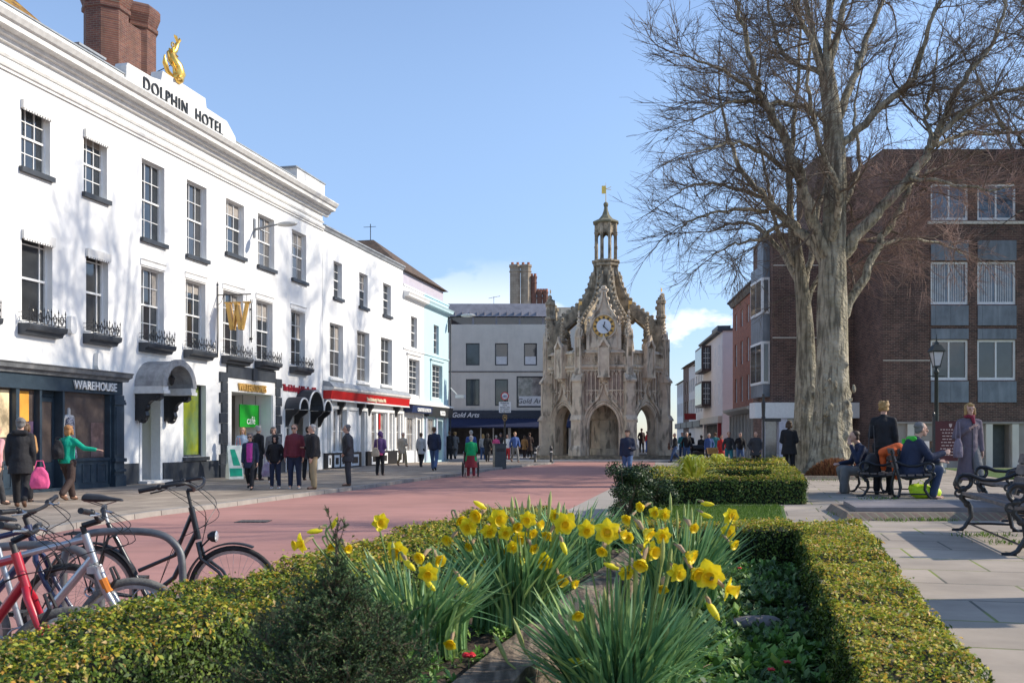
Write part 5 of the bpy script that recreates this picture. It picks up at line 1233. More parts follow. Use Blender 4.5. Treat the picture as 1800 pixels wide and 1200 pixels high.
# ---- modern dark brick office building ----
YM = 45.0; km = FPX/YM
O = thing('office_building', 'modern dark brown brick office block with grey slate panels behind the big tree', 'office building', (PX(1358, YM), YM, 0))
mx_ = lambda px: (px-1358)/km; mz = lambda py: 1.5-(py-768)/km
k2 = FPX/41.5; ox = PX(1358, YM); rx = lambda px: PX(px, 41.5)-ox; rz_ = lambda py: 1.5-(py-768)/k2; YR = -3.5
q = MB(); wall_skin(q, 0, mx_(1505), mz(708), 11.0, []); shell(q, 0, mx_(1505), 0, 11.0, 3.6, y=0)
q.box(mx_(1440), rx(1552), .3, 3.6, 11.0, mz(272)); q.quad((mx_(1505), .4, 0), (rx(1552), .4, 0), (rx(1552), .4, 11), (mx_(1505), .4, 11))
q.quad((rx(1552), YR, 0), (rx(1552), 3, 0), (rx(1552), 3, 13.85), (rx(1552), YR, 13.85))
q.quad((0, 0, mz(708)), (mx_(1505), 0, mz(708)), (mx_(1505), .6, mz(708)), (0, .6, mz(708)))
cols = [(1636, 1702), (1718, 1786), (1803, 1870), (1888, 1950)]
rw = [(rz_(668), rz_(597)), (rz_(535), rz_(460)), (rz_(387), rz_(323))]
ops = [(rx(a), rx(b), z0, z1, .12) for a, b in cols for z0, z1 in rw]
gops = [(rx(1739), rx(1776), .0, rz_(746), .5), (rx(1600), rx(1640), .9, rz_(775), .3)]
wall_skin(q, rx(1552), rx(2000), rz_(743), 13.85, ops, y=YR)
q.quad((rx(1552), YR, 13.85), (rx(2000), YR, 13.85), (rx(2000), 6, 13.85), (rx(1552), 6, 13.85))
q.build('wall', BRICKD, O)
q = MB(); wall_skin(q, rx(1552), rx(2000), 0, rz_(743), gops, y=YR+.06); q.box(rx(1552)-.02, rx(2000), YR-.05, YR+.058, rz_(744.5), rz_(741)); q.build('concrete_base', mat('base_concrete', (.33, .29, .25), .85, var=.12, scale=1, bump=.2, streak=.2), O)
q = MB(); a = gops[0]; q.box(a[0], a[1], YR+.5, YR+.55, a[2], a[3]); q.build('door', mat('grey_green_door', (.09, .10, .095), .5, bump=0), O)
q = MB()
for px in (1595, 1652, 1733, 1779): q.box(rx(px), rx(px)+.28, YR-.03, YR+.059, 0, rz_(745))
q.build('pier', CONC, O)
q = MB(); q.box(rx(1552), rx(1635), YR-.006, YR-.0005, rz_(634), rz_(632.5)); q.box(0, mx_(1440), -.007, -.0005, mz(594), mz(592.5)); q.box(0, mx_(1440), -.007, -.0005, mz(467), mz(465.5)); q.build('string_course', CONC, O)
SLP = mat('slate_cladding', (.16, .185, .21), .45, var=.25, scale=1.2, bump=.05, streak=.5, sscale=(3, 3, .5), scol=(.30, .33, .36), slo=.45, shi=.7)
for i, (a, b) in enumerate(cols):
    for j, (z0, z1) in enumerate(rw): sash(O, rx(a), rx(b), z0, z1, .12, 2, 1, fw=.09, bw=.07, style='grid', y=YR, glass=mat('venetian_glass', (.10, .12, .15), .04, var=.6, scale=1.0, bump=.01, spec=1.0) if j else GLASS)
    q = MB(); z0, z1 = rw[1]; n_ = 14; w_ = rx(b)-rx(a)-.26
    for k in range(n_):
        if abs(k-n_/2+.5) > .6: q.box(rx(a)+.13+w_*k/n_, rx(a)+.13+w_*(k+.5)/n_, YR+.108, YR+.118, z0+.12, z1-.1)
    q.build('blind', mat('pale_blind', (.5, .5, .5), .7, bump=0), O)
    for (za, zb) in ((rz_(707), rz_(670)), (rz_(596), rz_(578)), (rz_(572), rz_(537)), (rz_(458), rz_(423))):
        q = MB(); w_ = rx(b)-rx(a)
        for k in range(3): 
            f0, f1 = (0, .12, .52, 1)[k], (0.115, .515, .995)[k]
            q.box(rx(a)+w_*f0, rx(a)+w_*f1, YR-.06, YR-.001, za, zb)
        q.build('slate_panel', SLP, O)
q = MB(); q.box(rx(1630), rx(2000), YR-.05, YR-.001, rz_(394), rz_(389)); q.build('string_course', CONC, O)
# recessed glazed stair
q = MB(); q.box(mx_(1506), mx_(1549), .2, .38, mz(745), mz(500)); q.build('stair_glazing', GLASS, O)
q = MB(); q.box(mx_(1506), mx_(1519), .1, .199, mz(745), mz(520)); q.box(mx_(1519), mx_(1549), .1, .199, mz(640), mz(630)); q.box(mx_(1519), mx_(1549), .1, .199, mz(560), mz(550)); q.build('slate_panel', SLP, O)
q = MB(); q.box(mx_(1506), mx_(1560), -.2, .19, mz(749), mz(745)); q.build('canopy', TRIM, O)
# oriel on the street side
q = MB(); q.box(-.34, -.001, .45, 2.7, 3.4, 9.6); ori = q.build('oriel', SLP, O)
for (z0, z1) in ((4.0, 6.0), (7.3, 9.0)):
    q = MB(); q.box(-.38, -.341, .5, 2.65, z0, z1); q.box(-.37, -.02, .40, .449, z0, z1); f = q.build('window', TRIM, ori)
    q = MB(); q.box(-.395, -.381, .62, 1.5, z0+.12, z1-.12); q.box(-.395, -.381, 1.6, 2.55, z0+.12, z1-.12); q.build('pane', GLASS, f)
    q = MB(); q.box(-.30, -.10, .385, .399, z0+.12, z1-.12); q.build('pane', GLASS, f)
q = MB(); q.box(-.3, 0, .5, 1.6, 9.6, 11.2); q.build('roof_plant', SLP, O)
# white ground-floor shop
q = MB(); q.box(-1.0, mx_(1502), -.7, .3, mz(735), mz(708)-.002); q.build('fascia', TRIM, O)
q = MB(); q.box(-.5, mx_(1362), -.3, -.25, .2, mz(735)); q.box(mx_(1379), mx_(1500), .35, .4, .2, mz(735)); q.build('shop_window', mat('pale_shop_glass', (.12, .15, .15), .05, var=.6, scale=1.2, bump=.01, spec=.9), O)
q = MB(); q.box(mx_(1364), mx_(1378), -.55, -.1, .1, mz(735)); q.box(-.55, -.45, -.4, -.2, .1, mz(735)); q.build('column', mat('lilac_white_paint', (.60, .60, .68), .6, bump=0), O)
q = MB(); q.box(-.8, mx_(1502), -.8, .3, -.02, .18); q.build('step', CREAM, O)
# ================= big bare lime trees =================
def fast_tubes(branches, n=3):
    """branches: list of (pts list[Vector], r0, r1). returns V,F arrays"""
    V = []; Fq = []; o = 0
    for pts, r0, r1 in branches:
        A = np.array([tuple(p) for p in pts]); m = len(A)
        T = np.gradient(A, axis=0); T /= np.linalg.norm(T, axis=1)[:, None]+1e-9
        ref = np.array([.31, .52, .79]); u = np.cross(T, ref); u /= np.linalg.norm(u, axis=1)[:, None]+1e-9; w_ = np.cross(T, u)
        r_ = np.linspace(r0, r1, m)[:, None]
        for k in range(n):
            a = 2*math.pi*k/n; V.append(A+(u*math.cos(a)+w_*math.sin(a))*r_)
        i = np.arange(m-1)
        for k in range(n):
            k2 = (k+1) % n; Fq.append(np.column_stack([o+k*m+i, o+k2*m+i, o+k2*m+i+1, o+k*m+i+1]))
        o += n*m
    return np.concatenate(V), np.concatenate(Fq)
def mesh_vf(name, V, F, m, parent, smooth=True):
    me = bpy.data.meshes.new(name); nf = len(F)
    me.vertices.add(len(V)); me.vertices.foreach_set('co', V.astype(np.float32).ravel())
    me.loops.add(nf*4); me.loops.foreach_set('vertex_index', F.astype(np.int32).ravel())
    me.polygons.add(nf); me.polygons.foreach_set('loop_start', np.arange(0, nf*4, 4, dtype=np.int32))
    me.update(calc_edges=True)
    if smooth: me.polygons.foreach_set('use_smooth', [True]*nf)
    for q in (m if isinstance(m, list) else [m]): me.materials.append(q)
    o = bpy.data.objects.new(name, me); COL.objects.link(o); o.parent = parent; return o
def smoothline(pts, rs, sub=4):
    out = []; ro = []; n = len(pts)
    for i in range(n-1):
        p0 = pts[max(i-1, 0)]; p1 = pts[i]; p2 = pts[i+1]; p3 = pts[min(i+2, n-1)]
        for j in range(sub):
            t = j/sub
            out.append(.5*((2*p1)+(p2-p0)*t+(2*p0-5*p1+4*p2-p3)*t*t+(3*p1-p0-3*p2+p3)*t**3)); ro.append(rs[i]+(rs[i+1]-rs[i])*t)
    out.append(pts[-1]); ro.append(rs[-1]); return out, ro
def grow(start, d, L_, r, bend, up, seg=5, jit=.16):
    pts = [start]; d = d.normalized()
    for i in range(seg):
        d = (d+Vector((random.gauss(0, jit), random.gauss(0, jit), random.gauss(0, jit)))+Vector((0, 0, up))*.12+bend*.1).normalized(); pts.append(pts[-1]+d*L_/seg)
    return pts
def make_tree(name, label, base, Y0, trunk, limbs, dens=1.0, group='bare lime trees', seed=3):
    random.seed(seed)
    t = thing(name, label, 'tree', base, group=group); B = Vector(base)
    q = MB(); pts = [P(x, y, Y0)-B for x, y, r_ in trunk]; rs = [r_*.88 for x, y, r_ in trunk]
    pts, rs = smoothline(pts, rs, 8); n = 30
    q.tube(pts, rs, n)
    # bark ridges and root flare
    V = []
    for i, v in enumerate(q.v):
        ring = i//n; k = i % n; v = Vector(v)
        if ring < len(pts):
            c = pts[ring]; a = 2*math.pi*k/n; rad = (v-c)
            amp = .03*math.sin(a*4+ring*.25)+.03*math.sin(a*9-ring*.5)+.02*math.sin(a*13+ring*.9)
            lowz = max(0, 1-(c.z)/2.6); amp += lowz*(.13*math.sin(a*4+1+c.z)+.06*math.sin(a*7+c.z*3))
            v = c+rad*(1+amp+max(0, .5-c.z)*.45)
        V.append(tuple(v))
    q.v = V
    for (dx, dz, s_) in ((-.55, 1.9, .3), (.62, 1.7, .36), (.70, 2.3, .3), (-.2, 2.4, .26), (.25, 1.4, .22), (-.5, 1.2, .25), (.55, 1.2, .3), (-.6, 2.8, .2), (.3, 3.2, .2)):
        sc_ = rs[0]/.8; 
        for j in range(16): r0_ = s_*random.uniform(.16, .36)*sc_; q.ball((dx*.66*sc_+random.gauss(0, .08), -.26*sc_+random.gauss(0, .18), dz+random.gauss(0, .26)), (r0_*.8, r0_*.8, r0_*random.uniform(.9, 1.8)), 9, 7)
    me_ = remesh(q, .05, 3); me_.materials.clear(); me_.materials.append(BARK); o_ = bpy.data.objects.new('trunk', me_); COL.objects.link(o_); o_.parent = t
    main = []; lines = []
    for lb in limbs:
        dy = lb[0]; pr = lb[1]; P3 = []; m_ = len(pr)
        for i, (x, y, r_) in enumerate(pr): P3.append(P(x, y, Y0+dy[0]+(dy[1]-dy[0])*i/(m_-1))-B)
        pp, rr = smoothline(P3, [r_*.72 for _, _, r_ in pr], 5)
        pp = [p+Vector((random.gauss(0, .03), random.gauss(0, .05), random.gauss(0, .03))) if i else p for i, p in enumerate(pp)]
        main.append((pp, rr)); lines.append((pp, rr))
    q = MB()
    for pp, rr in main: q.tube(pp, rr, 9)
    q.build('branches', BARK, t, True)
    l1 = []; l2 = []; l3 = []
    redd = lambda g_: g_.x > 1.1 and g_.z < 10.2
    C0 = Vector((0, 0, 6))
    for pp, rr in lines:
        Ls = sum((pp[i+1]-pp[i]).length for i in range(len(pp)-1)); nb = int(Ls*2.7*dens)
        for _ in range(nb):
            i = int(random.uniform(.12, .999)*(len(pp)-1)); s_ = pp[i]; tg = (pp[i+1]-pp[i]).normalized()
            out = Vector((s_.x, s_.y, 0)); out = out.normalized() if out.length > .3 else Vector((random.gauss(0, 1), random.gauss(0, 1), 0)).normalized()
            d = tg*random.uniform(.1, .9)+Vector((random.gauss(0, .75), random.gauss(0, .75), random.gauss(0, .6)))+out*.35
            L_ = random.uniform(.9, 2.9)*(1.15-.5*i/len(pp)); r_ = min(rr[i]*.45, .045)*random.uniform(.6, 1)
            low = s_.z < 7.5; g_ = grow(s_, d, L_, r_, out*.5, -.5 if low else .5, 6, .17); l1.append((g_, max(r_, .014), .008))
    for pp, rr in lines:   # limb tips continue
        d = (pp[-1]-pp[-3]); l1.append((grow(pp[-1], d, 1.8, .03, Vector(), .3, 6, .1), rr[-1], .008))
    for g_, r0, r1 in l1:
        for _ in range(int(8*dens)):
            i = random.randint(1, 5); tg = (g_[i+1]-g_[i]).normalized() if i < 6 else (g_[i]-g_[i-1]).normalized()
            d = tg*.9+Vector((random.gauss(0, .5), random.gauss(0, .5), random.gauss(0, .42)))
            low = g_[i].z < 7.5; l2.append((grow(g_[i], d, random.uniform(.6, 1.5), 0, Vector(), -.6 if low else .35, 4, .14), .0095, .005))
    for g_, r0, r1 in l2:
        for _ in range(int((8 if redd(g_[0]) else 6.5)*dens)):
            i = random.randint(1, 3); tg = (g_[i+1]-g_[i]).normalized(); d = tg+Vector((random.gauss(0, .45), random.gauss(0, .45), random.gauss(0, .4)))
            l3.append((grow(g_[i], d, random.uniform(.3, .85), 0, Vector(), .2, 3, .12), .0055, .0032))
    V, F = fast_tubes(l1, 5); mesh_vf('boughs', V, F, TWIG, t)
    for nm, sel, m_ in (('twigs', lambda g_: not redd(g_[0]), TWIG), ('twigs', lambda g_: redd(g_[0]), TWIGR)):
        s2 = [b for b in l2+l3 if sel(b[0])]
        if s2: V, F = fast_tubes(s2, 3); mesh_vf(nm, V, F, m_, t)
    return t
Y1 = 30.0
tk = [(1462, 838, .86), (1462, 800, .72), (1463, 740, .62), (1463, 650, .56), (1463, 560, .52), (1463, 470, .46), (1467, 380, .40), (1468, 290, .37), (1462, 200, .32), (1452, 120, .26)]
S = lambda *a: list(a)
limbs = [
 ((0, 1.0), S((1450, 125, .15), (1428, 60, .12), (1410, -20, .11), (1395, -150, .07), (1380, -260, .03))),
 ((0, -1), S((1453, 130, .20), (1455, 30, .15), (1460, -100, .11), (1455, -250, .06), (1460, -340, .03))),
 ((0, .5), S((1458, 120, .16), (1480, 30, .13), (1492, -60, .10), (1502, -200, .06), (1520, -290, .03))),
 ((0, -1.8), S((1446, 140, .14), (1405, 20, .10), (1375, -80, .07), (1345, -200, .03))),
 ((0, -2.2), S((1460, 470, .30), (1432, 395, .26), (1400, 305, .22), (1375, 235, .19), (1338, 170, .15), (1322, 110, .12), (1300, 30, .09), (1285, -60, .06), (1262, -160, .03))),
 ((0, 1.5), S((1462, 480, .26), (1420, 420, .22), (1385, 388, .19), (1345, 348, .14), (1300, 290, .10), (1275, 225, .07), (1262, 150, .04))),
 ((1.2, 2.8), S((1345, 350, .10), (1295, 332, .08), (1240, 322, .06), (1195, 335, .03))),
 ((.9, -.5), S((1350, 372, .10), (1300, 368, .07), (1240, 378, .05), (1195, 400, .025))),
 ((-1.5, -2.8), S((1338, 172, .09), (1290, 135, .07), (1245, 115, .05), (1205, 98, .03))),
 ((0, -2.0), S((1458, 215, .14), (1400, 186, .11), (1345, 178, .09), (1290, 178, .06), (1235, 205, .03))),
 ((0, 2.0), S((1452, 130, .13), (1400, 112, .11), (1375, 92, .09), (1358, 40, .07), (1338, -30, .05), (1325, -120, .02))),
 ((0, 2.5), S((1470, 215, .20), (1500, 140, .16), (1520, 80, .13), (1545, 15, .10), (1572, -60, .07), (1592, -160, .03))),
 ((0, -1.5), S((1475, 260, .19), (1530, 207, .16), (1575, 167, .14), (1605, 138, .12), (1622, 90, .10), (1640, 30, .08), (1668, -40, .05), (1690, -130, .02))),
 ((0, -1.0), S((1475, 460, .30), (1510, 410, .26), (1560, 355, .23), (1605, 305, .20), (1640, 252, .17), (1668, 190, .14), (1700, 130, .11), (1745, 80, .08), (1765, 10, .06), (1775, -80, .03))),
 ((-.9, -2.2), S((1648, 240, .12), (1700, 192, .10), (1750, 166, .09), (1820, 150, .07), (1890, 128, .04))),
 ((-.9, 1.0), S((1635, 262, .11), (1628, 200, .08), (1640, 140, .06), (1652, 80, .03))),
 ((-.6, -2.0), S((1600, 312, .10), (1655, 318, .07), (1715, 332, .05), (1775, 330, .025))),
 ((-.9, .8), S((1645, 255, .10), (1705, 235, .08), (1765, 236, .06), (1835, 226, .03))),
 ((.3, 2.6), S((1470, 575, .22), (1512, 498, .20), (1545, 430, .17), (1580, 372, .14), (1602, 320, .11), (1640, 300, .07), (1690, 290, .03))),
 ((.5, 3.5), S((1462, 400, .16), (1490, 350, .12), (1510, 290, .09), (1500, 200, .06), (1515, 120, .03))),
 ((-.3, -3.8), S((1462, 420, .18), (1475, 340, .14), (1440, 250, .10), (1420, 150, .07), (1430, 50, .04))),
 ((0, -2.8), S((1400, 310, .12), (1340, 270, .09), (1290, 250, .06), (1230, 262, .03))),
 ((.5, 2.0), S((1385, 390, .10), (1335, 420, .07), (1290, 430, .05), (1250, 450, .025))),
 ((1.0, 3.0), S((1545, 430, .10), (1600, 420, .07), (1660, 430, .04), (1700, 450, .02))),
]
T1 = make_tree('lime_tree', 'largest bare lime tree with a burred pale trunk and forking crown beside the benches', P(1462, 836, Y1)[:], Y1, tk, limbs, 1.0)
Y2 = 33.0
tk2 = [(1416, 834, .58), (1416, 800, .48), (1417, 700, .42), (1416, 600, .35), (1411, 520, .28), (1403, 450, .20), (1400, 400, .10)]
limbs2 = [
 ((0, 1.5), S((1402, 480, .22), (1392, 400, .18), (1388, 300, .14), (1398, 190, .10), (1405, 60, .06), (1400, -80, .03))),
 ((0, 2.5), S((1405, 500, .16), (1370, 440, .12), (1330, 400, .09), (1290, 392, .06), (1240, 410, .03))),
 ((0, 3.0), S((1407, 520, .18), (1430, 440, .14), (1440, 360, .11), (1470, 280, .07), (1480, 180, .03))),
 ((0, -1.0), S((1400, 470, .12), (1365, 400, .09), (1350, 320, .07), (1330, 230, .03))),
 ((0, 2.0), S((1412, 540, .14), (1450, 470, .10), (1500, 430, .08), (1560, 410, .04))),
]
T2 = make_tree('lime_tree', 'slimmer second bare lime tree standing just behind the largest trunk', P(1416, 832, Y2)[:], Y2, tk2, limbs2, .9, seed=9)
# trees outside the frame that throw the branch shadows
random.seed(5)
c = copy_tree(T1); c.location = (26.5, 44.5, .3); c.scale = (1.5,)*3; c.rotation_euler = (0, 0, 1.1); c['label'] = 'tall bare lime tree beyond the office building'
c = copy_tree(T2); c.location = (23, 18.6, .3); c.scale = (1.1,)*3; c.rotation_euler = (0, 0, 2.1); c['label'] = 'slim bare lime tree far right of the benches, outside the picture'
t = thing('unseen_shadow_pier', 'unseen pier-shaped block added beyond the right edge to throw a shadow band', 'pier', (5.6, 6.15, .45))  # out-of-view block, added only to cast the dark band across the paving
q = MB(); q.box(-.42, .42, -.38, .38, 0, 2.0); q.box(-.5, .5, -.46, .46, 2.0, 2.12); q.extr([(-.4, 2.12), (.4, 2.12), (0, 2.4)], -.38, .38, 'y'); q.build('shaft', STONE, t)
# ================= people =================
SKIN = mat('skin', (.56, .33, .235), .55, var=.08, scale=8, bump=0)
def M(name, c, r=.8, v=.12, **k): return mat(name, c, r, var=v, scale=7, bump=.5, bscale=9, bd=.04, **k)
CL = {n: M('cloth_'+n, c) for n, c in dict(black=(.014, .014, .017), navy=(.02, .028, .06), dkgrey=(.045, .045, .05), grey=(.17, .165, .16), ltgrey=(.42, .42, .42), jeans=(.07, .12, .24), dkjeans=(.03, .05, .10),
    green=(.0, .30, .10), emerald=(.0, .33, .20), magenta=(.48, .05, .30), maroon=(.14, .022, .035), khaki=(.34, .26, .15), pink=(.75, .10, .25), palepink=(.65, .32, .33), beige=(.50, .40, .29), purple=(.10, .05, .16),
    brown=(.12, .06, .035), red=(.50, .03, .03), wine=(.22, .02, .04), blue=(.05, .10, .28), ltblue=(.36, .46, .58), white=(.75, .74, .72), orange=(.75, .13, .03), tan=(.42, .22, .08), mauve=(.15, .12, .145), skirt=(.20, .02, .03), dkbrown=(.05, .03, .025), teal=(.03, .18, .2)).items()}
HR = {n: M('hair_'+n, c, .6) for n, c in dict(white=(.42, .40, .37), grey=(.17, .16, .15), blonde=(.38, .23, .085), brown=(.12, .07, .04), dark=(.03, .022, .018), ginger=(.36, .17, .06), dkbrown=(.06, .035, .02)).items()}
AR = {  # (elbow, wrist) offsets from the shoulder, for the +x arm (mirrored for the other)
 'down': ((.045, .02, -.29), (.05, -.05, -.54)), 'pocket': ((.12, .07, -.27), (.02, -.08, -.47)), 'bent': ((.06, .03, -.29), (-.04, -.22, -.27)),
 'face': ((.05, -.12, -.26), (-.08, -.20, .06)), 'out': ((.22, -.04, -.17), (.47, -.12, -.20)), 'fwd': ((.03, -.10, -.28), (.0, -.32, -.36)),
 'swingf': ((.06, -.08, -.28), (.03, -.24, -.48)), 'swingb': ((.08, .13, -.25), (.08, .12, -.52)), 'lap': ((.06, -.08, -.28), (-.02, -.36, -.32)), 'chest': ((.09, .02, -.28), (-.10, -.16, -.12)),
 'eat': ((.04, -.16, -.24), (-.03, -.42, -.16)), 'knee': ((.05, -.16, -.25), (-.02, -.46, -.30))}
def joints(pose, arms, fat, lean):
    J = {}
    hipz = .93; dz = 0
    if pose == 'sit': hipz = .50
    if pose == 'walk': hipz = .91
    J['pel'] = Vector((0, 0, hipz)); ln = R(lean)
    def up(x, z, y=0): return Vector((x, -math.sin(ln)*z+y, hipz+math.cos(ln)*z))
    J['waist'] = up(0, .16); J['chest'] = up(0, .40); J['neck'] = up(0, .575); J['head'] = up(0, .72, -.02-.1*math.sin(ln))
    for s_, k in ((1, 'L'), (-1, 'R')):
        J['sh'+k] = up(s_*.170*(.75+.25*fat), .478)
        e, w_ = AR[arms[0 if s_ == 1 else 1]]
        J['el'+k] = J['sh'+k]+Vector((s_*e[0]*fat, e[1], e[2])); J['wr'+k] = J['sh'+k]+Vector((s_*w_[0]*fat, w_[1], w_[2]))
        J['hip'+k] = Vector((s_*.095, 0, hipz-.02))
    if pose == 'stand':
        for s_, k in ((1, 'L'), (-1, 'R')): J['kn'+k] = Vector((s_*.11, -.01, .49)); J['an'+k] = Vector((s_*.12, .02, .085))
    elif pose == 'walk':
        J['knL'] = Vector((.10, -.20, .50)); J['anL'] = Vector((.10, -.30, .11)); J['knR'] = Vector((-.10, .02, .49)); J['anR'] = Vector((-.10, .32, .18))
    else:
        for s_, k in ((1, 'L'), (-1, 'R')): J['kn'+k] = Vector((s_*.13, -.46, .52)); J['an'+k] = Vector((s_*.13, -.50 if k == 'L' else -.36, .085))
        if pose == 'sit': pass
    return J
def body_mb(J, fing, fat):
    q = MB(); q.cap(J['pel'], J['waist'], .13*fat, .12*fat, 12); q.cap(J['waist'], J['chest'], .12*fat, .13*fat, 12)
    q.cap(J['chest']+Vector((.07, 0, 0)), J['chest']+Vector((-.07, 0, 0)), .11, .11, 10); q.cap(J['chest'], J['neck'], .11, .055, 10); q.cap(J['neck'], J['head']-Vector((0, 0, .03)), .056, .055, 10)
    h = J['head']; q.ball(h+Vector((0, .01, .02)), (.077, .095, .105), 14, 10); q.cap(h+Vector((0, -.035, -.06)), h+Vector((0, -.055, -.085)), .05, .032, 10)
    q.cap(h+Vector((0, -.085, .01)), h+Vector((0, -.112, -.028)), .012, .017, 8); q.ball(h+Vector((0, -.088, -.058)), (.028, .014, .011), 8, 6); q.cap(h+Vector((-.035, -.083, .028)), h+Vector((.035, -.083, .028)), .012, .012, 6)
    for s_, k in ((1, 'L'), (-1, 'R')):
        q.ball(h+Vector((s_*.078, .01, -.01)), (.012, .022, .032), 8, 6)
        q.cap(J['neck']-Vector((0, 0, .06)), J['sh'+k], .06, .055, 8); q.cap(J['sh'+k], J['el'+k], .052, .040, 9); q.cap(J['el'+k], J['wr'+k], .040, .027, 9)
        f = (J['wr'+k]-J['el'+k]).normalized(); side = Vector((s_, 0, 0)); side = (side-f*side.dot(f)).normalized(); nrm = f.cross(side)
        wv = J['wr'+k]; pm = wv+f*.085
        a = Vector((0, -1, 0)); a = (a-f*a.dot(f)); a = a.normalized() if a.length > .2 else side
        b = f.cross(a)
        for t in (-.026, -.009, .009, .026): q.cap(wv+f*.01+a*t*.6, pm+a*t, .018, .0135, 7)
        curl = -side*1.0
        for i, t in enumerate((-.029, -.010, .010, .029)):
            L_ = (.068, .080, .075, .058)[i]; p1 = pm+a*t+f*L_*.55+curl*.008; q.cap(pm+a*t, p1, .010, .009, 7); q.cap(p1, p1+f*L_*.42+curl*.03, .009, .0075, 7)
        th = wv+f*.03+a*.03; q.cap(th, th+f*.035+a*.028+curl*.008, .013, .010, 7); q.cap(th+f*.035+a*.028+curl*.008, th+f*.065+a*.034+curl*.02, .010, .008, 7)
        q.cap(J['hip'+k], J['kn'+k], .085*fat, .055, 10); q.cap(J['kn'+k], J['an'+k], .055, .038, 9); q.cap(J['an'+k]-Vector((0, 0, .02)), J['an'+k]+Vector((0, -.13, -.045)), .035, .03, 8)
    return q
def trousers_mb(J, fat, flare=1.0):
    q = MB(); q.cap(J['pel'], J['waist'], .150*fat, .14*fat, 12); q.cap(J['hipL'], J['hipR'], .115*fat, .115*fat, 10)
    for k in 'LR': q.cap(J['hip'+k], J['kn'+k], .105*(fat*.6+.4), .080*flare, 12); q.cap(J['kn'+k], J['an'+k]+Vector((0, 0, .02)), .078*flare, .066*flare, 12)
    return q
def shoe_mb(J, k):
    q = MB(); a = J['an'+k]; f = Vector((0, -1, 0)); tilt = -.05
    if a.z > .15 and J['kn'+k].y < a.y: tilt = -.13; 
    b = a+Vector((0, .02, -.045)); q.cap(b, b+Vector((0, -.14, tilt*.55-.0)), .045, .038, 9); q.cap(b+Vector((0, -.10, tilt*.4)), b+Vector((0, -.19, tilt*.6+.0)), .040, .030, 9); q.cap(a, b, .045, .045, 8)
    return q
def coat_mb(J, fat, length, arms=True, bulk=1.0, flare=1.0, pose='stand'):
    q = MB(); b = bulk
    q.cap(J['waist'], J['chest'], .150*fat*b, .150*fat*b, 14); q.cap(J['chest']+Vector((.075*fat, 0, .0)), J['chest']+Vector((-.075*fat, 0, .0)), .118*b, .118*b, 12)
    q.cap(J['pel']+Vector((0, 0, .05)), J['waist'], .160*fat*b, .148*fat*b, 14); q.cap(J['chest'], J['neck']-Vector((0, 0, .015)), .12, .068, 12)
    for k in 'LR': q.cap(J['neck']-Vector((0, 0, .045)), J['sh'+k], .055, .066*b, 10)
    zb = {'hip': -.04, 'thigh': -.24, 'knee': -.46, 'calf': -.62, 'waist': .04}[length]
    if pose != 'sit':
        n = 16; vs = []; prof = [(J['pel'].z+.10, .158), (J['pel'].z-.02, .170), (J['pel'].z+zb*.5, .172+.012*flare), (J['pel'].z+zb, .172+.05*flare*abs(zb)*2)]
        q.lathe([(r_*fat*b*(1.0), z-J['pel'].z) for z, r_ in prof][::-1], tuple(J['pel']), 18, 0, 1.05, .86)
    else:
        for k in 'LR': q.cap(J['hip'+k], J['hip'+k]+Vector((0, -.16, .02)), .125*b, .115*b, 10)
    if arms:
        for k in 'LR': q.cap(J['sh'+k], J['el'+k], .070*b, .060*b, 11); q.cap(J['el'+k], J['wr'+k]-(J['wr'+k]-J['el'+k])*.06, .060*b, .047*b, 11)
    return q
def hair_mb(J, kind):
    q = MB(); h = J['head']
    if kind == 'bald': q.cap(h+Vector((-.06, .06, -.0)), h+Vector((.06, .06, -.0)), .035, .035, 8); return q
    q.ball(h+Vector((0, .030, .044)), (.082, .084, .082), 14, 10)
    for i in range(46):
        a = i*2.39996; zz_ = (i+.5)/46; rr_ = math.sqrt(max(0, 1-zz_*zz_)); y = .082*rr_*math.sin(a)
        if y < -.035 and zz_ < .45: continue
        q.ball(h+Vector((.080*rr_*math.cos(a), .032+y, .040+.080*zz_)), .017+.008*((i*7) % 5)/5, 6, 5)
    for s_ in (-1, 1): q.ball(h+Vector((s_*.066, .035, .005)), (.022, .045, .055), 8, 6)
    if kind == 'short': q.ball(h+Vector((0, .06, -.02)), (.07, .05, .07), 10, 8)
    elif kind == 'bob':
        for s_ in (-1, 1): q.cap(h+Vector((s_*.075, .0, .02)), h+Vector((s_*.085, -.005, -.085)), .035, .03, 8)
        q.ball(h+Vector((0, .07, -.04)), (.085, .05, .10), 10, 8); q.ball(h+Vector((0, -.055, .085)), (.07, .04, .03), 8, 6)
    elif kind == 'long':
        for s_ in (-1, 1): q.cap(h+Vector((s_*.075, .01, .02)), h+Vector((s_*.08, .02, -.17)), .035, .025, 8)
        q.cap(h+Vector((0, .07, 0)), h+Vector((0, .085, -.2)), .075, .05, 10)
    elif kind == 'curly':
        for i in range(60):
            a = i*2.4; z = -.07+.18*(i/60); r_ = .078*math.cos((z-.03)*5)+.01*math.sin(i*1.7); y = math.sin(a)*r_+.03
            if y < -.045 and z < .05: continue
            q.ball(h+Vector((math.cos(a)*r_, y, z+.02)), .024, 7, 5)
    elif kind == 'hood':
        q.ball(h+Vector((0, .035, .03)), (.115, .12, .13), 12, 10); q.cap(h+Vector((-.07, -.01, -.09)), h+Vector((.07, -.01, -.09)), .05, .05, 8)
    elif kind == 'cap': q.ball(h+Vector((0, -.02, .07)), (.10, .13, .045), 10, 8)
    return q
CACHE = {}
def cached(key, fn):
    if key not in CACHE: CACHE[key] = fn()
    return CACHE[key]
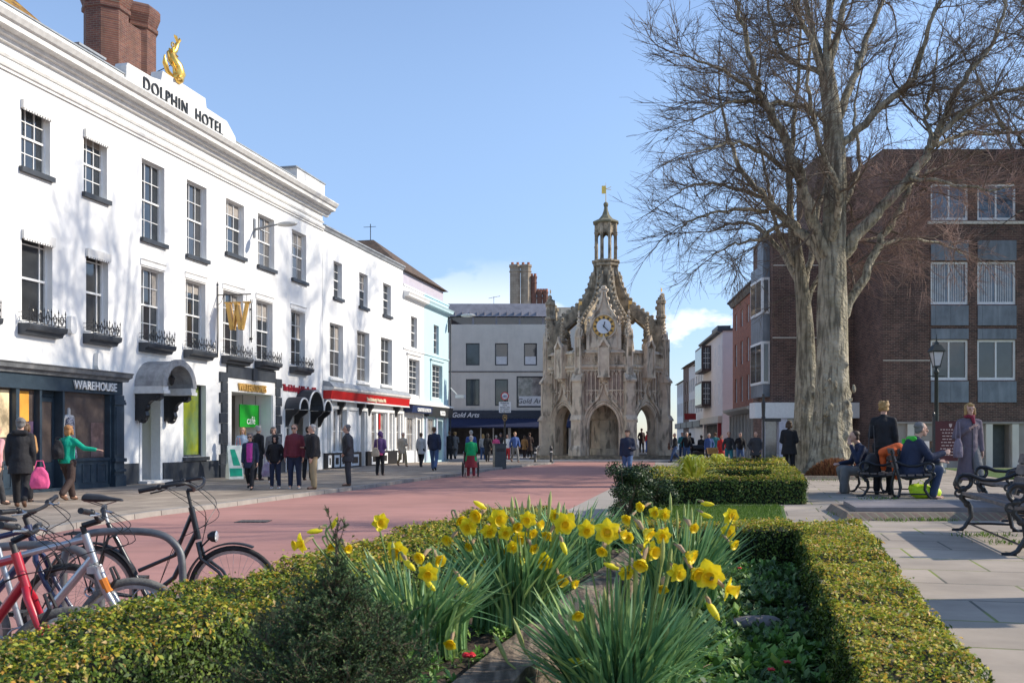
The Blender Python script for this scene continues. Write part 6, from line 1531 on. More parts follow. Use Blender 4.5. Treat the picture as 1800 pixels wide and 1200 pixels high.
def put(me, name, m, parent):
    o = bpy.data.objects.new(name, me); COL.objects.link(o); o.parent = parent
    o.material_slots[0].link = 'OBJECT'; o.material_slots[0].material = m; return o
NP = [0]
def person(label, px, Y, h, rz, pose='stand', arms=('down', 'down'), top='navy', legs='dkjeans', coat='hip', hair=('short', 'brown'), shoes='dkbrown', fat=1.0, bulk=1.0, lean=2, ground=None, near=False, skirt=None, group=None, extra=None, flare=1.0, x=None):
    fat = round(fat, 1); X_ = PX(px, Y) if x is None else x
    if ground is None: ground = .1
    t = thing('person', label, 'person', (X_, Y, ground), R(rz), group); s_ = h/1.75; t.scale = (s_, s_, s_)
    vx = .011 if near == 2 else (.013 if near else .022)
    if near == 2: vx = .0085
    J = joints(pose, arms, fat, lean); k0 = (pose, arms, fat, lean, vx)
    put(cached(('b',)+k0, lambda: remesh(body_mb(J, near, fat), vx, 1)), 'body', SKIN, t)
    put(cached(('t',)+k0+(flare,), lambda: remesh(trousers_mb(J, fat, flare), max(vx, .016), 3)), 'trousers', CL[legs], t)
    put(cached(('c', coat, bulk)+k0, lambda: remesh(coat_mb(J, fat, coat, True, bulk, 1, pose), max(vx, .016), 2)), 'coat' if coat != 'hip' else 'jacket', CL[top], t)
    for k in 'LR': put(cached(('s', k)+k0, lambda: remesh(shoe_mb(J, k), max(vx, .014), 2)), 'shoe', CL[shoes], t)
    if hair[0] == 'hood': put(cached(('h', 'hood')+k0, lambda: remesh(hair_mb(J, 'hood'), max(vx, .014), 2)), 'hood', CL[hair[1]], t)
    else: put(cached(('h', hair[0])+k0, lambda: remesh(hair_mb(J, hair[0]), max(vx*.9, .012), 2 if hair[0] != 'curly' else 1)), 'hair' if hair[0] != 'cap' else 'cap', HR.get(hair[1]) or CL[hair[1]], t)
    if skirt:
        q = MB(); z = J['pel'].z; q.lathe([(.17*fat, .0), (.20*fat, -.25), (.23*fat, -.50), (.20*fat, -.50), (.12, .0)], (0, 0, z), 20); 
        for i, v in enumerate(q.v): a = math.atan2(v[1], v[0]); rr_ = 1+.06*math.sin(a*9)*min(1, (z-v[2])*2); q.v[i] = (v[0]*rr_, v[1]*rr_, v[2])
        q.build('skirt', CL[skirt], t, True)
    if near:
        hd = J['head']
        for s2 in (-1, 1):
            q = MB(); q.ball(hd+Vector((s2*.031, -.083, .006)), (.013, .008, .006), 8, 6); q.build('eye', IRON, t, True)
    if extra: extra(t, J)
    t['jt'] = 0; del t['jt']
    return t
def glasses(t, J):
    q = MB(); h = J['head']
    for s_ in (-1, 1): q.box(min(s_*.008, s_*.062)+h.x, max(s_*.008, s_*.062)+h.x, h.y-.112, h.y-.096, h.z-.014, h.z+.024)
    q.box(h.x-.01, h.x+.01, h.y-.112, h.y-.10, h.z+.01, h.z+.018); q.build('sunglasses', IRON, t)
def bagthing(name, label, cat, x, Y, z, w_, h, m, rz=0, d=.10, strap=None):
    t = thing(name, label, cat, (x, Y, z), R(rz)); q = MB()
    q.extr([(-w_*.42, 0), (w_*.42, 0), (w_*.5, h*.22), (w_*.40, h*.7), (w_*.16, h), (-w_*.16, h), (-w_*.40, h*.7), (-w_*.5, h*.22)], -d/2, d/2, 'y')
    q.ball((0, 0, h*.35), (w_*.42, d*.75, h*.33), 12, 8)
    me = remesh(q, .018, 4); o = put(me, 'body', m, t)
    q = MB(); L_ = strap or .2; q.tube([(-w_*.25, 0, h*.95), (-w_*.15, 0, h+L_), (w_*.15, 0, h+L_), (w_*.25, 0, h*.95)], .010, 5); q.build('strap', m, t)
    return t
def inner(color, zt, zb=.0, w_=.11):
    def f(t, J):
        q = MB(); q.cap(J['waist']+Vector((0, -.085, -.16)), J['chest']+Vector((0, -.06, .02)), w_*1.1, w_, 12); q.cap(J['waist']+Vector((0, -.085, -.16)), J['waist']+Vector((0, -.085, -.26)), w_*1.1, w_*1.05, 12); put(remesh(q, .018, 2), 'top', CL[color], t)
    return f
def panel(color, z0, z1, w_, name='top'):
    def f(t, J):
        src = [c for c in t.children if c.name.split('.')[0] in ('jacket', 'coat')][0].data; V = []; Fs = []
        for p_ in src.polygons:
            c = p_.center
            ww = w_*(1-.25*max(0, (z1-c.z)/(z1-z0)-.6))
            if abs(c.x) < ww and p_.normal.y < -.25 and z0 < c.z < z1:
                o = len(V); V += [tuple(src.vertices[i].co+p_.normal*.012) for i in p_.vertices]; Fs.append(tuple(range(o, len(V))))
        if Fs:
            me = bpy.data.meshes.new(name); me.from_pydata(V, [], Fs); me.materials.append(CL[color]); put(me, name, CL[color], t)
    return f
def both(*fs):
    def f(t, J):
        for g_ in fs: g_(t, J)
    return f
def scarf(color):
    def f(t, J):
        q = MB(); n = J['neck']; q.ring((n.x, n.y-.01, n.z+.02), .068, .038, 14, 8, 'z'); q.cap(n+Vector((.02, -.10, 0)), n+Vector((.03, -.135, -.10)), .04, .03, 8); put(remesh(q, .013, 2), 'scarf', CL[color], t)
    return f
PG = 'people on the left pavement'
person('person at the left edge in a pale pink jacket, mostly out of the picture', -9, 19.6, 1.65, 160, 'walk', ('swingf', 'swingb'), 'palepink', 'dkgrey', hair=('short', 'grey'), near=True)
person('grey-haired person in a black hooded jacket walking past the dark shopfront', 36, 19.0, 1.78, 200, 'walk', ('down', 'down'), 'black', 'black', 'thigh', ('short', 'grey'), 'brown', 1.0, 1.1, near=True,
   extra=lambda t, J: put(cached(('hoodroll',), lambda: remesh((lambda q: (q.cap(Vector((-.09, .09, 1.46)), Vector((.09, .09, 1.46)), .06, .06, 10), q)[1])(MB()), .015, 2)), 'hood', CL['black'], t))
person('brown-haired person close to the dark shop window behind the black hooded jacket', 43, 20.9, 1.72, 190, 'stand', ('bent', 'bent'), 'tan', 'black', hair=('bob', 'brown'), near=True)
bagthing('tote_bag', 'bright pink drawstring bag held low by the person in the black hooded jacket', 'bag', PX(70, 18.8), 18.8, .50, .36, .42, CL['pink'], 20, .14, .12)
gj = person('person in an emerald jumper with one arm stretched out to the right', 119, 21.2, 1.66, 155, 'walk', ('down', 'out'), 'emerald', 'dkbrown', 'hip', ('bob', 'ginger'), 'brown', near=True, flare=1.15)
gj.rotation_euler = (0, 0, R(168)); gj.location = (PX(119, 21.2), 21.2, .1)
bagthing('rucksack', 'black patterned rucksack on the back of the person in the emerald jumper', 'rucksack', PX(104, 21.1), 21.05, 1.02, .26, .42, CL['black'], 25, .2, .05)
person('blonde person in a pale blue jacket with an orange bag at the bookshop door', 427, 33.5, 1.72, 10, 'stand', ('bent', 'down'), 'ltblue', 'dkgrey', 'hip', ('long', 'blonde'), near=True)
bagthing('shoulder_bag', 'small orange bag in front of the person in the pale blue jacket', 'bag', PX(419, 33.1), 33.1, 1.0, .26, .22, CL['orange'], 0, .1, .25)
person('white-haired person in a dark open jacket over a magenta top', 440, 25.9, 1.50, 5, 'walk', ('down', 'down'), 'navy', 'black', 'thigh', ('curly', 'grey'), 'black', 1.1, near=True, extra=both(glasses, panel('magenta', .86, 1.44, .085)))
person('white-haired person in a black coat seen from behind near the green sign', 453, 31.5, 1.75, 150, 'stand', ('bent', 'down'), 'black', 'black', 'thigh', ('curly', 'white'), near=False)
person('child in a black hooded coat, hood up, white trainers', 484, 26.5, 1.43, 0, 'stand', ('pocket', 'pocket'), 'black', 'navy', 'hip', ('hood', 'black'), 'white', 1.0, 1.15, near=True)
person('person in a grey jacket holding a hand up to the face behind the hooded child', 481, 30.0, 1.70, 10, 'stand', ('face', 'down'), 'grey', 'dkgrey', 'hip', ('bob', 'grey'), 'white', near=True)
bagthing('carrier_bag', 'printed plastic carrier bag hanging between the magenta top and the hooded child', 'carrier bag', PX(469, 27.4), 27.4, .38, .30, .42, mat('printed_plastic', (.55, .52, .55), .4, col2=(.35, .2, .4), scale=9, bump=.2), 0, .1, .25)
person('stout person in a maroon jumper and sunglasses facing the street', 518, 26.4, 1.73, 0, 'stand', ('down', 'down'), 'maroon', 'navy', 'hip', ('short', 'brown'), 'ltgrey', 1.3, 1.05, near=True, extra=glasses)
person('white-haired person in a black jacket and khaki trousers turned to the maroon jumper', 551, 26.1, 1.72, -75, 'stand', ('down', 'bent'), 'black', 'khaki', 'hip', ('short', 'white'), 'brown', 1.1, 1.15, near=True, flare=1.15)
person('dark-clothed person half hidden between the maroon jumper and the khaki trousers', 541, 31.5, 1.72, 170, 'stand', ('down', 'down'), 'dkgrey', 'black', 'thigh', ('short', 'dark'))
person('person in dark grey standing alone in profile looking left', 612, 27.9, 1.74, -85, 'stand', ('pocket', 'pocket'), 'dkgrey', 'dkgrey', 'thigh', ('short', 'grey'), 'brown', 1.0, 1.1, near=True)
person('person in a black and purple jacket over a pink top, bag on the back', 668, 35.6, 1.58, 165, 'stand', ('bent', 'bent'), 'purple', 'black', 'hip', ('hood', 'purple'), 'black', 1.1, 1.1, extra=lambda t, J: put(cached(('pinkhem',), lambda: remesh((lambda q: (q.lathe([(.19, -.10), (.185, .06)], (0, 0, .92), 16), q)[1])(MB()), .02, 1)), 'top', CL['pink'], t))
bagthing('shoulder_bag', 'beige shoulder bag slung on the person in black and purple', 'bag', PX(660, 35.2), 35.2, .80, .30, .32, CL['beige'], 0, .12, .55)
person('elderly person in a pale pink coat walking by the red shopfront', 707, 46.0, 1.62, 30, 'walk', ('bent', 'down'), 'beige', 'khaki', 'thigh', ('short', 'white'), 'brown', 1.1, lean=8)
person('person in a pale grey coat walking away past the navy shop sign', 740, 45.0, 1.60, 170, 'walk', ('down', 'down'), 'ltgrey', 'black', 'thigh', ('short', 'brown'), 'black')
person('person in a navy jacket and blue jeans walking away along the kerb', 763, 39.8, 1.82, 175, 'walk', ('swingf', 'swingb'), 'navy', 'jeans', 'hip', ('short', 'brown'), 'black', 1.0, 1.2)
person('person in black near the corner of the pale blue house', 790, 60.5, 1.74, 180, 'stand', ('down', 'down'), 'black', 'black', 'thigh', ('short', 'brown'))
person('person with curly blonde hair in a grey coat near the jeweller shop', 800, 61.5, 1.72, 170, 'walk', ('down', 'bent'), 'grey', 'grey', 'thigh', ('curly', 'blonde'))
person('person in a green jumper and dark red skirt pushing a wheelchair', 828, 35.8, 1.54, 178, 'stand', ('fwd', 'fwd'), 'green', 'skirt', 'thigh', ('short', 'white'), 'beige', 1.2, 1.05, ground=0, skirt='skirt', lean=8)
person('tall white-haired person in a blue jacket in front of the wheelchair', 828, 46, 1.80, 180, 'stand', ('down', 'down'), 'blue', 'dkjeans', 'hip', ('short', 'white'), ground=0)
Wd = 'people walking near the market cross'
for (lab, px, Y, h, rz, pose, top, legs, coat, hair) in (
  ('person in a long black coat outside the jeweller shop', 857, 57.5, 1.72, 175, 'walk', 'black', 'black', 'knee', ('bob', 'dark')),
  ('fair-haired person left of the long black coat outside the jeweller', 849, 62, 1.68, 170, 'stand', 'ltgrey', 'jeans', 'hip', ('long', 'blonde')),
  ('person in a bright pink coat outside the jeweller shop', 872, 62, 1.62, 175, 'walk', 'pink', 'black', 'thigh', ('short', 'white')),
  ('person in a grey cap behind the no-cycling sign', 880, 66, 1.75, 10, 'stand', 'dkgrey', 'black', 'hip', ('cap', 'grey')),
  ('person in a white and red top beside the sign post', 892, 60, 1.66, 0, 'walk', 'white', 'red', 'hip', ('short', 'brown')),
  ('person in a blue jacket and grey trousers between the sign post and the bollards', 905, 57, 1.80, 20, 'walk', 'blue', 'grey', 'hip', ('short', 'blonde')),
  ('person in a tan coat near the left buttress of the cross', 922, 68, 1.62, 170, 'walk', 'tan', 'dkbrown', 'thigh', ('bob', 'brown')),
  ('dark-coated person farthest left of the cross buttress', 931, 71, 1.80, 180, 'stand', 'dkbrown', 'black', 'knee', ('short', 'brown')),
  ('person in the left arch of the market cross', 990, 70, 1.74, 90, 'stand', 'dkgrey', 'jeans', 'hip', ('short', 'dark')),
  ('dark-coated person in the right arch of the market cross', 1128, 72, 1.80, 190, 'stand', 'dkbrown', 'black', 'thigh', ('short', 'brown')),
  ('person in red and blue in the right arch of the cross', 1137, 74, 1.60, 90, 'stand', 'red', 'blue', 'hip', ('short', 'dark')),
  ('person in pale jeans and a black jacket striding left with a brown bag', 1187, 57.5, 1.74, -80, 'walk', 'black', 'jeans', 'hip', ('short', 'white')),
  ('person in a dark green jacket just right of the striding one', 1199, 62, 1.78, 0, 'stand', 'teal', 'dkjeans', 'hip', ('short', 'grey')),
  ('person in black with a white cap in the side street', 1207, 58, 1.78, 0, 'walk', 'black', 'jeans', 'hip', ('short', 'white')),
  ('dark-haired person in black right of the white cap', 1213, 60, 1.75, 170, 'stand', 'black', 'dkjeans', 'thigh', ('short', 'dark')),
  ('person in black pushing a dark pram in the side street', 1233, 58, 1.60, 175, 'stand', 'black', 'black', 'hip', ('short', 'dark')),
  ('white-haired person in a blue checked shirt by the wicker basket', 1246, 52, 1.68, 0, 'stand', 'blue', 'dkgrey', 'hip', ('short', 'white')),
  ('person in teal behind the blue checked shirt', 1257, 55, 1.74, 160, 'stand', 'teal', 'dkjeans', 'hip', ('short', 'brown')),
  ('small person in a red coat in the side street', 1268, 53, 1.60, 10, 'stand', 'red', 'red', 'thigh', ('short', 'brown')),
  ('person in a dark grey jacket, pale shirt and green trousers', 1281, 47, 1.75, 0, 'walk', 'dkgrey', 'teal', 'hip', ('short', 'ginger')),
  ('person in a black jacket and light jeans walking out of the side street', 1301, 49.5, 1.74, 0, 'walk', 'black', 'jeans', 'hip', ('short', 'grey'))):
    ar = (('swingf', 'swingb') if px % 2 else ('bent', 'swingb')) if pose == 'walk' else (('down', 'bent') if px % 2 else ('pocket', 'down'))
    person(lab, px, Y, h, rz, pose, ar, top, legs, coat, hair, ground=(.33 if 66 < Y < 76 and px > 980 and px < 1150 else 0))
person('bald person in a long dark coat, hands in pockets, by the finger post', 1328, 42.5, 1.70, 0, 'stand', ('pocket', 'pocket'), 'dkgrey', 'black', 'thigh', ('bald', 'brown'), ground=.02, bulk=1.25)
person('person in a dark padded jacket and jeans standing on the road before the cross', 1103, 33.5, 1.76, -15, 'walk', ('bent', 'down'), 'navy', 'jeans', 'hip', ('cap', 'brown'), ground=0, bulk=1.2)
person('person in a black hooded parka with their back turned beside the tree trunks', 1387, 30.5, 1.72, 165, 'stand', ('bent', 'bent'), 'black', 'black', 'thigh', ('bob', 'dkbrown'), ground=terr(30.5)-.03, bulk=1.25, near=True)
bagthing('tote_bag', 'brown bag trailing behind the person in pale jeans striding left', 'bag', PX(1176, 57.6), 57.6, .75, .5, .4, CL['brown'], 80, .12)
# pram, basket bike front, wheelchair
t = thing('pram', 'black hooded pram in the side street right of the cross', 'pram', (PX(1226, 57), 57, 0))
q = MB()
for a in range(7): an0 = R(10+a*20); an1 = R(30+a*20); q.hexa([(-.28, .45*math.cos(an0), .62+.42*math.sin(an0)), (.28, .45*math.cos(an0), .62+.42*math.sin(an0)), (.28, .45*math.cos(an1), .62+.42*math.sin(an1)), (-.28, .45*math.cos(an1), .62+.42*math.sin(an1)), (-.28, .36*math.cos(an0), .6+.34*math.sin(an0)), (.28, .36*math.cos(an0), .6+.34*math.sin(an0)), (.28, .36*math.cos(an1), .6+.34*math.sin(an1)), (-.28, .36*math.cos(an1), .6+.34*math.sin(an1))])
q.extr([(-.5, .65), (-.4, .35), (.4, .35), (.5, .65)], -.28, .28, 'x'); q.build('hood', CL['black'], t)
q = MB(); q.tube([(0, .5, 1.0), (0, -.3, .2)], .02, 5); q.tube([(-.25, .45, 1.02), (.25, .45, 1.02)], .02, 5); q.build('frame', IRON, t)
for sx in (-1, 1):
    for sy in (-1, 1): q = MB(); q.ring((sx*.28, sy*.35, .16), .13, .025, 16, 6, 'x'); q.build('wheel', IRON, t)
t = thing('wheelchair', 'wheelchair with big spoked wheels pushed by the person in the green jumper', 'wheelchair', (PX(827, 36.3), 36.4, 0), R(178))
for sx in (-1, 1):
    q = MB(); q.ring((sx*.29, 0, .31), .29, .02, 28, 6, 'x'); q.ring((sx*.27, 0, .31), .25, .008, 24, 4, 'x')
    for a in range(12): q.tube([(sx*.29, 0, .31), (sx*.29, .28*math.cos(R(30*a)), .31+.28*math.sin(R(30*a)))], .003, 3)
    q.build('wheel', IRON, t)
    q = MB(); q.ring((sx*.24, -.45, .09), .08, .018, 14, 6, 'x'); q.build('castor', IRON, t)
q = MB()
for sx in (-.24, .24): q.tube([(sx, .32, .95), (sx, .22, .92), (sx, .18, .5), (sx, -.4, .48), (sx, -.45, .15), (sx, -.6, .12)], .014, 6); q.tube([(sx, .18, .72), (sx, -.2, .72), (sx, -.2, .48)], .014, 6)
q.build('frame', mat('chrome', (.6, .6, .62), .2, metal=1, bump=0), t)
q = MB(); q.box(-.23, .23, -.25, .2, .47, .51); q.box(-.23, .23, .19, .22, .5, .9); q.build('seat', CL['black'], t)
t = thing('bicycle_basket', 'square wicker basket carried in front of the blue checked shirt', 'basket', (PX(1252, 51), 51, .62))
q = MB(); q.hexa([(-.22, -.15, 0), (.22, -.15, 0), (.22, .15, 0), (-.22, .15, 0), (-.27, -.2, .32), (.27, -.2, .32), (.27, .2, .32), (-.27, .2, .32)])
for z in (.08, .16, .24, .32): q.tube([(-.25-.02*z, -.19, z), (.25+.02*z, -.19, z)], .015, 4)
q.build('basket', mat('wicker', (.42, .25, .10), .8, var=.3, scale=30, bump=.4), t)
q = MB(); q.ring((0, -.1, -.32), .31, .02, 24, 5, 'x'); q.build('wheel', IRON, t)
# ---- near right group ----
w_ = person('fair-haired person in a long grey-mauve coat with a wine scarf walking toward the benches', 1703, 17.9, 1.70, -3, 'walk', ('down', 'chest'), 'mauve', 'grey', 'calf', ('bob', 'blonde'), 'black', 1.0, 1.0, 2, ground=terr(17.9), near=2, extra=both(scarf('wine'), panel('dkgrey', .5, 1.42, .006, 'placket')), flare=1.1)
bagthing('shoulder_bag', 'soft mauve shoulder bag on the arm of the person in the long coat', 'bag', PX(1684, 17.75), 17.75, 1.12, .17, .36, M('bag_mauve', (.22, .18, .22)), 0, .10, .30)
person('curly fair-haired person in a dark jacket standing behind the benches', 1553, 18.2, 1.73, 150, 'stand', ('bent', 'down'), 'black', 'black', 'hip', ('curly', 'blonde'), 'black', ground=terr(18.2), near=2)
bagthing('handbag', 'black leather handbag hanging beside the curly fair-haired person', 'bag', PX(1532, 17.6), 17.6, .85, .26, .36, CL['dkgrey'], 10, .12, .5)
sm = person('person in a navy and lime jacket sitting on the bench eating a sandwich', 1602, 16.9, 1.80, 90, 'sit', ('knee', 'eat'), 'navy', 'dkjeans', 'hip', ('short', 'grey'), 'brown', 1.1, 1.15, 14, ground=terr(17)-.03, near=2,
   extra=lambda t, J: (put(remesh((lambda q: (q.cap(J['neck']+Vector((-.1, .09, -.02)), J['neck']+Vector((.1, .09, -.02)), .055, .055, 10), q)[1])(MB()), .012, 3), 'hood', mat('lime_lining', (.05, .50, .04), .7, bump=.1), t),
                       (lambda q: (q.box(.02, .10, .045, .075, .96, 1.04), q.build('logo_patch', mat('lime_lining', (.05, .50, .04), .7, bump=.1), t))[1])(MB())))
sm.location.x = PX(1597, 16.9)
t = thing('sandwich', 'half-eaten sandwich in the hand of the person in the navy and lime jacket', 'sandwich', (PX(1619, 17.1), 17.1, terr(17)+.83), R(20))
q = MB(); q.extr([(-.04, 0), (.05, -.02), (.03, .10)], -.012, .012, 'y'); q.extr([(-.04, 0), (.05, -.02), (.03, .10)], .02, .045, 'y'); q.build('bread', mat('bread', (.62, .42, .2), .8, bump=.1), t)
q = MB(); q.extr([(-.035, .0), (.045, -.015), (.025, .09)], -.011, .019, 'y'); q.build('filling', CL['white'], t)
person('person in grey trousers sitting on the far bench looking left', 1524, 18.7, 1.66, -90, 'sit', ('face', 'lap'), 'navy', 'grey', 'hip', ('short', 'dkbrown'), 'dkbrown', 1.0, 1.0, 16, ground=terr(18.7)-.04, near=True, flare=1.3, x=PX(1522, 18.7))
t = thing('orange_coat', 'bright orange coat draped over the bench back behind the seated person', 'coat', (PX(1563, 17.5), 17.5, terr(17.5)))
q = MB(); q.cap((-.12, 0, .80), (.16, 0, .88), .08, .10, 12); q.cap((.05, -.06, .80), (.10, -.10, .36), .09, .06, 10); q.cap((.12, -.04, .80), (.16, -.06, .45), .07, .06, 10); q.cap((-.1, .05, .78), (-.08, .06, .5), .07, .05, 10); me = remesh(q, .018, 4); put(me, 'cloth', CL['orange'], t)
# ================= benches =================
def bench(label, x, Y, rz, Lb=2.0, w_=.62):
    """local: seat faces -x, length along +y, near end at y=0; origin at front foot."""
    t = thing('park_bench', label, 'bench', (x, Y, terr(Y)), rz, 'cast-iron benches on the terrace')
    def end(y):
        q = MB(); sq = (1.0, 1.0)
        q.tube([(.0, y, .0), (.06, y, .04), (.13, y, .16), (.12, y, .27), (.03, y, .37), (.06, y, .46)], [.022, .022, .026, .030, .030, .026], 8)
        q.tube([(w_, y, .0), (w_-.07, y, .05), (w_-.10, y, .2), (w_-.06, y, .42), (w_+.0, y, .62), (w_+.05, y, .84)], [.022, .024, .028, .028, .026, .022], 8)
        q.tube([(.05, y, .40), (.2, y, .37), (.4, y, .37), (w_-.08, y, .40)], .024, 8)
        q.ring((.06, y, .55), .075, .020, 18, 8); q.ring((.06, y, .55), .058, .010, 14, 6)
        q.tube([(.03, y, .63), (.12, y, .625), (.24, y, .575), (.38, y, .565), (.5, y, .60), (w_+.0, y, .66)], [.02, .026, .024, .022, .022, .020], 8)
        q.ring((.0, y, .42), .035, .014, 12, 6); q.tube([(.10, y, .08), (.3, y, .085), (w_-.09, y, .08)], .014, 6)
        for xx in (0, w_): q.tube([(xx-.07, y, .010), (xx+.05, y, .012)], [.016, .022], 6)
        q.ball((.05, y, .47), (.045, .03, .04), 8, 6); q.ball((.09, y, .30), (.04, .032, .04), 8, 6)
        return q.build('bench_end', IRON, t, True)
    end(0); end(Lb)
    q = MB()
    for k in range(4): x0 = .03+k*.135; q.box(x0, x0+.105, -.03, Lb+.03, .405-.006*k, .437-.006*k)
    q.build('seat', WOOD, t)
    q = MB()
    for k in range(3): z = .52+k*.125; x0 = w_-.065+.028*k+.0; q.hexa([(x0, -.03, z), (x0+.03, -.03, z), (x0+.03, Lb+.03, z), (x0, Lb+.03, z), (x0+.025, -.03, z+.10), (x0+.055, -.03, z+.10), (x0+.055, Lb+.03, z+.10), (x0+.025, Lb+.03, z+.10)])
    q.build('backrest', WOOD, t)
    q = MB(); q.tube([(.1, .0, .085), (.1, Lb, .085)], .010, 5); q.build('tie_rod', IRON, t)
    return t
UD = -math.atan(.26)
bench('empty near bench with scrolled iron arms facing the stone plinth, right edge of the picture', 4.43, 8.6, UD, 2.35)
c = bench('bench with the sandwich eater in navy and lime, facing right', PX(1640, 16.6), 16.6, UD, 1.7); c.scale = (-1, 1, 1)
bench('far bench facing left with the grey-trousered person on it', PX(1513, 17.5), 17.5, UD, 1.7)
bench('bench at the far right behind the near one', PX(1786, 11.8), 12.0, UD, 1.8)
HV = mat('hi_vis_lime', (.55, .75, .02), .6, var=.15, scale=20, bump=.2)
t = thing('carrier_bag', 'lime-yellow bag lying on the paving under the bench', 'bag', (PX(1620, 16.9), 16.9, terr(17)))
q = MB(); q.ball((0, 0, .12), (.22, .15, .13), 12, 8); q.ball((.2, .02, .1), (.16, .12, .11), 10, 8); q.ball((-.12, 0, .18), (.12, .1, .08), 8, 6); q.tube([(-.1, 0, .22), (-.02, 0, .32), (.1, 0, .24)], .014, 5); put(remesh(q, .014, 2), 'body', HV, t)
# stone plinth with brick kerb
t = thing('stone_plinth', 'low rectangular stone slab with a sloping brick kerb between the benches', 'plinth', (0, 0, 0))
PB = mat('kerb_brick', (.30, .20, .15), .9, var=.35, scale=5, bump=.3, kind='brick', bw=.11, bh=.4, ms=.012, col2=(.24, .19, .14), mortar=(.32, .30, .2))
x0, x1, ya, yb = PX(1487, 12.14), 7.3, 12.14, 14.0; zg = .44
q = MB(); q.hexa([(x0, ya, zg), (x1, ya, zg), (x1+.6, yb, zg), (x0+.34, yb, zg), (x0+.06, ya+.10, zg+.105), (x1, ya+.10, zg+.105), (x1+.5, yb-.1, zg+.105), (x0+.4, yb-.08, zg+.105)]); q.build('kerb', PB, t)
PS = mat('plinth_slate', (.23, .205, .20), .7, var=.25, scale=1.5, bump=.15)
q = MB(); q.hexa([(x0+.22, ya+.26, zg+.106), (x1-.05, ya+.26, zg+.106), (x1+.35, yb-.25, zg+.106), (x0+.52, yb-.25, zg+.106), (x0+.22, ya+.26, zg+.16), (x1-.05, ya+.26, zg+.16), (x1+.35, yb-.25, zg+.16), (x0+.52, yb-.25, zg+.16)]); q.build('slab', PS, t)
# brick kerb round the trees
t = thing('tree_bed_kerb', 'low brick kerb around the heather at the foot of the lime trees', 'kerb', (0, 0, 0))
q = MB(); z = terr(26)-.02; q.hexa([(PX(1416, 26.2), 26.2, z), (PX(1582, 26.2), 26.2, z), (PX(1582, 26.4), 26.5, z), (PX(1416, 26.4), 26.5, z), (PX(1416, 26.2), 26.25, z+.12), (PX(1582, 26.2), 26.25, z+.12), (PX(1582, 26.4), 26.5, z+.12), (PX(1416, 26.4), 26.5, z+.12)])
q.hexa([(PX(1385, 30), 29.5, z), (PX(1416, 26.2), 26.2, z), (PX(1416, 26.4)+.2, 26.4, z), (PX(1385, 30)+.2, 29.5, z), (PX(1385, 30), 29.5, z+.1), (PX(1416, 26.2), 26.2, z+.1), (PX(1416, 26.4)+.2, 26.4, z+.12), (PX(1385, 30)+.2, 29.5, z+.1)]); q.build('kerb', PB, t)
# ---- Victorian lamp post ----
YL = 33.0; t = thing('street_lamp', 'dark green Victorian lamp post with a four-sided glass lantern', 'street lamp', (PX(1646, YL), YL, terr(YL)))
LGR = mat('lamp_green_black', (.022, .03, .028), .4, var=.2, bump=.05)
q = MB(); q.lathe([(.30, 0), (.30, .12), (.24, .18), (.22, .62), (.27, .66), (.27, .74), (.16, .86), (.12, 1.0), (.14, 1.05), (.085, 1.12), (.075, 1.4), (.06, 3.35), (.09, 3.4), (.09, 3.46), (.05, 3.52), (.05, 3.62)], (0, 0, 0), 12)
q.tube([(-.28, 0, 3.3), (.28, 0, 3.3)], .018, 6); q.build('post', LGR, t, True)
q = MB(); 
for a in range(4):
    an = R(45+90*a); q.tube([(.13*math.cos(an), .13*math.sin(an), 3.64), (.25*math.cos(an), .25*math.sin(an), 4.12)], .014, 5)
q.lathe([(.15, 3.60), (.15, 3.65)], (0, 0, 0), 4, R(45)); q.lathe([(.30, 4.12), (.31, 4.16), (.16, 4.36), (.09, 4.38), (.07, 4.46), (.02, 4.5), (.03, 4.56), (.004, 4.66)], (0, 0, 0), 4, R(45)); la = q.build('lantern', LGR, t)
q = MB(); q.lathe([(.125, 3.655), (.24, 4.11)], (0, 0, 0), 4, R(45)); q.build('glass', mat('lantern_glass', (.50, .52, .55), .15, var=.1, bump=0, spec=.8), la)
q = MB(); q.tube([(.0, 0, 4.6), (0, 0, 4.72)], .01, 4); q.build('finial', LGR, t)
# ---- maroon church notice board ----
YN = 30.5; t = thing('notice_board', 'maroon notice board with rows of small pale lettering beside the lamp post', 'notice board', (PX(1670, YN), YN, terr(YN)))
q = MB(); q.box(-.48, .48, -.03, .03, .45, 1.70); q.build('board', mat('maroon_board', (.075, .012, .016), .4, bump=0), t)
q = MB(); q.box(-.55, -.481, -.04, .04, 0, 1.85); q.box(.481, .55, -.04, .04, 0, 1.85); q.ball((-.515, 0, 1.9), (.05, .05, .09)); q.ball((.515, 0, 1.9), (.05, .05, .09)); q.build('post', IRON, t)
q = MB(); pale = mat('pale_sign_text', (.55, .42, .38), .6, bump=0)
q.extr([(-.05, 1.62), (.05, 1.62), (.04, 1.54), (0, 1.50), (-.04, 1.54)], -.036, -.031, 'y')
random.seed(4)
for j in range(9):
    z = 1.42-j*.10; xx = -.34+random.uniform(0, .1)
    while xx < .30:
        w_ = random.uniform(.04, .11); q.box(xx, xx+w_, -.035, -.031, z, z+.028); xx += w_+.03
q.build('lettering', pale, t)
t = thing('finger_post', 'black finger post with one arm beside the pale shop column', 'signpost', (PX(1342, 41.5), 41.5, .05))
q = MB(); q.tube([(0, 0, 0), (0, 0, 3.3)], .055, 8); q.lathe([(.09, 2.2), (.09, 2.3), (.07, 2.35), (.09, 2.9), (.03, 3.1)], (0, 0, 0), 8); q.box(.05, .75, -.02, .02, 2.12, 2.26); q.box(.06, 1.1, -.02, .02, 1.5, 1.6) if False else None; q.build('post', IRON, t)
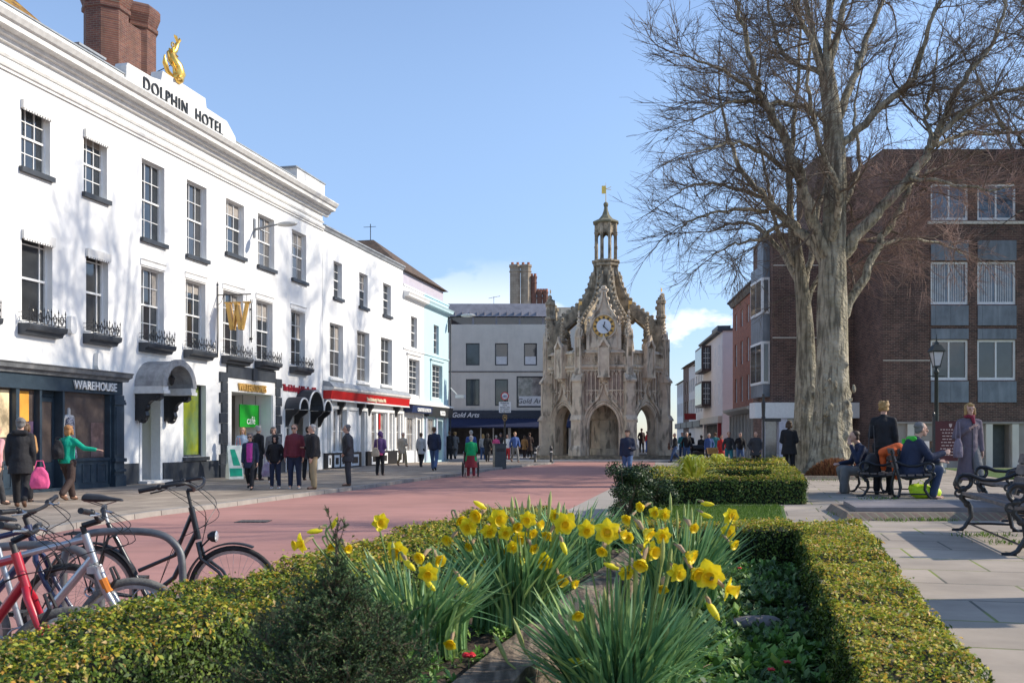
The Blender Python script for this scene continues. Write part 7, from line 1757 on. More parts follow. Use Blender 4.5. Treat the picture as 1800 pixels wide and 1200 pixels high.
# ---- no-cycling sign ----
YS_ = 47.0; ks = FPX/YS_; t = thing('traffic_sign', 'round red-ringed bicycle sign above a white plate on a dark pole', 'road sign', (PX(887.5, YS_), YS_, 0))
sz = lambda py: 1.5-(py-768)/ks
q = MB(); q.tube([(0, 0, 0), (0, 0, sz(690))], .045, 8); q.build('pole', IRON, t)
q = MB(); q.extr([(.20*math.cos(a*.2618), sz(696)+.20*math.sin(a*.2618)) for a in range(24)], -.075, -.055, 'y'); q.build('roundel', mat('sign_red', (.55, .02, .03), .4, bump=0), t)
q = MB(); q.extr([(.15*math.cos(a*.2618), sz(696)+.15*math.sin(a*.2618)) for a in range(24)], -.082, -.0755, 'y'); q.build('roundel_face', wl, t)
q = MB(); zc = sz(696)
q.ring((-.065, -.088, zc-.03), .045, .008, 14, 4); q.ring((.065, -.088, zc-.03), .045, .008, 14, 4); q.tube([(-.065, -.088, zc-.03), (-.02, -.088, zc+.035), (.045, -.088, zc+.03), (0, -.088, zc-.03), (-.065, -.088, zc-.03)], .008, 4); q.tube([(0, -.088, zc-.03), (-.03, -.088, zc+.06)], .008, 4); q.tube([(.065, -.088, zc-.03), (.045, -.088, zc+.065), (.07, -.088, zc+.07)], .008, 4); q.build('bicycle_symbol', mat('sign_blue', (.02, .08, .3), .4, bump=0), t)
q = MB(); q.box(-.29, .29, -.072, -.055, sz(725), sz(706)); q.build('plate', wl, t)
for i, s_ in enumerate(('Pedestrian', 'Zone', 'Access only', 'for loading', 'At any time')):
    text_part(s_, .10, LETTER, t, (0, -.074, sz(709.5)-i*.098), ext=.002, off=.002)
q = MB(); q.extr([(-.12, sz(729)), (.12, sz(729)), (.12, sz(737)), (0, sz(740.5)), (-.12, sz(737))], -.072, -.055, 'y'); q.build('crest_plate', IRON, t)
q = MB(); q.tube([(-.09, -.075, sz(729.8)), (.09, -.075, sz(729.8)), (.09, -.075, sz(736.6)), (0, -.075, sz(739.4)), (-.09, -.075, sz(736.6)), (-.09, -.075, sz(729.8))], .012, 4); q.ball((0, -.075, sz(733.5)), (.03, .01, .05)); q.build('crest', GOLDP, t)
t = thing('litter_bin', 'square dark grey litter bin at the foot of the bicycle sign', 'litter bin', (PX(878, 45.5), 45.5, 0), R(12))
q = MB(); q.box(-.27, .27, -.27, .27, .03, 1.12); q.box(-.22, .22, -.22, .22, 0, .03); q.build('body', mat('bin_grey', (.06, .07, .075), .45, bump=0), t)
q = MB(); q.box(-.29, .29, -.29, .29, 1.121, 1.20); q.build('lid', DGREY, t); q = MB(); q.box(-.2, .2, -.273, -.2701, .82, .98); q.build('slot', IRON, t)
def bollard(px, Y, h, lab):
    t = thing('bollard', lab, 'bollard', (PX(px, Y), Y, 0), 0, 'black street bollards'); q = MB(); q.lathe([(.10, 0), (.10, .12), (.07, .16), (.065, h*.8), (.09, h*.82), (.09, h*.86), (.06, h*.9), (.06, h*.96), (.02, h)], (0, 0, 0), 10); q.build('post', IRON, t, True)
    q = MB(); q.lathe([(.073, h*.62), (.073, h*.68)], (0, 0, 0), 10); q.build('band', wl, t)
bollard(941, 55.5, .95, 'grey-banded bollard left of the cross near the jeweller'); bollard(969, 56.5, 1.0, 'black bollard in front of the left arch of the market cross')
# green A-board and cafe sign by the bookshop
t = thing('pavement_sign', 'white and green A-board leaning open at the bookshop door', 'A-board', (PX(412, 32.6), 32.6, .1), R(30)); t.scale = (.8, .8, .9)
q = MB(); q.hexa([(-.3, -.35, 0), (.3, -.35, 0), (.3, -.31, 0), (-.3, -.31, 0), (-.3, -.03, 1.25), (.3, -.03, 1.25), (.3, 0, 1.25), (-.3, 0, 1.25)]); q.hexa([(-.3, .31, 0), (.3, .31, 0), (.3, .35, 0), (-.3, .35, 0), (-.3, .0, 1.25), (.3, 0, 1.25), (.3, .03, 1.25), (-.3, .03, 1.25)]); q.build('boards', mat('aboard_white', (.6, .66, .62), .5, bump=0), t)
q = MB(); f = lambda u, v, o: (u, -.35+.32*v/1.25-o, v)
q.hexa([f(-.26, .1, .004), f(.26, .1, .004), f(.26, .1, .0), f(-.26, .1, 0), f(-.26, .4, .004), f(.26, .4, .004), f(.26, .4, 0), f(-.26, .4, 0)])
q.hexa([f(-.1, .5, .004), f(.2, .5, .004), f(.2, .5, .0), f(-.1, .5, 0), f(-.2, 1.1, .004), f(.0, 1.1, .004), f(.0, 1.1, 0), f(-.2, 1.1, 0)]); q.build('poster', mat('teal_green', (.0, .32, .2), .5, bump=0), t)
o_s = lp(hs(459), -.5, 1.9); t = thing('cafe_sign', 'square bright green cafe sign in the bookshop entrance', 'sign', o_s, TH)
q = MB(); q.box(-.75, .75, -.02, .02, -.02, .83); q.build('panel', mat('cafe_green', (.0, .26, .01), .5, bump=0), t)
text_part('café', .42, wl, t, (.1, -.025, .1), ext=.004); q = MB(); q.tube([(-.5, 0, .83), (-.5, 0, 1.2)], .01, 4); q.tube([(.5, 0, .83), (.5, 0, 1.2)], .01, 4); q.build('hanger', IRON, t)
# mannequins inside the dark shopfront
t = thing('mannequin', 'headless mannequin in a patterned dress behind the dark shopfront glass', 'mannequin', lp(hs(103), .30, .95), TH)
q = MB(); q.cap((0, 0, .55), (0, 0, .95), .11, .13, 10); q.cap((-.14, 0, 1.08), (.14, 0, 1.08), .06, .06, 8); q.cap((.18, 0, 1.05), (.24, 0, .5), .04, .025, 8); q.cap((-.18, 0, 1.05), (-.24, 0, .5), .04, .025, 8); q.cap((0, 0, 1.1), (0, 0, 1.28), .05, .05, 8); put(remesh(q, .015, 2), 'body', CL['ltgrey'], t)
q = MB(); q.lathe([(.22, 0), (.16, .45), (.13, .62), (.15, .95), (.10, 1.08)], (0, 0, 0), 16); q.build('dress', mat('floral_dress', (.04, .04, .07), .7, col2=(.4, .4, .45), scale=30, bump=0, lo=.45, hi=.55), t, True)

# ================= bicycles =================
CHR = mat('bike_metal', (.45, .46, .47), .3, metal=.9, var=.2, scale=15, bump=.03)
TYRE = mat('tyre_rubber', (.035, .034, .032), .85, var=.3, scale=30, bump=.3)
TYREG = mat('worn_grey_tyre', (.15, .145, .13), .9, var=.3, scale=30, bump=.4)
RUB = mat('black_plastic', (.02, .02, .022), .45, var=.2, scale=20, bump=.05)
def bike(label, x, Y, yaw, col, kind='mtb', wr=.33, steer=0, metal=0, z0=0, tyre=TYRE, lean=3, loc_front=True):
    """local: +x forward, z up; origin at the front wheel contact."""
    t = thing('bicycle', label, 'bicycle', (x, Y, z0), 0, 'bicycles parked at the hoops'); t.rotation_euler = (R(lean), 0, yaw)
    PAINT = mat('bike_paint_'+kind+str(int(col[0]*100))+str(int(col[2]*100)), col, .3, metal=metal, var=.12, scale=9, bump=.02, coat=.4)
    wb = 1.08; HA = Vector((-.285 if kind == 'dutch' else -.25, 0, .92 if kind == 'dutch' else .90)); 
    ht = Vector((-.30, 0, 1.0)) if kind == 'dutch' else Vector((-.27, 0, .93)); hb = Vector((-.24, 0, .80)) if kind == 'dutch' else Vector((-.215, 0, .76))
    rear = Vector((-wb, 0, wr)); bb = Vector((-.66, 0, .29)); st = Vector((-.80 if kind != 'dutch' else -.94, 0, .80 if kind != 'dutch' else .82))
    fr = Vector((0, 0, wr))
    if kind == 'dutch': ht = Vector((-.31, 0, .98)); hb = Vector((-.26, 0, .74))
    SR = Matrix.Translation(hb) @ Matrix.Rotation(steer, 4, (ht-hb).normalized()) @ Matrix.Translation(-hb)
    def wheel(c, T=None, f=True):
        w0 = MB(); w0.T = T; w0.ring(c, wr-.018, .019 if kind == 'dutch' else .024, 44, 10); tw = w0.build('wheel', tyre, t, True)
        r_ = MB(); r_.T = T
        for k in range(44):
            a0 = 2*math.pi*k/44; a1 = 2*math.pi*(k+1)/44; ro, ri = wr-.036, wr-.058; g_ = lambda a, r2, y: (c[0]+r2*math.cos(a), y, c[2]+r2*math.sin(a))
            r_.hexa([g_(a0, ri, -.011), g_(a1, ri, -.011), g_(a1, ri, .011), g_(a0, ri, .011), g_(a0, ro, -.011), g_(a1, ro, -.011), g_(a1, ro, .011), g_(a0, ro, .011)])
        r_.build('rim', CHR, tw)
        s_ = MB(); s_.T = T
        for k in range(32):
            a = 2*math.pi*k/32; sd_ = .025*(1 if k % 2 else -1); b = a+.35*(1 if k % 4 < 2 else -1); s_.tube([(c[0]+.02*math.cos(b), sd_, c[2]+.02*math.sin(b)), (c[0]+(wr-.055)*math.cos(a), 0, c[2]+(wr-.055)*math.sin(a))], .0012, 3, False)
        s_.tube([(c[0], -.055, c[2]), (c[0], .055, c[2])], .014, 8); s_.tube([(c[0], -.03, c[2]), (c[0], .03, c[2])], .022, 8); s_.build('spokes', CHR, tw)
        return tw
    wheel(tuple(fr), SR); wheel(tuple(rear))
    q = MB(); th = .017 if kind == 'dutch' else .019
    if kind == 'dutch':
        q.tube([ht, hb], .022, 10); q.tube([hb+Vector((-.02, 0, .04)), Vector((-.45, 0, .45)), bb], .019, 10); q.tube([ht+Vector((0, 0, -.06)), Vector((-.44, 0, .62)), Vector((-.72, 0, .50))], .016, 10)
    else:
        q.tube([ht, hb], .024, 10); q.tube([hb+Vector((-.01, 0, .03)), bb], .025, 10); q.tube([ht+Vector((0, 0, -.03)), st+Vector((.01, 0, -.03))], .019, 10)
    q.tube([st+Vector((-.01, 0, .04)), bb], .018, 10)
    for s_ in (-.045, .045): q.tube([st+Vector((0, 0, -.04)), rear+Vector((0, s_, 0))], .009, 6); q.tube([bb, rear+Vector((0, s_, 0))], .010, 6)
    q.ball(tuple(bb), .028, 8, 6); q.build('frame', PAINT, t, True)
    q = MB(); q.T = SR
    if kind == 'dutch':
        for s_ in (-.045, .045): q.tube([hb+Vector((0, s_*.5, -.02)), hb+Vector((.03, s_, -.14)), Vector((-.10, s_, .50)), fr+Vector((0, s_, 0))], [.016, .014, .012, .010], 7)
        q.build('fork', PAINT, t, True)
    elif kind == 'mtb':
        q.box(hb.x-.03, hb.x+.03, -.07, .07, hb.z-.06, hb.z-.02)
        for s_ in (-.055, .055): q.tube([hb+Vector((.01, s_, -.02)), hb+Vector((.07, s_, -.17))], .017, 8); q.tube([hb+Vector((.065, s_, -.15)), fr+Vector((.0, s_, 0))], [.023, .018], 8)
        q.build('fork', PAINT, t, True); 
        q = MB(); q.T = SR; q.tube([hb+Vector((.055, -.055, -.09)), hb+Vector((.09, -.055, -.17))], .0265, 8); q.build('reflector', mat('amber_reflector', (.7, .22, .03), .3, bump=0), t)
    else:
        for s_ in (-.05, .05): q.tube([hb+Vector((0, s_*.3, 0)), hb+Vector((.02, s_, -.05)), Vector((-.13, s_, .55)), fr+Vector((0, s_, 0))], [.018, .019, .017, .012], 8)
        q.build('fork', PAINT, t, True)
    # handlebar
    up = (ht-hb).normalized(); q = MB(); q.T = SR
    if kind == 'dutch':
        c0 = ht+up*.13; q.tube([ht, c0], .013, 8); q.tube([c0, c0+Vector((.05, 0, .0))], .014, 8)
        c1 = c0+Vector((.05, 0, 0))
        pts = lambda s_: [c1, c1+Vector((.03, s_*.12, .03)), c1+Vector((-.0, s_*.22, .07)), c1+Vector((-.12, s_*.27, .055)), c1+Vector((-.30, s_*.28, .02))]
    elif kind == 'mtb':
        c0 = ht+up*.05; c1 = c0+Vector((.10, 0, .03)); q.tube([ht, c0], .017, 8); q.tube([c0, c1], .018, 8)
        pts = lambda s_: [c1, c1+Vector((.0, s_*.08, .01)), c1+Vector((-.01, s_*.14, .05)), c1+Vector((-.04, s_*.30, .07))]
    else:
        c0 = ht+up*.06; c1 = c0+Vector((.08, 0, .04)); q.tube([ht, c0], .016, 8); q.tube([c0, c1], .016, 8)
        pts = lambda s_: [c1, c1+Vector((.0, s_*.1, .01)), c1+Vector((-.02, s_*.2, .03)), c1+Vector((-.04, s_*.30, .04))]
    for s_ in (-1, 1):
        pp, _ = smoothline([Vector(p) for p in pts(s_)], [1]*len(pts(s_)), 4); q.tube(pp, .0125, 8)
    hbar = q.build('handlebar', RUB, t, True)
    for s_ in (-1, 1):
        p = pts(s_); a, b = Vector(p[-2]), Vector(p[-1]); d = (b-a).normalized(); g_ = MB(); g_.T = SR
        g_.tube([b-d*.11, b-d*.10, b-d*.05, b+d*.005], [.014, .018, .017, .018], 9); g_.ball(tuple(b-d*.14), (.022, .022, .022), 8, 6); g_.build('grip', RUB, hbar, True)
        g_ = MB(); g_.T = SR; w0 = b-d*.15; g_.tube([w0, w0+Vector((.045, 0, -.012)), w0+Vector((.055, 0, -.02))+d*.05, w0+Vector((.035, 0, -.025))+d*.11], [.010, .007, .006, .006], 6); g_.build('brake_lever', CHR if kind != 'dutch' else RUB, hbar, True)
        g_ = MB(); g_.T = SR
        mid = (w0+hb)/2+Vector((.17, s_*.05, .06)); pc, _ = smoothline([w0+Vector((.03, 0, 0)), mid, hb+Vector((.06, s_*.02, .12)), hb+Vector((.02, 0, -.05))], [1]*4, 6); g_.tube(pc, .0028, 4)
        pc, _ = smoothline([w0+Vector((.02, 0, 0)), mid+Vector((.03, -.02*s_, -.09)), hb+Vector((-.03, s_*.03, .06)), hb+Vector((-.16, s_*.03, -.03)), bb+Vector((.1, 0, .1))], [1]*5, 6); g_.tube(pc, .0028, 4); g_.build('cable', RUB, t, True)
    # saddle
    sz_ = .17; so_ = st+Vector((-.045, 0, sz_)); q = MB(); q.tube([st, so_], .0135, 8); q.build('seat_post', CHR, t)
    q = MB(); q.tube([so_+Vector((-.15, 0, .045)), so_+Vector((-.12, 0, .06)), so_+Vector((-.03, 0, .055)), so_+Vector((.06, 0, .048)), so_+Vector((.14, 0, .042)), so_+Vector((.155, 0, .035))], [.03, .085, .078, .042, .026, .012], 12, sq=(1, .38)); 
    sv = MB(); sv.v = [(a, b, c) for a, b, c in q.v]; sv.f = q.f; sv.mi = q.mi; sd2 = sv.build('saddle', RUB, t, True)
    q = MB(); 
    for s_ in (-.025, .025): q.tube([so_+Vector((-.12, s_, .035)), so_+Vector((0, s_, .0)), so_+Vector((.1, s_*.5, .03))], .004, 5)
    q.build('saddle_rails', CHR, sd2)
    # crank, chain, pedals
    q = MB(); q.ring((bb.x, -.05, bb.z), .085, .006, 24, 4); q.tube([bb+Vector((0, -.06, 0)), bb+Vector((.10, -.065, -.13))], .010, 6); q.tube([bb+Vector((0, .06, 0)), bb+Vector((-.10, .065, .13))], .010, 6)
    for s_ in (-1, 1): q.tube([(bb.x, -.05, bb.z+s_*.083), (rear.x, -.05, rear.z+s_*.035)], .004, 4)
    q.ring((rear.x, -.05, rear.z), .035, .008, 16, 4); q.build('crankset', CHR, t)
    q = MB(); q.box(bb.x+.05, bb.x+.15, -.16, -.075, bb.z-.145, bb.z-.12); q.build('pedal', RUB, t); q = MB(); q.box(bb.x-.15, bb.x-.05, .075, .16, bb.z+.12, bb.z+.145); q.build('pedal', RUB, t)
    # brakes on fork
    if kind != 'dutch':
        q = MB(); q.T = SR
        for s_ in (-.05, .05): q.tube([Vector((-.13, s_, wr+.25)), Vector((-.09, s_*1.1, wr+.33)), Vector((-.12, s_*.9, wr+.40))], [.012, .011, .008], 6)
        q.tube([Vector((-.12, -.045, wr+.40)), Vector((-.12, .045, wr+.40))], .004, 4); q.build('brake', RUB, t)
    def guard(c, a0, a1, T=None):
        q = MB(); q.T = T; n = 18; rg = wr+.025
        for k in range(n):
            u0 = R(a0+(a1-a0)*k/n); u1 = R(a0+(a1-a0)*(k+1)/n); g_ = lambda a, r2, y: (c[0]+r2*math.cos(a), y, c[2]+r2*math.sin(a))
            q.hexa([g_(u0, rg-.012, -.03), g_(u1, rg-.012, -.03), g_(u1, rg-.012, .03), g_(u0, rg-.012, .03), g_(u0, rg, -.018), g_(u1, rg, -.018), g_(u1, rg, .018), g_(u0, rg, .018)])
        q.build('mudguard', RUB, t)
    if kind == 'dutch':
        guard(fr, 66, 175, SR); guard(rear, 20, 175)
        q = MB(); q.T = SR; lpz = hb+Vector((.10, 0, .02)); q.tube([hb+Vector((.02, 0, -.06)), hb+Vector((.05, 0, -.03)), lpz], .007, 5); q.tube([lpz+Vector((-.03, 0, 0)), lpz+Vector((0, 0, 0)), lpz+Vector((.035, 0, 0))], [.018, .04, .045], 14); hl = q.build('headlight', RUB, t, True)
        q = MB(); q.T = SR; q.tube([lpz+Vector((.035, 0, 0)), lpz+Vector((.042, 0, 0))], [.041, .03], 14); q.build('lens', mat('lamp_lens', (.75, .78, .8), .1, metal=.6, bump=0), hl)
    if kind in ('dutch', 'tour'):
        q = MB(); zr = .78
        for y in (-.06, -.02, .02, .06): q.tube([(-.86, y, zr), (-1.26, y, zr)], .006, 5)
        for xx in (-.88, -1.0, -1.12, -1.25): q.tube([(xx, -.06, zr), (xx, .06, zr)], .006, 5)
        for s_ in (-.065, .065): q.tube([(-1.0, s_, zr), tuple(rear+Vector((0, s_*.9, 0)))], .006, 5); q.tube([(-1.2, s_, zr), tuple(rear+Vector((0, s_*.9, 0)))], .006, 5)
        q.build('luggage_rack', RUB, t)
    return t
bike('black Dutch-style bicycle farthest right with a round headlight', PX(412, 7.25), 7.25, R(-3), (.02, .021, .023), 'dutch', .345, R(4))
bike('silver mountain bicycle with an amber reflector on its fork', PX(234, 5.75), 5.75, R(-4), (.42, .43, .45), 'mtb', .33, R(16), metal=.6, tyre=TYREG)
bike('red bicycle with grey tyres nearest the camera at the left edge', PX(122, 4.75), 4.75, R(-14), (.45, .015, .03), 'city', .33, R(26), tyre=TYREG)
bike('dark blue bicycle behind the red one with a high saddle', PX(128, 6.35), 6.35, R(2), (.02, .028, .085), 'tour', .34, R(-8))
if 0: bike('dark grey bicycle standing between the silver and the black ones', PX(300, 6.75), 6.75, R(1), (.06, .065, .07), 'tour', .34, R(10))
HOOP = mat('galvanised_steel', (.17, .175, .18), .55, metal=.6, var=.25, scale=8, bump=.05)
for (px0, px1, Y, lab) in ((112, 321, 6.9, 'farther galvanised cycle hoop, its right leg in front of the black bicycle'), (-60, 176, 6.0, 'nearer galvanised cycle hoop behind the silver bicycle')):
    a, b = PX(px0, Y), PX(px1, Y); t = thing('cycle_hoop', lab, 'cycle stand', (a, Y, 0), 0, 'galvanised cycle hoops'); L_ = b-a; zt = .82
    pp, rr = smoothline([Vector((0, 0, 0)), Vector((0, 0, .55)), Vector((.05, 0, .73)), Vector((.22, 0, zt)), Vector((L_-.22, 0, zt)), Vector((L_-.05, 0, .73)), Vector((L_, 0, .55)), Vector((L_, 0, 0))], [.027]*8, 5)
    q = MB(); q.tube(pp, .027, 12); q.build('tube', HOOP, t, True)

# ================= daffodils =================
DL = mat('daffodil_leaves', (1, 1, 1), .45, kind='island', spec=.4, trans=.2, stops=[(0, (.07, .17, .06)), (.4, (.15, .30, .13)), (.75, (.27, .46, .20)), (1, (.44, .56, .18))])
STEM = mat('daffodil_stem', (.16, .24, .07), .5, var=.2, scale=20, bump=0)
PET = mat('daffodil_petals', (.90, .78, .03), .5, var=.08, scale=30, bump=.05); TRU = mat('daffodil_trumpet', (.92, .62, .015), .5, var=.1, scale=30, bump=.05)
BUDM = mat('green_bud', (.34, .38, .12), .5, var=.2, scale=30, bump=0); PAPER = mat('papery_sheath', (.40, .27, .16), .8, var=.2, scale=30, bump=0)
for m_, tr_ in ((PET, .25), (TRU, .2)):
    nt = m_.node_tree; b_ = nt.nodes['Principled BSDF']; tl = nt.nodes.new('ShaderNodeBsdfTranslucent'); ms_ = nt.nodes.new('ShaderNodeMixShader'); ms_.inputs[0].default_value = tr_
    tl.inputs['Color'].default_value = (.95, .80, .04, 1); nt.links.new(b_.outputs[0], ms_.inputs[1]); nt.links.new(tl.outputs[0], ms_.inputs[2]); nt.links.new(ms_.outputs[0], nt.nodes['Material Output'].inputs['Surface'])
def blade(m, base, tip, w_, droop=.15, tw=0, n=6):
    base = Vector(base); tip = Vector(tip); d = tip-base; hz_ = Vector((d.x, d.y, 0)); s_ = Vector((math.cos(tw), math.sin(tw), 0))
    pts = []
    for i in range(n+1):
        t = i/n; p = base+d*t+Vector((0, 0, 1))*(droop*math.sin(math.pi*t)*.5*d.length)-hz_*(.45*math.sin(math.pi*t)*(1-t*.5)); pts.append(p)
    vs = []; fs = []
    for i, p in enumerate(pts):
        t = i/n; ww = w_*(1-.15*t if t < .8 else max(.06, (1-t)*4.3)); tt = tw+.9*t; s_ = Vector((math.cos(tt), math.sin(tt), 0)); c_ = Vector((-s_.y, s_.x, 0))*ww*.35
        vs += [p-s_*ww, p+c_, p+s_*ww]
    for i in range(n): fs += [(i*3, i*3+1, i*3+4, i*3+3), (i*3+1, i*3+2, i*3+5, i*3+4)]
    m.add(vs, fs)
def flower(parent, base, head, size, face, kind='open'):
    """stem from base to head; face: direction the trumpet looks."""
    base = Vector(base); head = Vector(head); f = Vector(face).normalized(); q = MB()
    neck = head-f*size*.55+Vector((0, 0, .012)); b0 = neck+Vector((0, 0, 0))-f*.01
    pp, _ = smoothline([base, base.lerp(b0, .5)+Vector((0, 0, .02)), b0-Vector((0, 0, .03))-f*.012, b0+Vector((0, 0, .006)), neck+f*.012], [1]*5, 4); q.tube(pp, .0036, 6)
    st_ = q.build('flower', STEM, parent, True)
    T = Matrix.Translation(head) @ f.to_track_quat('Z', 'Y').to_matrix().to_4x4() @ Matrix.Rotation(random.uniform(0, 1), 4, 'Z'); s_ = size
    q = MB(); q.tube([neck-f*.01, neck+f*.012, head-f*s_*.12], [.003, .0085, .006], 7); q.build('sheath', PAPER, st_, True)
    if kind == 'bud':
        q = MB(); q.tube([head-f*s_*.45, head-f*s_*.1, head+f*s_*.35, head+f*s_*.62], [.006, s_*.20, s_*.17, .003], 9); q.build('petals', PET, st_, True); return
    q = MB(); q.T = T; half = kind == 'half'
    for k in range(6):
        a = k*math.pi/3; L_ = s_*.56*random.uniform(.9, 1.1); wd = s_*.24*random.uniform(.9, 1.1); zo = -.003 if k % 2 else 0; tilt = (.75 if half else random.uniform(-.05, .28))
        ca, sa = math.cos(a), math.sin(a)
        def pt(r_, w2, z): rr_ = r_*math.cos(tilt); return (rr_*ca-w2*sa, rr_*sa+w2*ca, r_*math.sin(tilt)+z+zo)
        rw_ = [(.04, .25), (.3, .8), (.58, 1.0), (.82, .62), (1.0, .05)]
        vs = []; fs = []
        for r_, ww in rw_: vs += [pt(L_*r_, -wd*ww, .004*ww), pt(L_*r_, 0, -.003), pt(L_*r_, wd*ww, .004*ww)]
        for i in range(4): fs += [(i*3, i*3+1, i*3+4, i*3+3), (i*3+1, i*3+2, i*3+5, i*3+4)]
        q.add(vs, fs)
    q.build('petals', PET, st_, True)
    q = MB(); q.T = T; n = 18; vs = []; fs = []
    prof = [(.15, .0), (.17, .14), (.19, .30), (.25, .42), (.29, .46)]
    for j, (r_, z) in enumerate(prof):
        for k in range(n):
            fr_ = 1+(.16*math.sin(k*math.pi*2/3*1.0*3)*(j >= 3)); vs.append((r_*s_*fr_*math.cos(2*math.pi*k/n), r_*s_*fr_*math.sin(2*math.pi*k/n), z*s_))
    for j in range(len(prof)-1):
        for k in range(n): fs.append((j*n+k, j*n+(k+1) % n, (j+1)*n+(k+1) % n, (j+1)*n+k))
    for k in range(n): vs.append((.10*s_*math.cos(2*math.pi*k/n), .10*s_*math.sin(2*math.pi*k/n), .04*s_))
    o = len(prof)*n; vs.append((0, 0, .03*s_))
    for k in range(n): fs.append((o+k, o+(k+1) % n, o+n))
    q.add(vs, fs); q.build('trumpet', TRU, st_, True)
def clump(label, bpx, bpy, Y, z0, flowers, spears, nleaf, H, spread, seed, lr=.10):
    random.seed(seed); c = Vector((PX(bpx, Y), Y, z0)); t = thing('daffodil_clump', label, 'daffodils', c, 0, 'clumps of daffodils in the bed')
    m = MB()
    for k in range(nleaf):
        a = random.uniform(0, 6.283); r_ = lr*math.sqrt(random.random()); b = (r_*math.cos(a)*1.3, r_*math.sin(a), 0); sp_ = spread*math.sqrt(random.random()); L_ = H*random.uniform(.55, 1.0)*(1-.25*(sp_/spread)**2)
        an = a+random.uniform(-.5, .5); blade(m, b, (b[0]+sp_*math.cos(an), b[1]+sp_*math.sin(an)*.8, L_), random.uniform(.006, .0098), .12, random.uniform(0, 3.14))
    for k in range(nleaf//12):
        a = random.uniform(0, 6.283); blade(m, (0, 0, .02), (math.cos(a)*spread*1.5, math.sin(a)*spread, H*random.uniform(.25, .5)), .007, .5, random.uniform(0, 3))
    m.build('leaves', DL, t)
    for (px, py, s_, kd, fx, fy, fz) in flowers:
        Yf = Y+random.uniform(-.24, -.05); h = P(px, py, Yf)-c; b = (h.x*.25+random.uniform(-.03, .03), random.uniform(-.05, .05), 0)
        flower(t, b, h, s_*.84/FPX*Yf, (fx, fy, fz), kd)
    for (px, py, L_) in spears:
        Yf = Y+random.uniform(-.10, .0); h = P(px, py, Yf)-c; d = Vector((h.x*.35, 0, h.z)).normalized(); q = MB(); b = Vector((h.x*.3, random.uniform(-.04, .02), 0)); l2_ = L_/FPX*Yf
        n0 = h-d*l2_; q.tube([b, b.lerp(n0, .5), n0], .004, 6); q.tube([n0, n0+d*l2_*.3, n0+d*l2_*.75, h], [.004, .0085, .0075, .001], 8); q.build('unopened_bud', BUDM, t, True)
    return t
F1 = [(1031, 930, 38, 'open', .1, -1, -.3), (1068, 934, 50, 'open', -.15, -1, -.05), (1091, 936, 28, 'half', 1, -.6, -.5), (1105, 945, 34, 'half', -.3, -1, .1), (1133, 932, 42, 'half', .9, -.5, -.7), (1140, 968, 46, 'open', .8, -.9, -.1), (1130, 985, 44, 'half', -.5, -.8, -.8), (1207, 973, 44, 'half', 1, -.5, -.5), (1190, 1005, 40, 'open', .4, -1, -.3), (1218, 1001, 44, 'half', .6, -.8, -.6), (1165, 940, 34, 'open', -.1, -1, -.3), (1215, 925, 30, 'half', .5, -.8, -.3), (1060, 965, 32, 'half', -.4, -.9, -.5), (1100, 1005, 34, 'open', .2, -1, -.3), (1165, 1030, 32, 'half', -.2, -.9, -.6), (1247, 1010, 60, 'open', -.2, -1, -.15), (1278, 1033, 52, 'open', 1, -.5, -.3), (1015, 1076, 34, 'half', .1, -1, -.7), (1076, 995, 32, 'bud', -1, -.2, .4), (1252, 1071, 42, 'bud', .6, -.4, -1), (1018, 1162, 40, 'bud', -1, -.3, .25)]
clump('largest daffodil clump in the foreground, right of the timber sleeper', 1092, 1200, 3.35, .50, F1, [(1032, 1040, 60), (1062, 1030, 70), (1090, 1045, 60), (1010, 1050, 55), (1118, 985, 60), (1130, 1010, 70), (1180, 955, 60), (1166, 945, 50), (975, 1125, 50), (902, 1085, 62), (867, 1110, 58), (1040, 1060, 60), (1175, 1090, 60), (1000, 1075, 50)], 380, .545, .25, 1, .14)
F2 = [(807, 912, 32, 'half', .5, -.8, -.4), (824, 924, 40, 'open', -.3, -1, -.3), (842, 905, 40, 'half', -.6, -.8, -.2), (876, 910, 44, 'open', .3, -1, -.2), (905, 922, 34, 'half', .6, -.8, -.5), (860, 932, 34, 'open', .2, -1, -.4), (792, 946, 34, 'half', -.8, -.8, -.4), (914, 944, 34, 'open', .1, -1, -.5), (928, 912, 36, 'open', -.2, -1, -.2), (931, 934, 30, 'half', .8, -.7, -.5), (945, 920, 28, 'half', 1, -.4, -.2), (888, 935, 32, 'open', .1, -1, -.3), (868, 915, 30, 'half', -.6, -.8, -.3), (900, 960, 30, 'open', .3, -1, -.4), (935, 960, 30, 'half', .6, -.8, -.5), (828, 958, 28, 'half', -.5, -.8, -.4), (975, 905, 30, 'open', .2, -1, -.2), (918, 985, 28, 'bud', .4, -.5, -.8), (966, 937, 32, 'half', -.7, -.7, -.6), (993, 920, 48, 'open', .1, -1, -.15), (879, 963, 30, 'half', .2, -.8, -.8), (957, 986, 38, 'open', -.2, -1, -.4), (990, 960, 30, 'bud', .4, -.3, -1), (852, 987, 22, 'half', -.3, -1, -.5), (984, 1013, 42, 'half', .5, -.8, -.6), (1006, 1023, 26, 'half', .8, -.6, -.4), (845, 888, 30, 'bud', -.8, -.3, .5)]
clump('daffodil clump left of the timber sleeper in the middle of the bed', 905, 1110, 4.35, .64, F2, [(930, 868, 50), (900, 872, 46), (918, 880, 50), (950, 875, 48), (968, 862, 50), (983, 880, 40), (888, 888, 40)], 380, .52, .26, 2, .15)
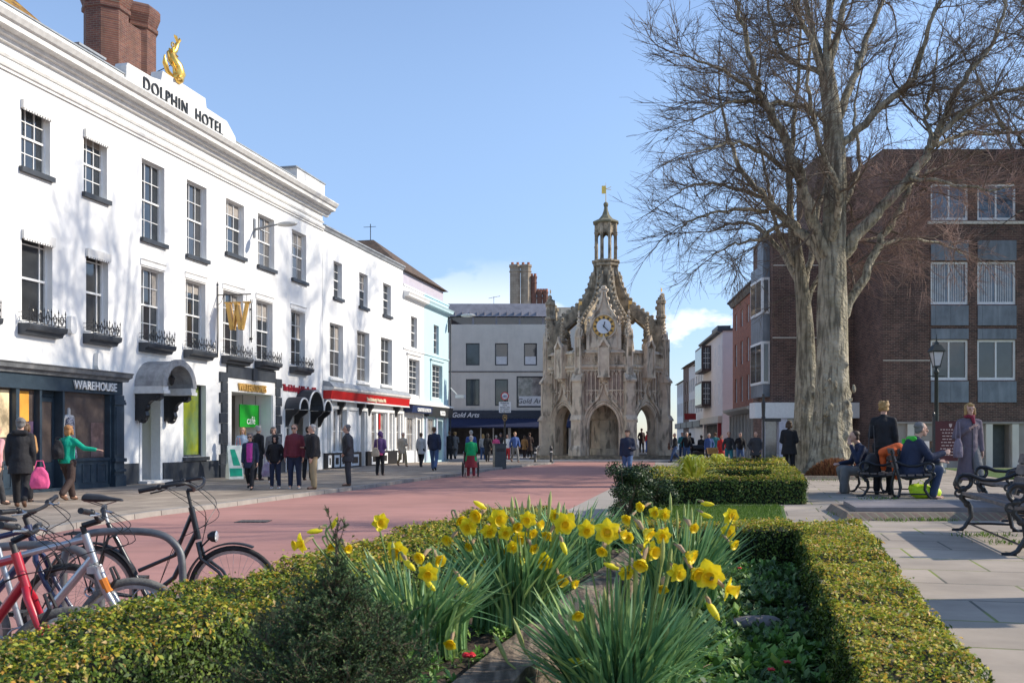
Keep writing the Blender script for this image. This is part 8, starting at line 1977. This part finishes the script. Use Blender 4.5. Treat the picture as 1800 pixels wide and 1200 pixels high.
F3 = [(530, 955, 40, 'open', -.9, -.7, -.2), (555, 933, 30, 'bud', -1, -.3, -.1), (587, 920, 26, 'bud', .6, -.3, 1), (669, 917, 36, 'open', .3, -1, -.1), (580, 958, 26, 'half', .5, -.7, -.4), (609, 962, 26, 'half', .7, -.8, -.3), (699, 968, 44, 'open', -.2, -1, -.15), (718, 991, 34, 'bud', .7, -.4, -.6), (743, 977, 36, 'half', -.7, -.8, -.3), (769, 980, 38, 'half', .6, -.8, -.5), (752, 1006, 42, 'open', .1, -1, -.3), (755, 1027, 30, 'bud', .7, -.3, -.7), (811, 1020, 34, 'bud', .8, -.3, -.7), (793, 1127, 34, 'half', -.2, -.9, -.5)]
clump('daffodil clump behind the small conifer on the left', 735, 1120, 3.85, .64, F3, [(835, 1000, 44), (648, 970, 40), (690, 950, 40)], 200, .45, .26, 3, .15)
F4 = [(1131, 890, 30, 'half', -.9, -.5, -.1), (1107, 910, 32, 'half', -.8, -.7, -.4), (1152, 900, 28, 'open', -.2, -1, -.2), (1167, 903, 28, 'open', .3, -1, -.3), (1242, 885, 26, 'bud', 1, -.2, -.1), (1284, 906, 34, 'open', .3, -1, 0), (1280, 933, 34, 'open', .2, -1, -.2), (1284, 953, 32, 'half', .8, -.6, -.5), (1240, 905, 26, 'bud', .9, -.3, -.3)]
clump('farther daffodil clump in front of the short box hedge', 1195, 1020, 5.6, .50, F4, [(1178, 865, 40), (1203, 885, 40), (1190, 895, 40), (1216, 890, 44), (1232, 900, 40)], 300, .64, .28, 4, .17)
clump('daffodil clump with mostly closed buds at the back left of the bed', 985, 1010, 6.2, .64, [(1000, 905, 24, 'half', .3, -1, -.3), (868, 925, 20, 'half', -.4, -1, -.2)], [(1018, 895, 34), (1040, 890, 34), (905, 872, 34), (935, 885, 30), (992, 885, 34)], 240, .50, .30, 5, .22)

# ---- dwarf conifer ----
random.seed(2)
CN = mat('conifer_needles', (1, 1, 1), .7, kind='island', trans=.08, stops=[(0, (.03, .065, .028)), (.5, (.065, .12, .045)), (.85, (.12, .19, .06)), (1, (.19, .24, .08))])
YC = 2.75; t = thing('dwarf_conifer', 'small grey-green dwarf conifer in the near left of the bed', 'conifer', (PX(590, YC), YC, .62))
q = MB(); q.tube([(0, 0, 0), (.01, 0, .3), (0, 0, .62)], [.014, .009, .002], 6); q.build('trunk', BROWNST, t)
Vs = []; br = MB()
def spray(o, d, L_, lvl):
    d = d.normalized(); n = max(3, int(L_/.012)); br.tube([o, o+d*L_], [.0018 if lvl else .003, .0006], 3, False)
    for i in range(n):
        p = o+d*L_*(i+.5)/n
        for k in range(3):
            r_ = Vector((random.gauss(0, 1), random.gauss(0, 1), random.gauss(0, 1))).normalized(); nd = (d*.9+r_*.8).normalized(); s_ = nd.cross(Vector((random.gauss(0, 1), random.gauss(0, 1), random.gauss(0, 1)))).normalized()*.0017; l_ = random.uniform(.007, .013)
            Vs.append((p-s_, p+s_, p+nd*l_+s_*.4, p+nd*l_-s_*.4))
    if lvl < 2:
        for k in range(int(L_/.022)):
            i = random.uniform(.2, 1); r_ = Vector((random.gauss(0, 1), random.gauss(0, 1), random.gauss(0, .6)+.3)).normalized(); spray(o+d*L_*i, d*.7+r_*.75, L_*random.uniform(.28, .5)*(1.2-i*.5), lvl+1)
for k in range(125):
    h = random.random()**1.2; a = random.uniform(0, 6.283); z = .02+h*.50; rad = .275*(1-h)**1.0+.025; spray(Vector((0, 0, z)), Vector((math.cos(a), math.sin(a), .75+h*.9)), rad*1.15, 0)
for k in range(9): spray(Vector((random.gauss(0, .006), random.gauss(0, .006), .44+.022*k)), Vector((random.gauss(0, .3), random.gauss(0, .3), 1)), .07, 1)
quads_mesh('foliage', np.array([[tuple(v) for v in f] for f in Vs]), CN, parent=t); br.build('stems', BROWNST, t)

# ---- low ground cover (sweet williams, primroses leaves) ----
GC = mat('ground_cover_leaves', (1, 1, 1), .5, kind='island', spec=.35, trans=.18, stops=[(0, (.06, .13, .025)), (.5, (.14, .29, .05)), (.85, (.24, .42, .08)), (1, (.36, .48, .12))])
GD = mat('dull_bedding_leaves', (1, 1, 1), .5, kind='island', spec=.35, trans=.12, stops=[(0, (.05, .09, .035)), (.5, (.11, .20, .06)), (1, (.20, .28, .10))])
Vq = []; Iq = []
def rosette(x, y, z, r_, n, up, mi):
    for k in range(n):
        a = random.uniform(0, 6.283); el = random.uniform(.15, 1.2)*up; L_ = r_*random.uniform(.6, 1.1); d = Vector((math.cos(a)*math.cos(el), math.sin(a)*math.cos(el), math.sin(el))); s_ = Vector((-math.sin(a), math.cos(a), 0))*L_*random.uniform(.14, .2)
        b = Vector((x, y, z+random.uniform(0, .03*up+.005))); m_ = b+d*L_*.55; e_ = b+d*L_-Vector((0, 0, L_*.18)); Vq.append((b, m_-s_, e_, m_+s_)); Iq.append(mi)
random.seed(8)
for k in range(700):
    Y = random.uniform(2.4, 7.4); x = random.uniform(XS(Y)+.26, HL(Y)-.03); mi = 0 if random.random() < (.75 if Y < 4.6 else .35) else 1
    dd = rng.normal(0, .05, 2); nn = random.randint(3, 6)
    for j in range(nn): rosette(x+random.gauss(0, .035), Y+random.gauss(0, .035), .485, random.uniform(.04, .10), random.randint(9, 15), random.uniform(.7, 1.3), mi)
for k in range(260):
    Y = random.uniform(2.2, 7.3); x = random.uniform(XL(Y)+.5, XS(Y)-.03); 
    for j in range(3): rosette(x+random.gauss(0, .03), Y+random.gauss(0, .03), .635, random.uniform(.03, .06), random.randint(8, 14), random.uniform(.7, 1.3), 0)
o = quads_mesh('ground_cover', np.array([[tuple(v) for v in f] for f in Vq]), [GC, GD], Iq); tag(o, 'low leafy bedding plants covering the soil between the hedges', 'ground cover', kind='stuff')
# twigs / debris
q = MB()
for k in range(130):
    Y = random.uniform(2.4, 7.2); x = random.uniform(XS(Y)+.25, HL(Y)-.05); a = random.uniform(0, 3.14); L_ = random.uniform(.03, .16); z = .50+random.uniform(0, .03); q.tube([(x, Y, z), (x+math.cos(a)*L_*.5, Y+math.sin(a)*L_*.5, z+.015), (x+math.cos(a)*L_, Y+math.sin(a)*L_, z+.005)], .0022, 3)
tag(q.build('fallen_twigs', mat('dead_twig', (.24, .17, .10), .9, bump=0)), 'thin dead twigs scattered over the flowerbed soil', 'twigs', kind='stuff')
t = thing('stone', 'grey rounded stone lying in the flowerbed right of the big daffodil clump', 'stone', (PX(1328, 5.0), 5.0, .5)); q = MB(); q.ball((0, 0, .03), (.15, .07, .05), 12, 8); q.ball((.05, .01, .05), (.09, .06, .03), 10, 6); put(remesh(q, .012, 2), 'body', mat('grey_stone', (.17, .15, .14), .8, bump=.3), t)
REDP = mat('red_petals', (.60, .01, .02), .5, bump=0)
for (px, py, z, lab, lf) in ((824, 1151, .66, 'single bright red primrose left of the timber sleeper', 1), (1356, 1176, .52, 'single red bedding flower in the lower right of the bed', 0), (1300, 998, .52, 'small dull red flower near the short box hedge', 0), (1384, 1163, .52, 'small red bud beside the lower right bedding flower', 0)):
    Y = FPX*(CAMZ-z-.06)/(py-HOR); t = thing('red_flower', lab, 'flower', (PX(px, Y), Y, z-.02), 0, 'small red bedding flowers'); q = MB()
    q.tube([(0, 0, 0), (0, 0, .075)], .0025, 4); q.build('stem', STEM, t); q = MB(); sc_ = .018 if lf else .011
    for k in range(7): a = k*.9; q.ball((sc_*.8*math.cos(a), sc_*.8*math.sin(a), .08+.003*(k % 2)), (sc_*.7, sc_*.7, sc_*.4), 6, 4)
    q.build('petals', REDP, t, True)
